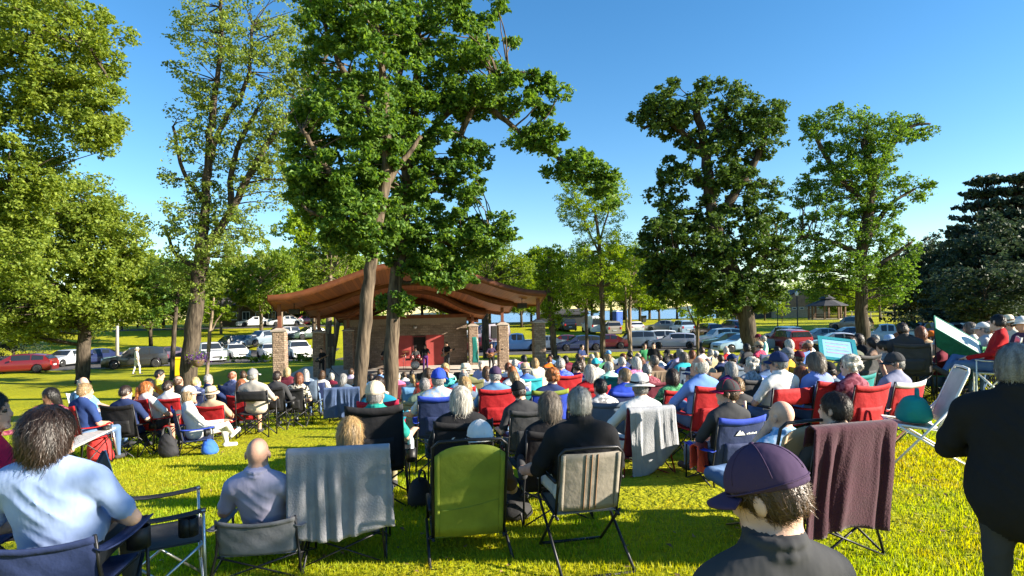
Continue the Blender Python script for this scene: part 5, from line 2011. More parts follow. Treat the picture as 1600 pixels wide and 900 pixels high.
    # legs
    for sd in (-1, 1):
        if sit:
            hj = hip + v3(sd * .09, .02, -.02)
            kn = v3(sd * .13, .46, sh + .10)
            an = v3(sd * .135, .50, .085)
            if legs == 'cross' and sd == 1:
                kn = v3(.06, .47, sh + .20)
                an = v3(-.22, .62, sh - .02)
            if legs == 'figure4' and sd == -1:
                kn = v3(-.34, .40, sh + .20)
                an = v3(.06, .50, sh + .20)
            if legs == 'out':
                an = v3(sd * .16, .74, .085)
                kn = v3(sd * .13, .44, sh + .10)
            if legs == 'kneeup' and sd == 1:
                kn = v3(.19, .36, sh + .36)
                an = v3(.17, .52, sh - .02)
            if legs == 'kneeup' and sd == -1:
                kn = v3(-.20, .44, sh + .16)
                an = v3(-.26, .80, sh + .06)
        else:
            hj = hip + v3(sd * .09, 0, -.04)
            st = .0
            if pose == 'walk':
                st = .17 * sd
            kn = v3(sd * .10, .03 + st * .6, .50)
            an = v3(sd * .11, -.03 + st, .085)
        mid = hj + (kn - hj) * .8
        Fd.cap(hj, mid, .085, .066, LEGS, .03, wr)
        Fd.cap(mid, kn, .060, .056, LEGS if sit and legs != 'kneeup' else CALF, .012)
        Fd.cap(kn, kn + (an - kn) * .45, .054, .052, CALF, .012)
        Fd.cap(kn + (an - kn) * .4, an, .052, .036, CALF, .012)
        ft = v3(0, 1, -.12) if an[2] < .2 else v3(-sd * .3, .6, .5) if legs in ('cross', 'figure4') else v3(0, .45, .85)
        ft = ft / np.linalg.norm(ft)
        toe = an + ft * .15 + v3(0, 0, -.03)
        if an[2] < .2:
            toe[2] = .042
        Fd.cap(an + v3(0, -.03, -.035), toe, .042, .036, SHOE, .012)
    # whole torso turned on the hips is done on the object; grid to mesh
    V, Q, MI = Fd.mesh()
    V = smooth_mesh(V, Q, 1)
    me = mesh_np('body', V, Q, [M_WHITE] * 6 + [M_EYE, M_LIP], MI, True)
    HMt = Matrix.Translation(Vector(hd)) @ Hm.to_4x4()
    _body[key] = (me, HMt)
    return _body[key]


_hair = {}


def hair_mesh(style, vox):
    key = (style, vox)
    if key in _hair:
        return _hair[key]
    Fd = Field((-.2, -.26, -.42 if style in ('long', 'pony') else -.2), (.2, .2, .22), vox)
    s = .0022 if vox < .013 else 0
    c = (0, -.014, .030)
    if style == 'short':
        Fd.ell(c, (.083, .103, .103), 0, .01, strand=s)
        Fd.ell((0, -.05, -.02), (.072, .062, .075), 0, .03, strand=s)
        Fd.ell((0, .12, -.02), (.085, .082, .095), 0, cut=True)
        Fd.cut_half((0, 0, -.075), (0, -.25, -1))
    elif style == 'ring':
        Fd.ell((0, -.016, .018), (.083, .102, .092), 0, .01, strand=s)
        Fd.ell((0, -.05, -.02), (.072, .062, .072), 0, .03, strand=s)
        Fd.ell((0, .11, -.0), (.09, .10, .12), 0, cut=True)
        Fd.ell((0, .01, .11), (.078, .105, .075), 0, cut=True)
        Fd.cut_half((0, 0, -.07), (0, -.2, -1))
    elif style == 'bob':
        Fd.ell((0, -.018, .028), (.094, .112, .108), 0, .02, strand=s * 2)
        Fd.ell((0, -.040, -.055), (.102, .088, .115), 0, .05, strand=s * 2)
        Fd.ell((0, .125, -.035), (.074, .10, .115), 0, cut=True)
        Fd.cut_half((0, -.05, -.125), (0, .3, -1))
    elif style == 'puffy':
        Fd.ell((0, -.02, .03), (.108, .122, .115), 0, .02, strand=s * 2)
        Fd.ell((0, -.040, -.060), (.122, .095, .115), 0, .05, strand=s * 2.4, wr=s)
        Fd.ell((0, .145, -.035), (.078, .11, .12), 0, cut=True)
        Fd.cut_half((0, -.05, -.15), (0, .4, -1))
    elif style in ('long', 'pony'):
        Fd.ell((0, -.016, .028), (.089, .108, .106), 0, .02, strand=s * 1.6)
        if style == 'long':
            Fd.ell((0, -.050, -.06), (.094, .075, .13), 0, .05, strand=s * 2)
            Fd.ell((0, -.085, -.20), (.090, .052, .15), 0, .06, strand=s * 2)
        else:
            Fd.ell((0, -.05, -.02), (.07, .062, .07), 0, .03, strand=s)
            Fd.ell((0, -.125, .02), (.03, .03, .03), 0, .02)
            Fd.cap((0, -.14, .01), (0, -.150, -.16), .032, .020, 0, .02)
        Fd.ell((0, .122, -.03), (.074, .092, .105), 0, cut=True)
    elif style == 'curly':
        for _ in range(46):
            a, b_ = random.uniform(0, 6.28), random.uniform(-.5, 1.5)
            x, y, z = .088 * math.cos(a) * math.cos(b_), -.02 + .10 * math.sin(a) * math.cos(b_), .03 + .105 * math.sin(b_)
            if y > .05 and z < .08:
                continue
            r_ = random.uniform(.022, .034)
            Fd.ell((x, y, z), (r_, r_, r_), 0, .012)
        Fd.ell(c, (.084, .10, .10), 0, .01)
        Fd.ell((0, .13, -.02), (.08, .086, .095), 0, cut=True)
        Fd.cut_half((0, 0, -.10), (0, .1, -1))
    elif style == 'bun':
        Fd.ell(c, (.083, .103, .103), 0, .01, strand=s)
        Fd.ell((0, -.05, -.01), (.070, .062, .07), 0, .03, strand=s)
        Fd.ell((0, -.10, .075), (.042, .040, .042), 0, .015)
        Fd.ell((0, .12, -.02), (.083, .082, .095), 0, cut=True)
        Fd.cut_half((0, 0, -.07), (0, -.25, -1))
    V, Q, MI = Fd.mesh()
    V = smooth_mesh(V, Q, 1)
    # loose strands lying over the mass of hair
    near = vox < .012
    n = 5200 if near else 1500 if vox < .016 else 520
    pick = rng.integers(0, len(Q), n)
    e = V[Q[pick]]
    u, v = rng.random((n, 1)), rng.random((n, 1))
    p = (e[:, 0] * (1 - u) + e[:, 1] * u) * (1 - v) + (e[:, 3] * (1 - u) + e[:, 2] * u) * v
    nr = np.cross(e[:, 2] - e[:, 0], e[:, 3] - e[:, 1])
    nr /= np.maximum(np.linalg.norm(nr, axis=1, keepdims=True), 1e-9)
    flow = np.array([0, -.25, -1.0]) if style in ('bob', 'puffy', 'long', 'pony') else np.array([0, -.7, -.55])
    jit = .16 if style in ('bob', 'long') else .30 if style in ('puffy', 'pony', 'bun') else .45 if style in ('short', 'ring') else 1.2
    pole = p - np.array([.02, -.03, .12])
    pole[:, 2] = 0
    t = flow + .55 * pole / np.maximum(np.linalg.norm(pole, axis=1, keepdims=True), .02) * (p[:, 2:3] > .08) + rng.normal(size=(n, 3)) * jit
    t -= nr * (t * nr).sum(1, keepdims=True)
    t /= np.maximum(np.linalg.norm(t, axis=1, keepdims=True), 1e-9)
    ln = rng.uniform(.018, .05, (n, 1)) * (1.6 if style in ('bob', 'long', 'puffy', 'pony') else .8)
    wd = (.0009 if near else .0018 if vox < .016 else .0032) * rng.uniform(.7, 1.3, (n, 1))
    sd_ = np.cross(nr, t)
    cv = rng.normal(size=(n, 1)) * .18
    R_, F_ = [], []
    for i_, (q, h) in enumerate(((0, -.001), (.5, .0022), (1.0, .0015))):
        h = h + rng.uniform(0, .0022, (n, 1)) + (rng.random((n, 1)) < .06) * q * .010
        c_ = p + t * ln * q + sd_ * cv * ln * q * q + nr * h - np.array([0, 0, 1]) * ln * .10 * q * q
        w_ = wd * (1.0, .9, .25)[i_]
        R_ += [c_ - sd_ * w_, c_ + sd_ * w_]
    S = np.stack(R_, 1).reshape(-1, 3)
    base = len(V) + 6 * np.arange(n)[:, None]
    Q2 = np.concatenate([base + np.array([[0, 1, 3, 2]]), base + np.array([[2, 3, 5, 4]])])
    V, Q = np.concatenate([V, S]), np.concatenate([Q, Q2])
    _hair[key] = mesh_np('hair', V, Q.astype(np.int32), [M_WHITE], None, True)
    return _hair[key]


_hat = {}


def hat_mesh(kind, vox):
    """Headgear in head coordinates: list of (name, mesh, slot)."""
    key = (kind, vox)
    if key in _hat:
        return _hat[key]
    out = []
    if kind in ('cap', 'capback'):
        Fd = Field((-.15, -.24, -.05), (.15, .26, .2), vox)
        Fd.ell((0, -.014, .036), (.097, .119, .116), 0, .01)
        Fd.cut_half((0, 0, .030), (0, .10, -1))
        sg = 1 if kind == 'cap' else -1
        if kind == 'capback':       # the open half moon above the strap
            Fd.ell((0, .105, .045), (.04, .03, .030), 0, cut=True)
        V, Q, MI = Fd.mesh()
        V = smooth_mesh(V, Q, 1)
        out.append(('crown', mesh_np('crown', V, Q, [M_WHITE]), 0))

        def brim(u, v):
            a = -1.15 + 2.3 * u
            r0, r1 = .106, .106 + .075 * math.cos(a) ** .7
            rr = r0 + (r1 - r0) * v
            return (rr * math.sin(a) * .86, sg * (rr * math.cos(a)) - .012, .040 - .018 * v - .022 * math.sin(a) ** 2)
        m = MB()
        m.sheet(brim, 12, 4, .006)
        out.append(('brim', m.mesh('brim', [M_WHITE]), 1))
        m = MB()
        m.ell((0, -.014, .151), (.010, .010, .007), 8)
        out.append(('button', m.mesh('button', [M_WHITE]), 1))
        if vox < .014:
            m = MB()
            for q in range(3):
                a = q * math.pi / 3 + .5
                pts = []
                for i in range(15):
                    b_ = -.02 + (math.pi + .04) * i / 14
                    x, y, z = .0975 * math.cos(b_) * math.cos(a), .1195 * math.cos(b_) * math.sin(a), .1165 * math.sin(b_)
                    if z > .004 + (.10 * y if kind == 'cap' else 0) * 0:
                        pts.append((x, y - .014, z + .036))
                m.tube(pts, .0016, 5)
            out.append(('seam', m.mesh('seam', [M_WHITE]), 1))
            m = MB()
            m.tube([(.0985 * math.cos(6.283 * i / 28), .1205 * math.sin(6.283 * i / 28) - .014, .036 + .004 * math.sin(6.283 * i / 28) * -1) for i in range(29)], .0026, 5)
            out.append(('sweatband', m.mesh('sweatband', [M_WHITE]), 1))
    else:                            # brimmed hats: bucket, straw
        hh = .115
        m = MB()
        prof = [(.096, .045), (.103, .045), (.101, .08), (.095, .125), (.078, .155), (.045, .166), (.005, .168)]
        m.lathe(prof, 28)
        out.append(('crown', m.mesh('crown', [M_WHITE]), 0))
        bw_ = .175 if kind == 'straw' else .152

        def br(u, v):
            a = 2 * math.pi * u
            r_ = .099 + (bw_ - .099) * v
            return (r_ * math.sin(a) * .95, r_ * math.cos(a) * 1.04, .050 - .020 * v + .010 * math.cos(2 * a) * v)
        m = MB()
        m.sheet(br, 28, 3, .006)
        out.append(('brim', m.mesh('brim', [M_WHITE]), 0))
        m = MB()
        m.lathe([(.1035, .056), (.1055, .057), (.1045, .078), (.1025, .079)], 28)
        out.append(('band', m.mesh('band', [M_WHITE]), 2))
    _hat[key] = out
    return out


PAL = {
    'white': (.60, .60, .59), 'offwhite': (.50, .48, .44), 'black': (.016, .016, .018), 'charcoal': (.045, .046, .05), 'grey': (.19, .19, .20), 'pale grey': (.46, .46, .47),
    'navy': (.022, .035, .10), 'royal blue': (.025, .06, .42), 'blue': (.06, .14, .42), 'pale blue': (.34, .47, .68), 'powder blue': (.27, .36, .60), 'denim': (.09, .15, .27), 'sky blue': (.14, .32, .55),
    'teal': (.015, .20, .20), 'green': (.03, .17, .07), 'mint': (.32, .62, .50), 'turquoise': (.03, .36, .42), 'olive': (.14, .14, .06), 'lime': (.20, .25, .03), 'red': (.38, .014, .018), 'crimson': (.36, .012, .05),
    'maroon': (.12, .012, .03), 'burgundy': (.13, .02, .035), 'pink': (.66, .14, .28), 'coral': (.58, .08, .06), 'orange': (.72, .16, .02), 'yellow': (.72, .46, .02), 'mustard': (.55, .32, .04), 'purple': (.075, .022, .12),
    'lilac': (.36, .33, .50), 'lavender': (.40, .38, .52), 'plum': (.055, .035, .075), 'brown': (.12, .07, .045), 'tan': (.42, .31, .20), 'beige': (.52, .44, .32), 'cream': (.66, .60, .46), 'taupe': (.25, .22, .18), 'khaki': (.30, .26, .16), 'slate': (.10, .14, .20), 'stone': (.38, .36, .33),
}
HAIRC = {'white': (.56, .53, .46), 'silver': (.34, .33, .31), 'grey': (.27, .26, .25), 'blond': (.50, .36, .17), 'sandy': (.33, .22, .11), 'ginger': (.36, .12, .03), 'auburn': (.20, .065, .025), 'brown': (.085, .045, .022), 'dark brown': (.030, .017, .012), 'black': (.011, .009, .009), 'grey brown': (.16, .13, .10), 'honey': (.40, .26, .11)}
SKINC = [(.52, .30, .21), (.58, .36, .26), (.46, .26, .18), (.60, .38, .29)]
M_SKIN = [mat('skin', c, .55, noise=.09, nscale=14, bump=.12, bscale=90, spec=.35) for c in SKINC]
M_SKIND = mat('skin_dark', (.13, .065, .04), .5, noise=.1, nscale=14)


def cloth(c, name='cloth', near=False):
    return mat(name, PAL[c] if isinstance(c, str) else c, .9, noise=.035, nscale=4, bump=.7 if near else .4, bscale=7.5, spec=.12, stretch=(1, 1, .55))


_hm = {}


def hairm(c):
    if c in _hm:
        return _hm[c]
    m = mat('hair', HAIRC[c], .42, noise=.30, nscale=34, stretch=(1, 1, .10), bump=.5, bscale=60, spec=.45)
    nt = m.node_tree
    b = nt.nodes['Principled BSDF']
    src = b.inputs['Base Color'].links[0].from_socket
    ge = nt.nodes.new('ShaderNodeNewGeometry')
    mr = nt.nodes.new('ShaderNodeMapRange')
    mr.inputs['To Min'].default_value = .62
    mr.inputs['To Max'].default_value = 1.38
    nt.links.new(ge.outputs['Random Per Island'], mr.inputs['Value'])
    mx = nt.nodes.new('ShaderNodeVectorMath')
    mx.operation = 'SCALE'
    nt.links.new(src, mx.inputs[0])
    nt.links.new(mr.outputs['Result'], mx.inputs['Scale'])
    nt.links.new(mx.outputs['Vector'], b.inputs['Base Color'])
    _hm[c] = m
    return m


STRIPES = {}


def print_cloth(c1, c2, scale=22):
    """A small printed pattern."""
    k = (c1, c2, scale)
    if k in STRIPES:
        return STRIPES[k]
    m = mat('print_cloth', PAL[c1], .9, noise=.02, nscale=scale, color2=PAL[c2]).copy()
    for n in m.node_tree.nodes:
        if n.type == 'VALTORGB':
            n.color_ramp.elements[0].position = .46
            n.color_ramp.elements[1].position = .54
    STRIPES[k] = m
    return m


PEOPLE = []


def person(label, x, y, z, rotz, pose='sit', sh=.42, scale=1.0, hair='short', hc='brown', hat=None, hatc=('white', 'white', 'black'), top='blue', long_sleeve=False, legs_c='denim', shorts=False, shoe='charcoal',
           skin=0, vox=.022, rec=10, w=1.0, belly=0., yaw=0, pitch=0, hroll=0, arms='lap', legs='down', jacket=False, collar=False, group='audience on the lawn', topm=None, cat='person'):
    me, Hm = body(pose, sh / scale, rec, w, belly, yaw, pitch, hroll, arms, legs, vox, 0, jacket, collar)
    sk = M_SKIND if skin == 9 else M_SKIN[skin % 4]
    near = vox < .013
    tm = topm or cloth(top, 'top_cloth', near)
    lm = cloth(legs_c, 'trouser_cloth', near)
    o = obj('person', me, None, (x, y, z), (0, 0, rotz), [sk, tm, tm if long_sleeve else sk, lm, sk if shorts else lm, cloth(shoe, 'shoe_cloth')], (scale,) * 3)
    tag(o, label, cat, group)
    hv = .009 if vox < .012 else .013 if vox < .018 else .018
    if hair:
        h = obj('hair', hair_mesh(hair, hv), o, mats=[hairm(hc)])
        h.matrix_basis = Hm
    if hat:
        parts = hat_mesh(hat, hv)
        # the crown carries the smaller pieces
        ht_m = obj('cap' if hat.startswith('cap') else 'hat', parts[0][1], o, mats=[cloth(hatc[0], 'hat_cloth', near)])
        ht_m.matrix_basis = Hm
        for nm, m_, sl in parts[1:]:
            obj(nm, m_, ht_m, mats=[cloth(hatc[min(sl, len(hatc) - 1)], 'hat_cloth', near)])
    PEOPLE.append(o)
    return o
# ------------------------------------------------------------------ chairs (local: the sitter faces +y, the seat is .42 high)
M_FRAME = mat('dark_steel_tube', (.035, .035, .038), .4, metal=.6, noise=.1)
M_ALU = mat('aluminium_tube', (.62, .62, .62), .35, metal=.85, noise=.06)
M_WTUBE = mat('white_tube', (.72, .72, .70), .4, noise=.04)
_ch = {}


def _capped(u, p=2.0):
    return max(0.0, 1 - abs(2 * u - 1) ** p)


def chair_parts(kind, sh=.42):
    """List of (name, mesh, slot); slot c = main cloth, f = frame, e = edge cloth, k = black."""
    sh = round(sh / .03) * .03
    ck = (kind, round(sh, 2))
    if ck in _ch:
        return _ch[ck]
    out = []

    def part(name, fill, slot, sm=True):
        m = MB()
        fill(m)
        m.V = [(x, y, z * sh / .42 if z < .42 else z + sh - .42) for x, y, z in m.V]
        me = m.mesh(name, [M_WHITE], sm)
        out.append((name, me, slot))
    if kind in ('camp', 'camphigh', 'campfar', 'camplow'):
        hb = {'camphigh': .66, 'camplow': .26}.get(kind, .54)
        w = .27
        nu, nv = (16, 12) if kind != 'campfar' else (6, 4)

        def back(u, v):
            x = (2 * u - 1) * w
            h = .015 + (hb - .03 * _capped(u)) * v
            wk = .006 * math.sin(9 * v + 5 * u) * math.sin(13 * u + 3 * v) * _capped(v, 4) if kind != 'campfar' else 0
            return (x, -.175 - .24 * h - .055 * _capped(u) * (1 - .55 * v) + wk, .42 + h)
        part('back_rest', lambda m: m.sheet(back, nu, nv, .010), 'c')
        if kind != 'campfar':
            hem = lambda v0, v1, o: (lambda u, v: (lambda p: (p[0] * 1.004, p[1] - o, p[2]))(back(u, v0 + (v1 - v0) * v)))
            part('top_hem', lambda m: m.sheet(hem(.88, 1.012, .010), nu, 2, .007), 'e')
            if kind != 'camplow':
                pk = lambda u, v: (lambda p: (p[0], p[1] - .012, p[2]))(back(.16 + .68 * u, .10 + .42 * v))
                part('back_pocket', lambda m: m.sheet(pk, 8, 4, .006), 'c')

        def seat(u, v):
            x = (2 * u - 1) * (w - .01)
            return (x, -.19 + .45 * v, .425 - .035 * _capped(u) * _capped(v * .8 + .1))
        part('seat', lambda m: m.sheet(seat, nu, 5, .010), 'c')
        if kind != 'campfar':
            for s in (-1, 1):
                part('arm_rest', lambda m: m.sheet(lambda u, v: (s * (.262 + .075 * u), -.24 + .50 * v, .635 - .02 * _capped(v) - .012 * _capped(u)), 3, 6, .008), 'e')
            hp_ = lambda m: m.sheet(lambda u, v: (.30 + .055 * math.cos(2 * math.pi * u), .16 + .055 * math.sin(2 * math.pi * u), .60 - .11 * v), 12, 2, .005)
            part('cup_holder', hp_, 'k')
        r = .0095

        def X(m, a, b_, c, d):
            m.tube([a, b_], r, 6)
            m.tube([c, d], r, 6)
        y0, y1 = -.24, .25
        part('front_legs', lambda m: X(m, (-.31, y1, .015), (.27, y1 - .02, .425), (.31, y1, .015), (-.27, y1 - .02, .425)), 'f')
        part('back_legs', lambda m: X(m, (-.31, y0 - .04, .015), (.27, y0 + .03, .425), (.31, y0 - .04, .015), (-.27, y0 + .03, .425)), 'f')
        for s in (-1, 1):
            part('side_legs', lambda m: X(m, (s * .315, y0 - .04, .018), (s * .285, y1, .425), (s * .315, y1, .018), (s * .285, y0 + .03, .425)), 'f')
            part('back_post', lambda m: m.tube([(s * .31, y0 - .03, .02), (s * .285, -.20, .44), (s * .272, -.178 - .24 * (hb * .5), .42 + hb * .5), (s * .270, -.178 - .24 * hb, .42 + hb + .02)], r, 6), 'f')
            part('arm_post', lambda m: m.tube([(s * .315, y1, .02), (s * .305, y1 - .005, .635)], r, 6), 'f')
        feet = MB()
    elif kind == 'director':
        for z0, z1, nm in ((.66, .86, 'back_rest'),):
            part(nm, lambda m: m.sheet(lambda u, v: ((2 * u - 1) * .29, -.215 - .03 * v - .03 * _capped(u), z0 + (z1 - z0) * v), 8, 3, .010), 'c')
        part('seat', lambda m: m.sheet(lambda u, v: ((2 * u - 1) * .28, -.2 + .44 * v, .425 - .03 * _capped(u)), 8, 5, .010), 'c')
        for s in (-1, 1):
            part('arm_rest', lambda m: m.box((s * .31 - .035, -.22, .625), (s * .31 + .035, .24, .65), bev=.01), 'f', False)
            part('back_post', lambda m: m.tube([(s * .31, -.22, .02), (s * .31, -.21, .64), (s * .305, -.25, .88)], .012, 6), 'f')
            part('front_post', lambda m: m.tube([(s * .31, .22, .02), (s * .31, .22, .63)], .012, 6), 'f')
        for y in (-.20, .21):
            part('cross_legs', lambda m: (m.tube([(-.31, y, .03), (.29, y, .42)], .010, 6), m.tube([(.31, y + .012, .03), (-.29, y + .012, .42)], .010, 6)), 'f')
        for z in (.36,):
            part('brace', lambda m: m.tube([(-.3, -.215, z + .06), (-.15, -.235, z - .04), (.15, -.235, z - .04), (.3, -.215, z + .06)], .009, 6), 'f')
    elif kind in ('sling', 'slinghigh', 'lawn'):
        hb = {'sling': .47, 'slinghigh': .77, 'lawn': .62}[kind]
        rec = {'sling': .26, 'slinghigh': .30, 'lawn': .42}[kind]
        w = .255

        def back(u, v):
            x = (2 * u - 1) * w
            h = .03 + (hb - .05) * v
            top = 1 if kind != 'slinghigh' else 1 - .10 * (abs(2 * u - 1) ** 3) * v
            return (x, -.17 - rec * h - .025 * _capped(u), .40 + h * top)
        part('back_rest', lambda m: m.sheet(back, 12, 10, .007), 'c')
        for s in (-1, 1):
            part('side_hem', lambda m: m.sheet(lambda u, v: (lambda p: (p[0], p[1] - .008, p[2]))(back((.0 if s < 0 else .93) + .07 * u, .02 + .96 * v)), 2, 8, .005), 'c')
        if kind == 'slinghigh':
            part('seam', lambda m: m.tube([(lambda p: (p[0], p[1] - .006, p[2]))(back(.04 + .92 * q / 10, .30 + .10 * (q / 10) ** 2)) for q in range(11)], .0045, 5), 'c')
        if kind == 'sling':
            for q in (.40, .50, .60):
                part('stripe', lambda m: m.sheet(lambda u, v: (lambda p: (p[0], p[1] - .0065, p[2]))(back(q + .02 * (u - .5), .02 + .96 * v)), 1, 8, .003), 'b')
        part('seat', lambda m: m.sheet(lambda u, v: ((2 * u - 1) * w, -.16 + .45 * v, .40 + .03 * v - .03 * _capped(v)), 6, 6, .007), 'c')
        zt = .40 + hb
        yt = -.17 - rec * hb
        r = .0125

        def loop(m):
            p = [(-w - .012, -.14, .39), (-w - .012, -.17 - rec * .25, .65), (-w - .012, yt + .012, zt - .03), (-w + .03, yt, zt + .008), (0, yt - .004, zt + .014), (w - .03, yt, zt + .008), (w + .012, yt + .012, zt - .03), (w + .012, -.17 - rec * .25, .65), (w + .012, -.14, .39)]
            m.tube(p, r, 7)
        part('back_frame', loop, 'f')
        part('seat_frame', lambda m: m.tube([(-w - .012, -.2, .375), (-w - .012, .27, .43), (-w + .02, .295, .435), (w - .02, .295, .435), (w + .012, .27, .43), (w + .012, -.2, .375)], r, 7), 'f')
        for s in (-1, 1):
            x = s * (w + .035)
            part('front_leg', lambda m: m.tube([(x, -.30, .66) if kind == 'lawn' else (x, -.16, .40), (x, .26, .02)], r, 7), 'f')
            part('rear_leg', lambda m: m.tube([(x + s * .012, .24, .43), (x + s * .012, -.40, .02)], r, 7), 'f')
            if kind != 'lawn':
                part('arm_rest', lambda m: m.tube([(x, -.17 - rec * .24, .65), (x, .10, .645), (x, .22, .635), (x, .24, .44)], .014, 7), 'f')
        part('rear_bar', lambda m: m.tube([(-w - .047, -.40, .022), (w + .047, -.40, .022)], r, 7), 'f')
        part('front_bar', lambda m: m.tube([(-w - .035, .26, .022), (w + .035, .26, .022)], r, 7), 'f')
    _ch[ck] = out
    return out


def chair(label, kind, color, x, y, z, rotz, sh=.42, frame=None, edge=None, group='folding chairs of the audience', clothm=None, ws=1.0, name='camp_chair'):
    r = thing(name, label, 'folding chair', (x, y, z), rotz, group)
    r.scale = (ws, 1, 1)
    cm = clothm or mat('chair_canvas', PAL[color], .75, noise=.08, nscale=7, bump=.35, bscale=14, spec=.25)
    em = mat('chair_canvas', PAL[edge], .8, noise=.08) if edge else cm
    fm = frame or M_FRAME
    for nm, me, sl in chair_parts(kind, sh):
        obj(nm, me, r, mats=[{'c': cm, 'f': fm, 'e': em, 'k': M_BLACK, 'b': mat('brown_web', (.20, .12, .07), .85)}[sl]])
    return r


def drape(label, name, cat, c, color, rotz, w=.30, front=.25, back=.55, top=.97, yt=-.32, th=.008, skew=0.0, folds=5, amp=.03, seed=0, sheen=.05, clothm=None, hem=.08, slope=.24):
    """Cloth hung over a chair back: c is the chair's foot point."""
    rs = random.Random(seed)
    ph = [rs.uniform(0, 6.28) for _ in range(4)]
    tot = front + back

    def fn(u, v):
        s = v * tot - front            # <0 in front of the top bar, >0 behind it
        x = (2 * u - 1) * w * (1 + .10 * max(0, s))
        k = min(1, abs(s) / .25)
        uu = u + .09 * math.sin(4.1 * u * 2 + ph[1]) + .05 * v * math.sin(7 * u + ph[2])
        sn = math.sin(folds * 2 * math.pi * uu + ph[0])
        f = amp * k * (math.copysign(abs(sn) ** .7, sn) * (.55 + .45 * math.sin(2.6 * u * math.pi + ph[3])) + .35 * math.sin(folds * 5.1 * math.pi * uu + 3 * v + ph[1]) + .25 * math.sin(9 * v + 6 * u + ph[0]))
        rnd = .022
        dip = .02 * math.sin(math.pi * u * 2 + ph[2])
        hemz = hem * math.sin(3.1 * u + ph[3]) * max(0, s) / max(.01, back)
        if s < -rnd:
            h = -s - rnd
            return (x, yt + .035 + slope * h * .9 + abs(f) * .35, top - h)
        if s > rnd:
            h = s - rnd
            return (x + skew * h, yt - .028 + slope * h * .55 - (f + amp) * .8, top - h + dip * k + hemz)
        t = s / rnd
        return (x, yt - .028 * t, top + .012 * (1 - t * t))
    m = MB()
    m.sheet(fn, 44, 30, th)
    o = m.build(name, clothm or mat('hung_cloth', PAL[color] if isinstance(color, str) else color, .9, noise=.08, nscale=8, bump=.3, bscale=70, sheen=sheen), None, loc=c, rot=(0, 0, rotz))
    tag(o, label, cat)
    return o
# ------------------------------------------------------------------ the audience
STAGE = (-6.0, 37.0)
SEAT = {}


def face_to(x, y, tx, ty):
    return -math.atan2(tx - x, ty - y)


def put(px, yt, D, label, chairspec=None, chairlabel=None, stand=False, turn=0, sc=1.0, vox=None, **k):
    """Seat (or stand) a person so that the top of the head shows at picture position (px, yt), at distance D."""
    if vox is None:
        vox = .0105 if D < 6.3 else .014 if D < 10 else .02
    top = P(px, yt, D)
    gz = g(top.x, D)
    H = top.z - gz
    hat = k.get('hat')
    if hat:
        H -= .03
    rot = face_to(top.x, D, *STAGE) + R(turn)
    sh = .42
    if stand:
        sc = H / 1.745
        if not .85 < sc < 1.12:
            print('STAND', round(sc, 2), label)
            sc = min(1.12, max(.85, sc))
        z = gz
        sit_y = 0
        pose = k.pop('pose', 'stand')
        o = person(label, top.x, D, z, rot, pose=pose, scale=sc, vox=vox, **k)
        return o, None
    if D > 7.0:        # no two people sit quite alike
        q = random.Random(int(px * 7 + yt * 13))
        k.setdefault('yaw', q.choice((-38, -20, -8, 0, 12, 26)))
        k.setdefault('hroll', q.choice((-6, 0, 0, 5)))
        k.setdefault('pitch', q.choice((-10, 0, 0, 6)))
        k.setdefault('arms', q.choice(('lap', 'lap', 'rest', 'fold', 'reach')))
        k.setdefault('w', q.choice((.92, 1.0, 1.0, 1.1)))
        k.setdefault('belly', q.choice((0, 0, .4)))
        k.setdefault('rec', q.choice((4, 10, 10, 16)))
        k.setdefault('legs', q.choice(('down', 'down', 'out', 'cross')))
        k.setdefault('skin', q.choice((0, 1, 1, 2, 3)))
        if 'topm' not in k and isinstance(k.get('top'), str) and q.random() < .26:
            c1 = PAL[k['top']]
            PAL['_lt_' + k['top']] = tuple(min(.6, c * 1.7 + .05) for c in c1)
            k['topm'] = print_cloth(k['top'], '_lt_' + k['top'], q.choice((16, 24, 34)))
    sh = H - .868 * sc
    if not .14 < sh < .66:
        print('SEAT', round(sh, 2), label)
    sh = min(.66, max(.14, sh))
    if vox > .012:
        q = round(sh / .06) * .06
        sc = sc * (1 + (sh - q) / (q + .868))
        sh = q * sc / sc
        body_sh = q
    else:
        body_sh = sh / sc
    rec = k.get('rec', 10)
    # the head sits a little behind the hips when reclined: shift the hips so that the head is at px
    off = -.0 
    o = person(label, top.x, D, gz, rot, pose='sit', sh=body_sh * sc, scale=sc, vox=vox, **k)
    if D > 7.0:
        o.rotation_euler.y = R(random.Random(int(px * 3 + yt)).choice((-5, -3, 0, 0, 3, 5)))
    c = None
    if chairspec:
        bits = chairspec.split(':')
        kind, colr = bits[0], bits[1]
        fr = {'w': M_WTUBE, 'a': M_ALU, 'r': mat('red_tube', (.20, .02, .02), .4)}.get(bits[2] if len(bits) > 2 else '', M_FRAME)
        edge = bits[3] if len(bits) > 3 else None
        if kind == 'camp' and D > 14:
            kind = 'campfar'
        c = chair(chairlabel or ('%s folding chair under the %s' % (colr, label)), kind, colr, top.x, D, gz, rot, body_sh * sc, fr, edge)
        SEAT[c.name] = body_sh * sc
    return o, c


def at(o, lx, ly, lz=0):
    """A point given in the frame of a seated person or chair."""
    m = Matrix.Translation(o.location) @ Matrix.Rotation(o.rotation_euler.z, 4, 'Z')
    return m @ Vector((lx, ly, lz))


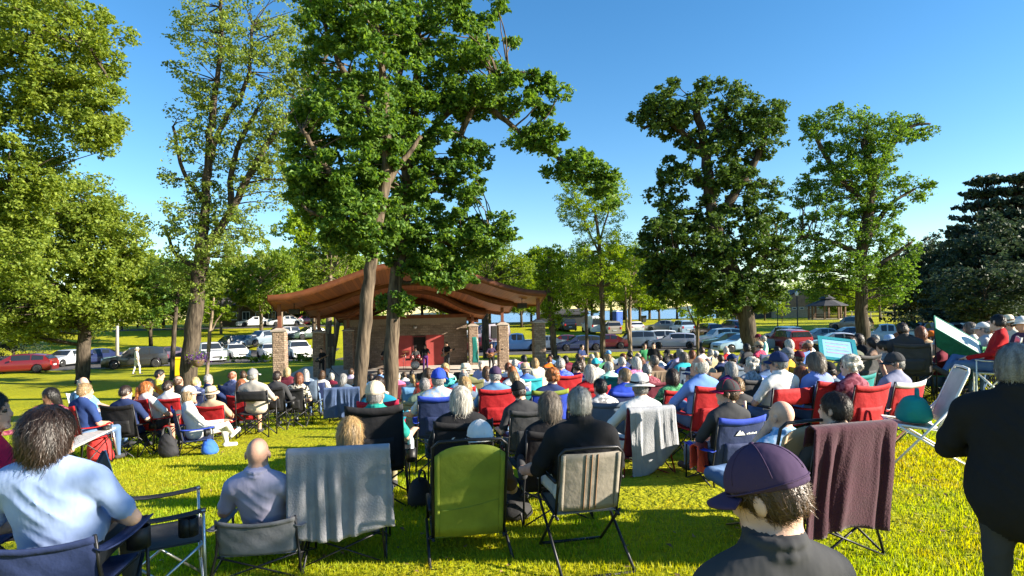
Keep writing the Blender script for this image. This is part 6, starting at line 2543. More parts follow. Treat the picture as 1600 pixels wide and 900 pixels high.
# ---- nearest people --------------------------------------------------------------------------------------------
put(2, 606, 3.7, 'person in red T-shirt at the frame edge, short black hair, turned in profile', 'camplow:charcoal', 'charcoal camp chair of the person in red T-shirt in profile',
    turn=-62, hair='short', hc='black', top='crimson', w=1.05, belly=.6, legs_c='charcoal', skin=2, yaw=-8)
put(88, 630, 3.05, 'large person in powder blue T-shirt with dark puffy chin length hair', 'camplow:navy', 'low backed navy camp chair under the large person in powder blue T-shirt',
    hair='puffy', hc='dark brown', top='powder blue', w=1.18, belly=.9, yaw=-34, turn=4, legs_c='charcoal', skin=1)
put(65, 604, 8.6, 'person with long black hair and brownish red top looking back from the lawn', None, None, turn=200, hair='long', hc='black', top='maroon', legs_c='charcoal', skin=9, legs='out', long_sleeve=True)
o410, c410 = put(411, 668, 4.55, 'bald person in pale lilac collared shirt, bare knee raised, reclining low', 'camplow:grey', 'low pale camp chair under the bald reclining person', rec=20, hair=None, hc='grey', top='lavender', legs='kneeup', shorts=True, legs_c='khaki', arms='rest', shoe='black', skin=0, belly=.4, collar=True)
o548, c548 = put(548, 646, 4.75, 'person with long straight blond hair in front of the light grey jacket', 'camphigh:grey', 'grey camp chair wearing the light grey jacket', hair='long', hc='honey', top='grey', long_sleeve=True, yaw=-3)
o587, c587 = put(587, 590, 6.2, 'broad person in beige cap and sea green polo shirt', 'camphigh:black', 'black high backed camp chair under the person in beige cap', hair='short', hc='grey', hat='cap', hatc=('beige', 'beige'), top=(.02, .24, .20), w=1.12, belly=.5, yaw=-18, legs_c='khaki', arms='reach', collar=True)
o716, c716 = put(718, 600, 5.9, 'person with a white bob in a black embroidered jacket', 'camp:black', 'black camp chair under the white bobbed person', hair='bob', hc='white', top='black', long_sleeve=True, jacket=True, yaw=10)
o745, c745 = put(745, 641, 4.75, 'person in white cap worn back to front, low in the lime green chair', 'slinghigh:lime', 'lime green high backed sling chair with rounded top', hair='short', hc='brown', hat='capback', hatc=('white', 'white'), top='brown', yaw=12, rec=20)
o855, c855 = put(856, 608, 5.5, 'person with smooth grey brown bob and black top with white mark', 'camp:black', 'black camp chair under the person with grey brown bob', hair='bob', hc='grey brown', top='black', long_sleeve=True, yaw=-6)
o902, c902 = put(902, 601, 4.45, 'broad person with thick silver hair in plain black jacket', 'sling:taupe', 'taupe sling chair with black frame under the silver haired person', hair='short', hc='silver', top='black', long_sleeve=True, jacket=True, w=1.14, belly=.4, legs='kneeup', shorts=True, legs_c='white', yaw=-4, rec=8)
o996, c996 = put(996, 581, 7.0, 'person in pale straw hat with dark band and white T-shirt', 'camp:maroon:r', 'maroon framed camp chair under the straw hat', hair='short', hc='grey', hat='straw', hatc=('white', 'white', 'black'), top='white', legs_c='white', w=1.05, arms='reachl', shorts=True, shoe='white', yaw=-10, vox=.0125)
o1130, c1130 = put(1130, 588, 6.4, 'person in crimson cap with dark hood low in the navy logo chair', 'camp:navy::royal blue', 'navy camp chair with white mountain mark on its back', hair='short', hc='brown', hat='cap', hatc=('charcoal', 'crimson'), top='charcoal', long_sleeve=True, yaw=62, hroll=4)
o1212, c1212 = put(1213, 620, 4.75, 'shaven headed person in light blue shirt leaning the cheek on a hand', 'slinghigh:tan', 'tan sling chair behind the purple cap, dark top rail', hair=None, top=(.22, .42, .58), w=1.05, arms='cheek', legs='figure4', legs_c='denim', yaw=14, hroll=-6, belly=.4, skin=1, collar=True, topm=print_cloth('pale blue', 'sky blue', 34))
o1293, c1293 = put(1294, 608, 4.4, 'person with short tousled dark brown hair in front of the maroon towel', 'camphigh:black', 'black camp chair covered by the maroon towel', hair='short', hc='dark brown', top='charcoal', yaw=26, skin=1)
o1180, c1180 = put(1179, 676, 1.72, 'nearest person in faded purple baseball cap, seen from above', 'camplow:charcoal', 'low charcoal camp chair under the nearest purple capped person', hair='short', hc='brown', hat='cap', hatc=('plum', 'plum'), top='charcoal', yaw=38, pitch=-20, sc=.97, vox=.008, skin=1, collar=True)
o1580, _ = put(1588, 524, 2.75, 'grey haired person in a black jacket standing at the picture edge', stand=True, turn=-58, hair='short', hc='grey', top='black', long_sleeve=True, jacket=True, w=1.2, belly=.15, vox=.0105, legs_c='charcoal', yaw=-14, skin=1, arms='fold')

c745.location.x -= .10
c902.scale.x = .84
c548.location.x -= .05
c1293.location.x -= .10

# ---- second rank ------------------------------------------------------------------------------------------------
o1215, c1215 = put(1216, 545, 7.6, 'broad person in navy cap and bright white shirt', 'director:red', 'red strap back chair under the person in white shirt', hair='short', hc='grey', hat='cap', hatc=('navy', 'navy'), top='white', w=1.12, belly=.5, yaw=30, skin=2, collar=True)
put(1273, 549, 7.7, 'person with short grey brown hair in blue lilac top beside the sunshade', 'camp:red', 'red camp chair under the person in blue lilac top', hair='bob', hc='grey brown', top=(.20, .27, .60), yaw=18, skin=1)
o1327, c1327 = put(1328, 556, 7.4, 'person with fluffy white hair in dark maroon jacket', 'camp:red', 'red camp chair under the person in dark maroon jacket', hair='curly', hc='white', top='maroon', long_sleeve=True, yaw=34)
o1385, c1385 = put(1386, 547, 7.9, 'person in dark grey cap and slate grey shirt facing sideways', 'camp:red::white', 'red camp chair with white rimmed top', hair='short', hc='grey', hat='cap', hatc=('charcoal', 'charcoal'), top=(.22, .23, .33), yaw=58, arms='up', skin=2)
o1093, c1093 = put(1094, 554, 7.5, 'white haired person in blue shirt stretching an arm from the bright red chair', 'camp:red', 'bright red camp chair with trekking poles behind the white haired person', hair='ring', hc='white', top=(.14, .26, .60), arms='reachl', yaw=34, skin=2)
o685, c685 = put(684, 569, 7.9, 'person in bright royal blue cap and pale blue patterned shirt', 'camp:navy::royal blue', 'navy and royal blue camp chair under the royal blue cap', hair='short', hc='grey', hat='cap', hatc=('royal blue', 'royal blue'), top='pale blue', topm=print_cloth('pale blue', 'offwhite', 30), w=1.08, yaw=-12, arms='reachl')
put(592, 585, 8.3, 'person in deep turquoise top mostly hidden by the beige cap', 'camp:crimson', 'crimson camp chair behind the beige cap', hair='short', hc='dark brown', top=(.01, .16, .24), long_sleeve=True, arms='reach')
o770, c770 = put(771, 567, 8.9, 'person in dark plum cap and denim blue shirt', 'camp:red', 'large red camp chair under the person in plum cap', hair='short', hc='silver', hat='cap', hatc=('plum', 'plum'), top=(.10, .22, .40), w=1.06, skin=1)
o850, c850 = put(850, 573, 9.0, 'person with curly ginger hair in the royal blue chair', 'camp:royal blue::lime', 'royal blue camp chair edged in lime green', hair='curly', hc='ginger', top='navy', arms='rest', skin=1)
put(878, 556, 11.3, 'grey haired person in bright blue shirt in a red chair', 'camp:red', 'red camp chair under the person in bright blue shirt', hair='short', hc='silver', top='royal blue', skin=1)
put(915, 568, 9.4, 'person with rounded pale blond hair above a red chair', 'camp:red', 'red camp chair with sagging flap under the rounded blond hair', hair='bob', hc='white', top='red', skin=1)
put(967, 573, 8.9, 'person with short sandy hair in a deep blue chair beside the straw hat', 'camp:navy::royal blue', 'deep blue camp chair beside the straw hat', hair='short', hc='sandy', top='royal blue', yaw=28, skin=1)
o399, c399 = put(399, 573, 12.0, 'broad person in grey cap and grey T-shirt on the black director chair', 'director:black', 'black director chair with a gap under its back strap', hair='short', hc='silver', hat='cap', hatc=('grey', 'pale grey'), top=(.36, .33, .30), w=1.2, belly=.7, legs_c='beige', arms='rest', sc=1.04, shorts=True)
o302, c302 = put(302, 600, 10.3, 'person in white cap and white long sleeved top with hands held out', 'camp:navy::royal blue', 'navy camp chair with bright blue top under the white cap', hair='bob', hc='sandy', hat='cap', hatc=('white', 'white'), top='white', long_sleeve=True, legs_c='white', turn=-58, arms='reach', yaw=-14, shoe='white')
o200, c200 = put(200, 600, 10.2, 'balding person in navy and light blue T-shirt on a black chair', 'camp:black', 'black camp chair under the balding person in navy', hair='short', hc='dark brown', top='navy', w=1.12, yaw=-30, legs_c='navy', topm=None)
put(238, 592, 10.6, 'person with ginger ponytail and white T-shirt, bare legs', 'camp:red', 'red topped black camp chair under the ginger ponytail', hair='pony', hc='ginger', top='white', shorts=True, yaw=-46, turn=-20, legs='cross', legs_c='charcoal')
put(125, 597, 9.4, 'person with cropped light brown hair in dark blue top', 'camp:red', 'red camp chair under the person in dark blue top', hair='short', hc='sandy', top=(.025, .05, .16), yaw=-34, turn=-14)
put(143, 585, 11.3, 'bald person in light blue vest looking aside towards the lawn', 'camp:white:w', 'white tube chair under the bald person in light blue vest', hair='ring', hc='grey', top='sky blue', turn=-70, yaw=-40, skin=1)
put(258, 575, 13.6, 'dark haired person in bright yellow shirt turned in profile', 'camp:maroon', 'maroon camp chair under the person in yellow', hair='short', hc='black', top='yellow', turn=-58, yaw=-10, skin=2)
put(228, 589, 12.2, 'person with black bob in dark clothes beside the ginger ponytail', 'camp:black', 'black camp chair under the black bobbed person', hair='bob', hc='black', top='black', long_sleeve=True)
put(273, 592, 11.8, 'dark haired person in white collar above a red chair back', 'camp:red', 'bright red camp chair under the dark haired person in white collar', hair='short', hc='dark brown', top='white', yaw=-30)
put(288, 585, 13.4, 'bald person in black T-shirt in front of the ash trunk', 'camp:black', 'black camp chair in front of the ash trunk', hair='ring', hc='brown', top='black', yaw=-24, skin=2)
put(310, 588, 14.0, 'pale haired person between the ash trunk and the white cap', 'camp:navy', 'navy camp chair between the ash trunk and the white cap', hair='short', hc='blond', top='navy', yaw=-40)
put(336, 582, 14.6, 'silver haired person in navy blazer turned towards the sapling', 'camp:navy', 'navy camp chair under the person in navy blazer', hair='short', hc='silver', top='navy', long_sleeve=True, turn=-40)
put(338, 600, 11.8, 'person in floppy beige bucket hat above a red chair', 'camp:red', 'red camp chair under the floppy beige hat', hair='short', hc='grey brown', hat='bucket', hatc=('beige', 'beige', 'brown'), top='tan')
put(367, 577, 14.8, 'person with receding auburn hair in dark blue polo', 'camp:navy', 'navy camp chair under the person with receding auburn hair', hair='ring', hc='auburn', top='navy', yaw=-30, skin=2)
put(383, 590, 12.9, 'person with long auburn hair beside the grey cap', 'camp:red', 'red camp chair beside the black director chair', hair='long', hc='auburn', top='grey', yaw=-8)
put(386, 578, 15.2, 'dark haired person just hidden behind the grey cap', 'camp:grey', 'grey camp chair hidden behind the director chair', hair='short', hc='brown', top='tan')
put(430, 578, 13.3, 'person with swept back dark hair in a black cardigan', 'camp:black', 'black camp chair under the person in black cardigan', hair='short', hc='dark brown', top='charcoal', long_sleeve=True, arms='rest', yaw=-12)
put(450, 573, 17.2, 'person with wavy blond hair in burgundy top before the first pillar', 'camp:burgundy', 'burgundy camp chair before the first pillar', hair='bob', hc='blond', top='burgundy', long_sleeve=True)
put(460, 581, 13.8, 'person with wavy auburn hair and cream print blouse', 'camp:black', 'black rounded camp chair under the cream print blouse', hair='bob', hc='auburn', top='cream', topm=print_cloth('cream', 'black', 26), yaw=10, legs='cross', legs_c='white')
put(469, 577, 18.2, 'dark haired child in white T-shirt beside the first pillar', 'camp:navy', 'small navy chair under the child in white', sc=.8, hair='short', hc='black', top='white')
put(484, 575, 15.8, 'person with long silver hair in dark slate jacket', 'camp:slate', 'slate camp chair under the long silver hair', hair='long', hc='silver', top='slate', long_sleeve=True)
put(497, 577, 16.6, 'brown haired person in white blouse by the second pillar', 'camp:navy', 'navy camp chair by the second pillar', hair='bob', hc='brown', top='white')
put(522, 580, 17.2, 'white haired person in maroon jumper beside the hung denim cloth', 'camp:black', 'black camp chair under the maroon jumper', hair='short', hc='white', top='maroon', long_sleeve=True)
o535, c535 = put(537, 581, 14.2, 'grey haired person above the hung denim blue cloth', 'camp:slate', 'slate camp chair under the denim blue cloth', hair='bob', hc='grey', top='slate')
put(546, 574, 18.8, 'brown haired person in mauve shirt close to the leaning oak trunk', 'camp:charcoal', 'charcoal camp chair close to the leaning oak trunk', hair='short', hc='brown', top='lilac')
put(552, 582, 15.2, 'ginger haired child in turquoise top beside the leaning oak trunk', 'camp:black', 'black chair under the child in turquoise', sc=.85, hair='short', hc='ginger', top='turquoise')
put(579, 583, 16.6, 'dark haired person in sky blue shirt between the two oak trunks', 'camp:navy', 'navy camp chair between the two oak trunks', hair='short', hc='dark brown', top='sky blue', yaw=30)
put(594, 575, 20.5, 'person in blue plaid shirt between the oak trunks, further from us', 'camp:blue', 'blue camp chair between the oak trunks, in the further row', hair='short', hc='brown', top='blue', yaw=-20)
put(621, 582, 18.6, 'white haired person in dusty pink top just past the sunlit oak', 'camp:burgundy', 'burgundy camp chair just past the sunlit oak', hair='short', hc='white', top='pink')
put(635, 580, 21.5, 'brown haired person in white top before the red stage panel', 'camp:navy', 'navy camp chair before the red stage panel', hair='short', hc='brown', top='white')
put(645, 583, 14.8, 'person with honey blond ponytail and cream striped top on a blue and white chair', 'camp:sky blue', 'sky blue patterned camp chair with white splashes', hair='pony', hc='honey', top='cream')
put(640, 579, 24.0, 'dark haired person in black T-shirt before the stage door', 'camp:black', 'black camp chair before the stage door', hair='short', hc='black', top='black')
put(659, 582, 19.8, 'person in olive fleece beside the honey blond ponytail', 'camp:maroon', 'maroon camp chair under the olive fleece', hair='short', hc='grey brown', top='olive', long_sleeve=True)
put(691, 566, 14.6, 'blond person in mint top beside the royal blue cap', 'camp:teal', 'teal camp chair under the mint top', hair='bob', hc='blond', top='mint')
put(700, 573, 12.6, 'person with cropped ginger brown hair in teal shirt', 'camp:teal', 'teal camp chair under the cropped ginger brown hair', hair='short', hc='auburn', top='teal', skin=1)
put(731, 566, 12.4, 'person in cream sun hat in an olive green chair', 'camp:olive', 'olive green camp chair under the cream sun hat', hair='short', hc='grey', hat='bucket', hatc=('cream', 'cream', 'tan'), top='olive')
put(751, 563, 16.4, 'person with white hair and lilac cardigan facing back to us', 'camp:navy', 'navy camp chair under the lilac cardigan', hair='short', hc='white', top='lilac', turn=150)
put(760, 571, 14.2, 'person with long brown hair and white blue print top', 'camp:slate', 'slate camp chair under the white blue print', hair='long', hc='brown', top='white', topm=print_cloth('white', 'blue', 30))
put(786, 565, 13.6, 'person with cropped auburn hair in small red chair', 'camp:red', 'small red camp chair behind the plum cap', hair='short', hc='auburn', top='white')
put(797, 560, 16.2, 'white haired person in light blue shirt beside the lake side pillar', 'camp:blue', 'blue camp chair beside the lake side pillar', hair='short', hc='white', top='sky blue', legs_c='white')
put(813, 552, 21.5, 'black haired person in bright pink top', 'camp:blue', 'blue camp chair under the bright pink top', hair='bob', hc='black', top='pink')
put(822, 564, 13.4, 'person in tan floppy hat leaning in a turquoise chair', 'camp:turquoise', 'turquoise camp chair under the tan floppy hat', hair='short', hc='grey', hat='bucket', hatc=('tan', 'tan', 'khaki'), top='blue')
put(829, 563, 19.2, 'dark brown haired person in plum top before the last pillar', 'camp:plum', 'plum camp chair before the last pillar', hair='short', hc='dark brown', top='plum')
put(838, 558, 16.4, 'person with honey blond bob and cream jacket before the last pillar', 'camp:cream', 'cream camp chair before the last pillar', hair='bob', hc='honey', top='cream', long_sleeve=True)
put(854, 556, 20.3, 'auburn haired person in orange shirt', 'camp:black', 'black camp chair under the orange shirt', hair='short', hc='auburn', top='orange')
put(861, 551, 23.5, 'dark haired person in blue denim jacket near the orange shirt', 'camp:denim', 'denim blue camp chair near the orange shirt', hair='short', hc='dark brown', top='denim', long_sleeve=True)
put(875, 554, 21.2, 'black haired person in grey shirt behind the bright blue shirt', 'camp:charcoal', 'charcoal camp chair behind the bright blue shirt', hair='short', hc='black', top='grey')
put(886, 553, 20.4, 'person with black bob in maroon shirt', 'camp:maroon', 'maroon camp chair under the black bob', hair='bob', hc='black', top='maroon')
put(908, 551, 19.5, 'brown haired person in a black waistcoat in front of the standing navy figure', 'camp:black', 'black camp chair in front of the standing navy figure', hair='short', hc='brown', top='black')
put(908, 536, 27.5, 'person in navy T-shirt standing on the far lawn, arms folded', stand=True, turn=180, hair='short', hc='black', top='navy', legs_c='charcoal', arms='fold')
put(905, 557, 15.2, 'person with long brown hair and charcoal cardigan', 'camp:charcoal', 'charcoal camp chair under the long brown hair', hair='long', hc='brown', top='charcoal', long_sleeve=True)
put(918, 559, 16.8, 'person in red and white check shirt', 'camp:red', 'red camp chair under the check shirt', hair='short', hc='sandy', top='red', topm=print_cloth('red', 'white', 24))
put(927, 552, 20.8, 'white haired person in pale green shirt', 'camp:green', 'green camp chair under the pale green shirt', hair='short', hc='white', top='mint')
put(935, 549, 23.2, 'blond haired person in white jumper under the cottonwood', 'camp:blue', 'blue camp chair under the cottonwood', hair='bob', hc='blond', top='white', long_sleeve=True)
put(932, 557, 14.4, 'person in teal bandana on a white tube chair', 'lawn:white:w', 'white tube lawn chair with grey webbing', hair='short', hc='dark brown', hat='cap', hatc=('turquoise', 'turquoise'), top='white')
put(949, 546, 22.3, 'person in light blue cap beside the cottonwood trunk', 'camp:slate', 'slate camp chair beside the cottonwood trunk', hair='short', hc='brown', hat='cap', hatc=('sky blue', 'sky blue'), top='tan')
put(952, 552, 17.4, 'person with long sandy hair in a black chair', 'camp:black', 'black camp chair under the long sandy hair', hair='long', hc='sandy', top='black')
put(973, 556, 13.6, 'white haired person in royal blue top in a crimson chair', 'camp:crimson', 'crimson camp chair under the royal blue top', hair='short', hc='white', top='royal blue', yaw=8)
put(993, 557, 12.8, 'white haired person in bright pink shawl', 'camp:crimson', 'crimson camp chair under the bright pink shawl', hair='bob', hc='white', top='pink', long_sleeve=True, yaw=18)
put(968, 551, 18.5, 'auburn haired person in navy shirt behind the royal blue top', 'camp:navy', 'navy camp chair behind the royal blue top', hair='short', hc='auburn', top='navy')
put(982, 549, 19.6, 'person with black curly hair in dark jacket', 'camp:black', 'black camp chair under the black curls', hair='curly', hc='black', top='black', long_sleeve=True)
put(994, 550, 20.4, 'bald person in white shirt next to the black curls', 'camp:navy', 'navy camp chair next to the black curls', hair='ring', hc='grey', top='white')
put(1006, 535, 25.5, 'person in dark green jacket standing beside the birch', stand=True, turn=160, hair='short', hc='brown', top='green', long_sleeve=True, legs_c='charcoal')
put(1021, 533, 25.0, 'bare armed person in black vest standing on the far lawn', stand=True, turn=120, hair='short', hc='dark brown', top='black', legs_c='black')
put(1004, 556, 16.4, 'auburn haired person in red shirt at the edge of a row', 'camp:red', 'red camp chair at the edge of a row', hair='bob', hc='auburn', top='red')
o1023, c1023 = put(1024, 553, 12.2, 'person with short grey brown hair and brown fur collar', 'camp:black', 'black camp chair with brown fur throw', hair='short', hc='grey brown', top='brown', yaw=28, turn=-10)
put(1025, 552, 18.2, 'person with cropped brown hair and white collar beyond the fur throw', 'camp:navy', 'navy camp chair beyond the fur throw', hair='short', hc='brown', top='white')
put(1039, 545, 22.4, 'person in black beret like cap waving near the grey estate', 'camp:charcoal', 'charcoal camp chair near the grey estate', hair='short', hc='black', hat='cap', hatc=('black', 'black'), top='black', arms='up')
put(1048, 549, 18.6, 'dark haired person in navy top near the teal shawl', 'camp:navy', 'navy camp chair near the teal shawl', hair='short', hc='dark brown', top='navy')
put(1050, 551, 20.8, 'pink cheeked bald person in blue shirt', 'camp:blue', 'blue camp chair under the bald person in blue shirt', hair='ring', hc='brown', top='blue')
put(1064, 549, 13.3, 'person with wavy greyish bob and teal shawl', 'camp:slate', 'slate camp chair under the teal shawl', hair='bob', hc='grey brown', top='turquoise', long_sleeve=True, yaw=6)
put(1060, 543, 17.6, 'person with thick grey hair and glasses cord beyond the teal shawl', 'camp:grey', 'grey camp chair beyond the teal shawl', hair='bob', hc='grey', top='lilac')
put(1074, 546, 17.0, 'person with honey auburn bob in brown top', 'camp:brown', 'brown camp chair under the honey auburn bob', hair='bob', hc='auburn', top='brown')
put(1079, 547, 20.6, 'ginger haired person in pale blue shirt', 'camp:navy', 'navy camp chair under the ginger haired person in pale blue', hair='short', hc='ginger', top='pale blue')
put(1090, 541, 17.8, 'brown haired person in white shirt below the forked sapling', 'camp:white:w', 'white chair below the forked sapling', hair='short', hc='brown', top='white')
put(1102, 544, 19.2, 'white haired person in khaki shirt near the forked sapling', 'camp:khaki', 'khaki camp chair near the forked sapling', hair='short', hc='white', top='khaki')
put(1111, 545, 21.0, 'sandy haired person in white polo near the dark green saloon', 'camp:blue', 'blue camp chair near the dark green saloon', hair='short', hc='sandy', top='white')
put(1118, 546, 20.0, 'person in pale grey cap and light blue shirt', 'camp:navy', 'navy camp chair under the pale grey cap', hair='short', hc='grey', hat='cap', hatc=('pale grey', 'pale grey'), top='pale blue')
put(1105, 558, 14.8, 'person with thin grey hair in a brown mesh chair', 'camp:brown', 'brown mesh camp chair behind the bright red chair', hair='ring', hc='grey', top='tan')
put(1121, 552, 16.6, 'brown haired person in navy shirt next to the khaki shirt', 'camp:charcoal', 'charcoal camp chair next to the khaki shirt', hair='short', hc='brown', top='navy')
put(1129, 542, 20.8, 'white haired person in red vest beyond the navy cap and hood', 'camp:red', 'red camp chair under the red vest', hair='short', hc='white', top='red')
put(1136, 540, 22.0, 'bald person in white shirt beyond the red vest', 'camp:navy', 'navy camp chair beyond the red vest', hair='ring', hc='silver', top='white')
put(1142, 549, 13.6, 'person in navy cap and navy hooded top', 'camp:slate', 'slate camp chair under the navy hooded top', hair='short', hc='brown', hat='cap', hatc=('navy', 'navy'), top='slate', long_sleeve=True)
put(1162, 558, 9.8, 'person with wispy white hair in grey jumper beside a hung white cloth', 'camp:charcoal', 'charcoal camp chair with a white cloth, under wispy white hair', hair='curly', hc='white', top='grey', long_sleeve=True, yaw=36)
put(1157, 545, 19.4, 'grey haired person in green shirt at the leaning oak foot', 'camp:green', 'green camp chair at the leaning oak foot', hair='short', hc='grey', top='green')
put(1166, 536, 17.5, 'black haired person with sunglasses beside the crimson shirt', 'camp:black', 'black camp chair beside the crimson shirt', hair='bob', hc='black', top='charcoal')
put(1182, 530, 16.2, 'person in tan cap and crimson shirt before the leaning oak', 'camp:navy', 'navy camp chair under the crimson shirt', hair='short', hc='dark brown', hat='cap', hatc=('tan', 'tan'), top='crimson', yaw=30)
put(1194, 522, 19.0, 'grey haired person in mint shirt standing before the leaning oak', stand=True, turn=40, hair='short', hc='silver', top='mint', legs_c='khaki', arms='fold', sc=1)
put(1186, 519, 22.5, 'person in pink top and dark cap standing by the leaning oak', stand=True, turn=30, hair='short', hc='dark brown', hat='cap', hatc=('maroon', 'maroon'), top='pink', legs_c='charcoal')
put(1211, 540, 17.2, 'dark haired person in black hooded top near the red car', 'camp:black', 'black camp chair near the red car', hair='short', hc='black', top='black', long_sleeve=True)
put(1229, 541, 10.9, 'person in light grey cap and mustard jacket', 'camp:mustard', 'mustard camp chair under the light grey cap', hair='short', hc='grey', hat='cap', hatc=('grey', 'grey'), top='mustard', long_sleeve=True, yaw=30)
put(1235, 529, 14.4, 'person with white hair and orange scarf near the red car', 'camp:blue', 'blue camp chair under the orange scarf', hair='bob', hc='white', top='orange', long_sleeve=True)
put(1247, 546, 11.6, 'person in plum knitted hat and black coat', 'camp:black', 'black camp chair under the plum knitted hat', hair='short', hc='brown', hat='cap', hatc=('burgundy', 'burgundy'), top='black', long_sleeve=True)
put(1254, 533, 14.6, 'person in brown cap and purple jacket', 'camp:purple', 'purple camp chair under the brown cap', hair='short', hc='auburn', hat='cap', hatc=('brown', 'brown'), top='purple', long_sleeve=True, yaw=40)
put(1262, 529, 16.8, 'pink faced person in white shirt beyond the purple jacket', 'camp:white:w', 'white chair beyond the purple jacket', hair='ring', hc='white', top='white')
# beside and under the sunshades
put(1333, 524, 10.4, 'large person in olive grey T-shirt with brown hair beside the sunshade', 'camp:charcoal', 'charcoal camp chair under the large olive grey person', hair='short', hc='brown', top=(.11, .12, .09), w=1.15, belly=.5, yaw=32, skin=2)
put(1342, 520, 13.4, 'person with dark bob looking towards the crowd beside the oak', 'camp:black', 'black camp chair beside the slimmer oak', hair='bob', hc='dark brown', top='black', turn=70)
put(1358, 521, 14.6, 'grey haired person in yellow green shirt by the slimmer oak', 'camp:olive', 'olive camp chair by the slimmer oak', hair='short', hc='grey', top='lime', turn=60)
put(1365, 526, 12.0, 'person with long dark hair in brown cardigan', 'camp:brown', 'brown camp chair under the long dark hair', hair='long', hc='dark brown', top='brown', long_sleeve=True, yaw=40)
put(1388, 523, 12.6, 'person in pale blue bucket hat', 'camp:charcoal', 'charcoal camp chair under the pale blue bucket hat', hair='short', hc='grey', hat='bucket', hatc=('pale blue', 'pale blue', 'white'), top='slate')
put(1379, 530, 10.8, 'person with tied back dark hair in grey sweater', 'camp:grey', 'grey camp chair under the tied back dark hair', hair='bun', hc='dark brown', top='grey', long_sleeve=True, yaw=30)
put(1402, 519, 14.2, 'ginger haired person in orange brown top near the pickup', 'camp:tan', 'tan camp chair near the pickup', hair='short', hc='ginger', top='orange')
o1422, c1422 = put(1422, 503, 10.6, 'person in a dark jacket sitting upright, side on, with dark hair', 'camp:charcoal', 'charcoal camp chair under the upright person in dark jacket', hair='short', hc='dark brown', top='charcoal', long_sleeve=True, jacket=True, turn=-55, yaw=-5, w=1.1, legs_c='khaki', sc=1.06)
put(1436, 507, 11.6, 'person with auburn hair and tan jacket behind the dark jacket', 'camp:tan', 'tan camp chair behind the dark jacket', hair='bob', hc='auburn', top='tan', long_sleeve=True, turn=-50)
put(1454, 515, 12.2, 'person in orange cap beside the green sunshade', 'camp:grey', 'grey camp chair beside the green sunshade', hair='short', hc='brown', hat='cap', hatc=('orange', 'orange'), top='grey', turn=30)
put(1461, 524, 10.9, 'person in white cap and burgundy shirt under the green sunshade', 'camp:green', 'dark green camp chair under the tilted green sunshade', hair='short', hc='grey', hat='cap', hatc=('white', 'white'), top='burgundy', turn=20)
put(1512, 502, 12.0, 'person in cream blouse behind the green sunshade', 'camp:black', 'black camp chair behind the green sunshade', hair='bob', hc='grey brown', top='cream', turn=40)
put(1524, 500, 11.4, 'person in white cap and grey shirt behind the red jacket', 'camp:charcoal', 'charcoal camp chair behind the red jacket', hair='short', hc='grey', hat='cap', hatc=('white', 'white'), top='pale grey', turn=30)
put(1531, 505, 13.4, 'person with short auburn hair and stone jacket', 'camp:stone', 'stone camp chair under the short auburn hair', hair='short', hc='auburn', top='stone', long_sleeve=True)
o1553, c1553 = put(1552, 492, 9.6, 'person in bright red jacket with black hair bending sideways', 'camp:white:w', 'white chair under the bright red jacket', hair='short', hc='black', top='red', long_sleeve=True, w=1.15, turn=30, hroll=8, sc=1.05)
put(1566, 490, 10.8, 'person with dark hair, sun hat and light clothes beyond the red jacket', 'camp:khaki', 'khaki camp chair beyond the red jacket', hair='short', hc='dark brown', hat='bucket', hatc=('cream', 'cream', 'brown'), top='cream', turn=60)
put(1583, 493, 11.2, 'person in slate blue shirt beside the sun hat', 'camp:slate', 'slate camp chair beside the sun hat', hair='short', hc='grey', top=(.18, .25, .33), turn=60)
put(1597, 492, 10.2, 'person in white cap and plum shirt at the picture edge', 'camp:plum', 'plum camp chair at the picture edge', hair='short', hc='grey', hat='cap', hatc=('white', 'white'), top='plum', turn=60)
put(1540, 500, 14.2, 'person with thin white hair and black waistcoat beyond the white cap', 'camp:black', 'black camp chair beyond the white cap', hair='ring', hc='white', top='black')

# the packed middle of the lawn
put(812, 578, 10.2, 'person with thinning sandy hair beside the royal blue lime edged chair', 'camp:teal', 'teal camp chair beside the lime edged chair', hair='short', hc='sandy', top='navy')
put(735, 585, 9.4, 'person with honey blond bob between the red chair and the white bob', 'camp:olive', 'olive camp chair between the red chair and the white bob', hair='bob', hc='honey', top='slate')
put(655, 588, 9.8, 'grey haired person in sage shirt to the side of the royal blue cap', 'camp:khaki', 'khaki camp chair at the side of the royal blue cap', hair='short', hc='grey', top=(.20, .26, .18))
put(820, 592, 8.0, 'person in black cap low beside the grey brown bob', 'camp:charcoal', 'charcoal camp chair low beside the grey brown bob', hair='short', hc='dark brown', hat='cap', hatc=('black', 'black'), top='charcoal')
put(940, 588, 8.0, 'person with short black hair and white print top before the red flap chair', 'camp:slate', 'slate camp chair before the red flap chair', hair='short', hc='black', top='white', topm=print_cloth('white', 'grey', 26))
put(1045, 572, 9.6, 'person with dark bob in green cardigan near the sage bag', 'camp:red', 'red and black camp chair near the sage bag', hair='bob', hc='dark brown', top='green', long_sleeve=True)
put(1070, 572, 10.4, 'person in navy bucket hat beyond the blue shirted arm', 'camp:blue', 'blue camp chair beyond the blue shirted arm', hair='short', hc='grey', hat='bucket', hatc=('navy', 'navy', 'white'), top='pale grey')
put(1128, 562, 10.8, 'person with silver bob in purple fleece near the wispy white hair', 'camp:purple', 'purple camp chair near the wispy white hair', hair='bob', hc='silver', top='purple', long_sleeve=True)
put(1185, 553, 10.4, 'person in pale khaki cap between the white shirt and the wispy hair', 'camp:blue', 'blue camp chair between the white shirt and the wispy hair', hair='short', hc='grey', hat='cap', hatc=('khaki', 'khaki'), top='denim')
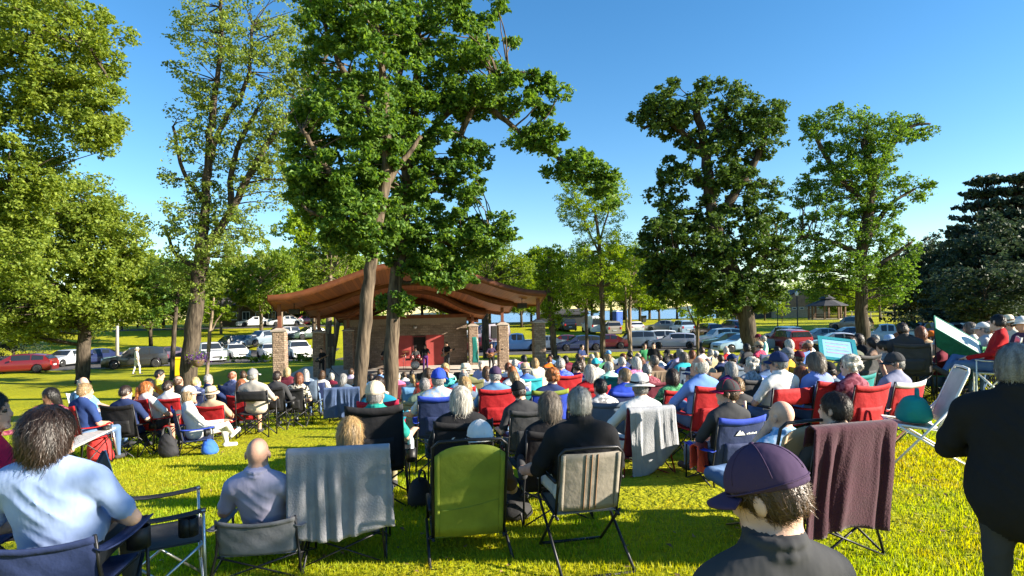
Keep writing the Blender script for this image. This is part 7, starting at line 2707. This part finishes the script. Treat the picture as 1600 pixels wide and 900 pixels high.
put(1150, 590, 8.4, 'sandy haired person in charcoal fleece beyond the crimson cap', 'camp:black', 'black camp chair beyond the crimson cap', hair='short', hc='sandy', top='charcoal', long_sleeve=True)
put(1246, 572, 9.2, 'person with auburn bob in navy coat between the two red chairs', 'camp:navy', 'navy camp chair between the two red chairs', hair='bob', hc='auburn', top='navy', long_sleeve=True)
put(1300, 578, 9.0, 'person in black cap just beyond the tousled dark hair', 'camp:black', 'black camp chair beyond the tousled dark hair', hair='short', hc='dark brown', hat='cap', hatc=('black', 'black'), top='slate')
put(1012, 566, 11.0, 'person with silver hair in burgundy coat near the fur throw', 'camp:burgundy', 'burgundy camp chair near the fur throw', hair='short', hc='silver', top='burgundy', long_sleeve=True)
put(952, 563, 12.6, 'person with white hair and mint shirt before the white tube chair', 'camp:teal', 'teal camp chair before the white tube chair', hair='short', hc='white', top='mint')
put(896, 565, 12.8, 'person with dark curly hair between the two red chairs', 'camp:navy', 'navy camp chair between the bright blue shirt and the blond bob', hair='curly', hc='dark brown', top='purple')
put(803, 570, 12.8, 'person with ginger bob in white shirt near the small red chair', 'camp:white:w', 'white chair near the small red chair', hair='bob', hc='ginger', top='white')
put(668, 574, 13.4, 'person with brown bob in coral top behind the royal blue cap', 'camp:coral', 'coral camp chair behind the royal blue cap', hair='bob', hc='brown', top='coral')
put(716, 575, 11.0, 'bald person in sky blue shirt behind the white bob', 'camp:red', 'red camp chair behind the white bob', hair='ring', hc='grey', top='sky blue')

# strollers far off
put(213, 541, 43.0, 'person in wide pale hat and white clothes walking by the black people carrier', stand=True, pose='walk', turn=60, hair='short', hc='sandy', hat='straw', hatc=('cream', 'cream', 'tan'), top='white', legs_c='white', group='people beyond the audience')
put(1130, 488, 104, 'person in blue standing on the far shore by the lake', stand=True, hair='short', hc='brown', top='blue', group='people beyond the audience')
put(1139, 487, 105, 'person in dark clothes standing on the far shore', stand=True, hair='short', hc='dark brown', top='charcoal', group='people beyond the audience')
put(1146, 488, 104.5, 'person in white top standing on the far shore', stand=True, hair='short', hc='sandy', top='white', group='people beyond the audience')

# ---- the band ----------------------------------------------------------------------------------------------------
BANDG = 'musicians on the stage'


def musician(px, v, label, z=None, **k):
    D = 32.6 + v
    p = P(px, 540, D)
    rot = face_to(p.x, D, 0, 0) + R(k.pop('turn', 0))
    sc = k.pop('sc', 1.0)
    pose = k.pop('pose', 'stand')
    return person(label, p.x, D, SG, rot, pose=pose, scale=sc, vox=.02, group=BANDG, **k)


def guitar(o, label, color, s=1.0):
    """A guitar held in front of the player's body."""
    m0 = Matrix.Translation(o.location) @ Matrix.Rotation(o.rotation_euler.z, 4, 'Z')
    T = m0 @ Matrix.Translation((.02, .20, 1.06)) @ Matrix.Rotation(R(24), 4, 'Y')
    r = thing('guitar', label, 'guitar', (0, 0, 0), 0, 'guitars on the stage')
    r.matrix_world = T
    m = MB()
    pr = []
    n = 28
    for i in range(n):
        a = 2 * math.pi * i / n
        rad = .17 + .035 * math.cos(2 * a) - .02 * math.cos(a)
        pr.append((rad * math.cos(a) * 1.15 + .10, rad * math.sin(a) * .85))
    V = [(x, -.03, z) for x, z in pr] + [(x, .03, z) for x, z in pr]
    m.add(V, [tuple(range(n)), tuple(range(2 * n - 1, n - 1, -1))] + [(i, n + i, n + (i + 1) % n, (i + 1) % n) for i in range(n)])
    m.build('guitar_body', mat('guitar_lacquer', color, .3, coat=.5), r)
    m = MB()
    m.box((-.62, .031, -.024), (.05, .052, .024))
    m.build('neck', mat('maple_neck', (.22, .12, .06), .5), r, smooth=False)
    m = MB()
    m.box((-.78, .02, -.04), (-.621, .045, .04), bev=.008)
    m.build('headstock', M_BLACK, r, smooth=False)


a = musician(502, 3.0, 'musician in black with guitar half hidden in the shade of the stage wall', hair='short', hc='black', top='black', long_sleeve=True, legs_c='black', arms='guitar', turn=-20)
guitar(a, 'black guitar held by the shaded musician', (.02, .02, .02))
a = musician(603, 3.4, 'long haired guitarist in black between the oak trunks', hair='long', hc='black', top='black', legs_c='black', arms='guitar')
guitar(a, 'red brown guitar held between the oak trunks', (.25, .05, .02))
dr = musician(649, 7.6, 'drummer sitting behind the drum kit at the stage door', pose='sit', sh=.52, hair='short', hc='dark brown', top='charcoal', arms='reach', legs_c='black')
musician(664, 4.6, 'singer in black and purple with long dark hair at a microphone', hair='long', hc='black', top='black', legs_c='purple', long_sleeve=True, arms='mic')
a = musician(698, 5.0, 'bass player in black T-shirt in front of the sunlit stage wall', hair='short', hc='brown', top='black', legs_c='charcoal', arms='guitar', turn=-30, sc=1.05)
guitar(a, 'long necked bass held before the sunlit stage wall', (.20, .10, .04))
a = musician(767, 3.6, 'guitarist in plum shirt beside the lake side pillar', hair='short', hc='brown', top='plum', legs_c='black', arms='guitar', turn=15)
guitar(a, 'brown guitar held beside the lake side pillar', (.18, .07, .03))


def microphone(px, v, label):
    D = 32.6 + v
    p = P(px, 540, D)
    r = thing('microphone_stand', label, 'microphone', (p.x, D, SG), 0, 'microphones on the stage')
    m = MB()
    m.lathe([(.13, 0), (.13, .02), (.02, .03)], 14)
    m.tube([(0, 0, .02), (0, 0, 1.42), (.0, .10, 1.5)], .012, 6)
    m.build('stand', M_BLACK, r)
    m = MB()
    m.tube([(0, .10, 1.5), (0, .22, 1.54)], [.016, .022], 8)
    m.ell((0, .24, 1.545), (.028, .03, .028), 10)
    m.build('microphone', M_BLACK, r)


microphone(660, 4.0, 'microphone stand in front of the singer in purple')
microphone(693, 4.3, 'microphone stand in front of the bass player')
microphone(598, 2.8, 'microphone stand between the oak trunks')


def drum_kit():
    D = 32.6 + 6.8
    p = P(648, 540, D)
    r = thing('drum_kit', 'drum kit with wine red shells and brass cymbals by the stage door', 'drum kit', (p.x, D, SG), ang)
    shell = mat('drum_shell', (.16, .02, .025), .3, coat=.5)
    skin_ = mat('drum_skin', (.7, .7, .68), .5)
    brass = mat('cymbal_brass', (.65, .45, .14), .3, metal=1.0)

    def drum(c, rad, h, tilt, nm):
        T = Matrix.Translation(c) @ Matrix.Rotation(R(tilt), 4, 'X')
        m = MB()
        m.lathe([(rad, 0), (rad + .012, .01), (rad, .03), (rad, h - .03), (rad + .012, h - .01), (rad, h)], 20, M=T)
        d = m.build(nm, shell, r)
        m = MB()
        m.lathe([(rad - .004, h + .001), (.01, h + .004)], 20, M=T)
        m.build('drum_skin', skin_, d)
    drum((0, -.1, .30), .28, .40, 90, 'bass_drum')
    drum((-.20, -.2, .68), .14, .20, -15, 'tom_drum')
    drum((.20, -.2, .68), .15, .22, -15, 'tom_drum')
    drum((.48, .15, .35), .20, .35, -5, 'floor_drum')
    drum((-.45, .15, .55), .18, .14, -5, 'snare_drum')
    for c, rd in (((-.6, -.1, 1.15), .22), ((.62, -.15, 1.2), .24), ((-.75, .2, .9), .17)):
        m = MB()
        m.lathe([(.01, .02), (.05, .012), (rd, -.01), (rd, -.014), (.05, .004)], 20, M=Matrix.Translation(c) @ Matrix.Rotation(R(-12), 4, 'X'))
        m.build('cymbal', brass, r)
        m = MB()
        m.tube([(c[0], c[1], .0), c], .012, 6)
        m.build('cymbal_stand', M_METAL, r)


drum_kit()


def monitor(px, v, label):
    D = 32.6 + v
    p = P(px, 560, D)
    r = thing('stage_monitor', label, 'speaker', (p.x, D, SG), face_to(p.x, D, -6, 40), 'wedge monitors along the stage edge')
    m = MB()
    V = [(-.32, -.25, 0), (.32, -.25, 0), (.32, .25, 0), (-.32, .25, 0), (-.32, -.25, .42), (.32, -.25, .42), (.32, .22, .12), (-.32, .22, .12)]
    m.add(V, [(3, 2, 1, 0), (4, 5, 6, 7), (0, 1, 5, 4), (1, 2, 6, 5), (2, 3, 7, 6), (3, 0, 4, 7)])
    m.build('cabinet', M_BLACK, r, smooth=False)
    m = MB()
    V = [(-.28, -.18, .403), (.28, -.18, .403), (.28, .18, .170), (-.28, .18, .170)]
    m.add([(x, y, z + .008) for x, y, z in V] + V, [(0, 1, 2, 3), (7, 6, 5, 4), (0, 4, 5, 1), (1, 5, 6, 2), (2, 6, 7, 3), (3, 7, 4, 0)])
    m.build('grille', mat('speaker_grille', (.03, .03, .032), .7, noise=.3, nscale=120), r, smooth=False)


for px, lb in ((600, 'black wedge monitor between the oak trunks'), (660, 'black wedge monitor in front of the singer'), (690, 'black wedge monitor in front of the bass player'), (716, 'black wedge monitor by the inner lake side pillar'), (748, 'black wedge monitor by the guitarist in plum')):
    monitor(px, -.15, lb)

# teal feather flag beside the stage
pf = P(748, 560, 40)
ff = thing('feather_flag', 'narrow teal feather flag beside the bandstand', 'flag', (pf.x - .0, 40, g(pf.x, 40)))
m = MB()
m.tube([(0, 0, 0), (0, 0, 1.4), (-.06, 0, 1.9), (-.22, 0, 2.15)], .014, 6)
m.build('flag_pole', M_METAL, ff)
m = MB()
m.sheet(lambda u, v: (-.02 - .42 * u * (1 - .35 * v) - .12 * v * v, .03 * math.sin(6 * v), .35 + 1.7 * v), 6, 14, .004)
m.build('flag_cloth', mat('teal_flag', (.02, .22, .20), .8), ff)
# ------------------------------------------------------------------ cloths, bags, shades and other things of the audience
def topz(c, hb=.54):
    return SEAT[c.name] + hb


def hang(c, label, name, cat, color, hb=.54, dy=0.0, dx=0.0, **k):
    z = topz(c, hb)
    rz = c.rotation_euler.z
    off = Matrix.Rotation(rz, 3, 'Z') @ Vector((dx, dy, 0))
    return drape(label, name, cat, c.location + off, color, rz, top=z + .012, yt=-.178 - .24 * hb, **k)


hang(c548, 'light grey jacket with long folds hung over the chair of the blond person', 'jacket', 'jacket', (.29, .29, .32), w=.36, front=.10, back=.66, hb=.66, folds=4, amp=.030, seed=3, hem=.03)
hang(c996, 'pale grey shirt with pointed hem hung over the chair below the straw hat', 'shirt', 'shirt', (.30, .31, .335), w=.27, front=.06, back=.66, folds=4, amp=.028, seed=8, hem=.17, skew=.12)
hang(c1293, 'dark maroon towel spread over the chair back', 'towel', 'towel', (.05, .010, .022), w=.33, front=.16, back=.78, hb=.66, folds=3, amp=.024, seed=5, hem=.03, sheen=.12)
hang(c535, 'denim blue cloth covering a chair back to the grass', 'blanket', 'blanket', (.07, .11, .22), w=.40, front=.1, back=.72, folds=4, amp=.03, seed=9, hem=.03)
hang(c1023, 'brown fur throw over a black chair', 'throw', 'throw', (.24, .17, .11), w=.27, front=.15, back=.34, folds=3, amp=.02, seed=12)
# coral towel over a chair arm
z = SEAT[c1130.name]
drape('coral red towel hung over the arm of the navy logo chair', 'towel', 'towel', at(c1130, -.30, .02, 0), 'coral', c1130.rotation_euler.z + R(35), w=.13, front=.26, back=.36, top=z + .235, yt=0, folds=2, amp=.018, seed=4, slope=0)
# folded white cloth and green bag
def bag(label, p, rz, w, d, h, color, strap=None, seed=0, name='bag', squash=.35, drawstring=False):
    rs = random.Random(seed)
    Fd = Field((-w, -d, -.02), (w, d, h * 1.2), max(w, d) / 16)
    Fd.ell((0, 0, h * .42), (w * .5, d * .5, h * .44), 0, .03, wr=.010)
    Fd.ell((w * .06, 0, h * .2), (w * .52, d * .54, h * .24), 0, .05, wr=.010)
    Fd.ell((-w * .05, 0, h * .75), (w * .34, d * .34, h * .25), 0, .05, wr=.008)
    Fd.cut_half((0, 0, .004), (0, 0, -1))
    V, Q, MI = Fd.mesh()
    V = smooth_mesh(V, Q, 1)
    r = obj(name, mesh_np(name, V, Q, [mat('bag_cloth', PAL[color] if isinstance(color, str) else color, .75, noise=.06, nscale=6, bump=.6, bscale=10)]), None, p, (0, 0, rz))
    tag(r, label, 'bag')
    if strap is not None:
        m = MB()
        sc = PAL[strap]
        m.sheet(lambda u, v: (w * .22 * math.cos(math.pi * v) + .02 * (u - .5), -d * .1 + .035 * (u - .5), h * .85 + h * .4 * math.sin(math.pi * v)), 2, 14, .006)
        m.build('strap', mat('bag_strap', sc, .8), r)
    return r


bag('sage green shoulder bag with long straps hung on a black chair back', at(c1023, .12, -.40, SEAT[c1023.name] + .0), c1023.rotation_euler.z, .30, .16, .36, (.22, .32, .24), 'mint', 2, 'shoulder_bag')
bag('white and navy bag at the side of the deep blue chair', Vector((P(1003, 620, 8.6).x, 8.6, g(P(1003, 620, 8.6).x, 8.6))), .3, .26, .2, .34, (.55, .58, .66), 'navy', 3)
bag('red carry bag slumped beside the black chair on the lawn', Vector((P(155, 680, 9.6).x, 9.6, g(P(155, 680, 9.6).x, 9.6))), .5, .34, .24, .52, (.46, .03, .03), 'red', 4)
bag('bright blue bag beside the feet of the person in white', Vector((P(327, 690, 10.0).x, 10.0, g(P(327, 690, 10.0).x, 10.0))), 1.0, .26, .2, .26, (.03, .12, .50), 'navy', 6)
bag('black rucksack on the grass between the two silver heads', Vector((P(800, 700, 5.4).x, 5.4, g(P(800, 700, 5.4).x, 5.4))), .2, .30, .22, .30, (.02, .02, .022), 'charcoal', 7, 'rucksack')
bag('black shoulder bag on the grass before the white bobbed person', Vector((P(655, 700, 6.0).x, 6.0, g(P(655, 700, 6.0).x, 6.0))), 1.2, .30, .22, .28, (.022, .022, .024), 'black', 8, 'shoulder_bag')
bag('orange red chair bag slumped beside the white rimmed chair', Vector((P(1352, 650, 7.0).x, 7.0, g(P(1352, 650, 7.0).x, 7.0))), .6, .36, .26, .44, (.62, .07, .03), 'red', 9)
bag('black bag with white lettering patch near the bare legged person', Vector((P(262, 690, 9.9).x, 9.9, g(P(262, 690, 9.9).x, 9.9))), .1, .30, .2, .40, (.02, .02, .024), 'charcoal', 10)

# white reclining lawn chair with a teal bag on it
xw = P(1432, 690, 6.7).x
wch = chair('empty white lawn chair with pale sling, standing apart on the grass', 'lawn', 'offwhite', xw, 6.7, g(xw, 6.7), R(68), .42, M_WTUBE, None, name='lawn_chair')
bag('teal drawstring bag resting on the seat of the empty white chair', at(wch, 0, .02, .415), R(60), .40, .34, .30, (.01, .25, .22), 'teal', 11)

# logos on two chair backs
def chair_mark(c, quads, dz, dx=0.0):
    m = MB()
    z0 = SEAT[c.name] + dz
    for q in quads:
        V = []
        for x, z in q:
            zz = z0 + z
            h = zz - SEAT[c.name]
            u = (x + dx) / .54 + .5
            y = -.175 - .24 * h - .055 * _capped(u) * (1 - .55 * h / .54) - .012
            V.append((x + dx, y, zz))
        V = V + [(a, b_ - .002, c_) for a, b_, c_ in V]
        n = len(q)
        m.add(V, [tuple(range(n)), tuple(range(2 * n - 1, n - 1, -1))] + [(i, n + i, n + (i + 1) % n, (i + 1) % n) for i in range(n)])
    m.build('mark', M_WHITE, c, smooth=False)


mtn = [[(-.06, 0), (-.015, .055), (.0, .03), (-.02, 0)], [(-.02, 0), (.0, .03), (.012, .042), (.05, 0)]]
mtn += [[(.065 + k * .022, .004), (.080 + k * .022, .004), (.080 + k * .022, .018 + .006 * (k % 2)), (.065 + k * .022, .018 + .006 * (k % 2))] for k in range(6)]
chair_mark(c1130, mtn, .36, -.02)
sw = []
for k in range(9):
    a0, a1 = 2.2 + k * .36, 2.2 + (k + 1) * .36
    f = lambda a, r_: (.055 * r_ * math.cos(a), .02 * r_ * math.sin(a))
    sw.append([f(a0, .82), f(a1, .82), f(a1, 1.1), f(a0, 1.1)])
chair_mark(c716, sw + [[(.06 + k * .02, -.008), (.073 + k * .02, -.008), (.073 + k * .02, .006), (.06 + k * .02, .006)] for k in range(5)], .40, -.05)

# sunshade chairs
def sunshade(label, px, py, D, w, l, yaw, tilt, roll, frame_c, panel_c, rim, lines=False, side=None):
    c = P(px, py, D)
    gz = g(c.x, D)
    r = thing('sunshade', label, 'sunshade', (c.x, D, gz), yaw, 'sunshades clipped above the chairs')
    h = c.z - gz
    Mx = Matrix.Translation((0, 0, h)) @ Matrix.Rotation(R(roll), 4, 'Y') @ Matrix.Rotation(R(tilt), 4, 'X')
    fr = mat('shade_frame_cloth', frame_c, .7, noise=.05, bump=.2)
    m = MB()
    for lo, hi in (((-w / 2, -l / 2, -.012), (w / 2, -l / 2 + rim, .012)), ((-w / 2, l / 2 - rim, -.012), (w / 2, l / 2, .012)), ((-w / 2, -l / 2 + rim, -.012), (-w / 2 + rim, l / 2 - rim, .012)), ((w / 2 - rim, -l / 2 + rim, -.012), (w / 2, l / 2 - rim, .012))):
        m.box(lo, hi, M=Mx)
    m.build('shade_rim', fr, r, smooth=False)
    m = MB()
    m.box((-w / 2 + rim, -l / 2 + rim, -.006), (w / 2 - rim, l / 2 - rim, .006), M=Mx)
    p = m.build('shade_panel', mat('shade_panel_cloth', panel_c, .7, noise=.05), r, smooth=False)
    if lines:
        for k, cc in ((0, (.32, .36, .58)), (1, (.46, .34, .52)), (2, (.32, .36, .58)), (3, (.46, .34, .52))):
            m = MB()
            y0 = l * (.22 - .14 * k)
            for zz in (.0061,):
                m.box((-w * .30, y0, zz), (w * (.30 - .07 * (k % 2)), y0 + l * .045, zz + .002), M=Mx)
            m.build('print', mat('shade_print', cc, .7), p, smooth=False)
    if side:
        m = MB()
        A = [Mx @ Vector(v) for v in ((-w / 2, -l / 2, -.013), (w / 2, -l / 2, -.013))]
        lowz = h - .55
        A2 = [Vector((A[0].x + .05, A[0].y + .05, A[0].z - .30)), Vector((A[1].x - .25, A[1].y + .05, min(A[1].z - .12, lowz + .2)))]
        V = [A[0], A[1], A2[1], A2[0]]
        m.add([tuple(v) for v in V] + [(v.x, v.y + .008, v.z) for v in V], [(0, 1, 2, 3), (7, 6, 5, 4), (0, 4, 5, 1), (1, 5, 6, 2), (2, 6, 7, 3), (3, 7, 4, 0)])
        m.build('side_flap', mat('shade_flap', side, .8), r, smooth=False)
    for s in (-1, 1):
        m = MB()
        a = Mx @ Vector((s * (w / 2 - .02), l * .1, -.02))
        m.tube([(a.x, a.y, a.z), (s * .31, .05, .55), (s * .31, .05, .0)], .011, 6)
        m.build('pole', M_FRAME, r)
    return r


sunshade('teal framed sunshade with pale blue printed panel tilted towards us', 1309, 546, 9.4, .54, .50, R(-14), 42, 8, (.01, .22, .27), (.25, .50, .66), .06, True)
sunshade('long green sunshade with pale mint top sloping down beside the upright person', 1496, 524, 10.4, .84, .46, R(-12), 34, 34, (.01, .13, .09), (.55, .66, .62), .025, False, (.01, .13, .06))
x_ = P(1318, 600, 9.2).x
put(1318, 552, 9.2, 'person in blue shirt shaded by the teal framed sunshade', 'camp:teal', 'teal camp chair under the printed sunshade', hair='short', hc='brown', top='blue', sc=.94)
x_ = P(1498, 560, 11.0).x
chair('folded green camp chair standing below the green sunshade', 'camp', 'green', x_, 10.9, g(x_, 10.9), R(40), .42)

# white trestle table along the lawn edge at the left
tp0, tp1 = Vector((P(10, 700, 6.9).x, 6.9, 0)), Vector((P(172, 630, 9.9).x, 9.9, 0))
mid = (tp0 + tp1) / 2
ln = (tp1 - tp0).length
az = math.atan2((tp1 - tp0).y, (tp1 - tp0).x)
tb = thing('bench', 'long narrow white bench behind the dark haired people at the lawn edge', 'bench', (mid.x, mid.y, g(mid.x, mid.y)), az)
m = MB()
m.box((-ln / 2, -.15, .42), (ln / 2, .15, .45), bev=.012)
m.build('seat', mat('white_bench', (.45, .45, .44), .6), tb, smooth=False)
for sx in (-1, 1):
    for sy in (-1, 1):
        m = MB()
        m.tube([(sx * (ln / 2 - .25), sy * .11, .42), (sx * (ln / 2 - .12), sy * .13, -.05)], .016, 6)
        m.build('leg', M_METAL, tb)

# bottle in a mesh pouch on the black high backed chair
bp_ = at(c587, .335, .10, SEAT[c587.name] + .16)
bt = thing('water_bottle', 'clear water bottle in a black pouch on the high backed chair', 'bottle', bp_)
m = MB()
m.lathe([(.03, -.14), (.034, -.13), (.034, .06), (.02, .10), (.013, .12), (.013, .135)], 14)
m.build('bottle_body', mat('clear_plastic', (.55, .62, .68), .1, spec=.6), bt)
m = MB()
m.lathe([(.05, -.16), (.055, -.15), (.055, -.02), (.05, -.02)], 14)
m.build('pouch', M_BLACK, bt)
m = MB()
m.lathe([(.016, .136), (.016, .155), (.012, .158)], 12)
m.build('cap', M_WHITE, bt)

# trekking poles behind the bright red chair
for k, (dx, t, lb) in enumerate(((.26, .10, 'white trekking pole leaning on the bright red chair'), (.20, -.16, 'pale trekking pole crossing the other behind the red chair'))):
    q0 = at(c1093, dx - .05, -.62 - .03 * k, .01)
    q1 = at(c1093, dx + t, -.36 - .03 * k, SEAT[c1093.name] + .34)
    r = thing('trekking_pole', lb, 'pole', q0, 0)
    m = MB()
    m.tube([(0, 0, 0), tuple((q1 - q0) * .86)], [.006, .009], 7)
    m.build('shaft', M_ALU, r)
    m = MB()
    m.tube([tuple((q1 - q0) * .861), tuple((q1 - q0))], [.014, .017], 8)
    m.build('grip', mat('cork_grip', (.60, .52, .40), .8), r)

# low dark chair corner at the lower left
xq = P(262, 800, 4.1).x
chair('empty dark folding chair low at the edge of the lawn', 'camp', 'charcoal', xq, 4.0, g(xq, 4.0), R(-60), .42, M_ALU)
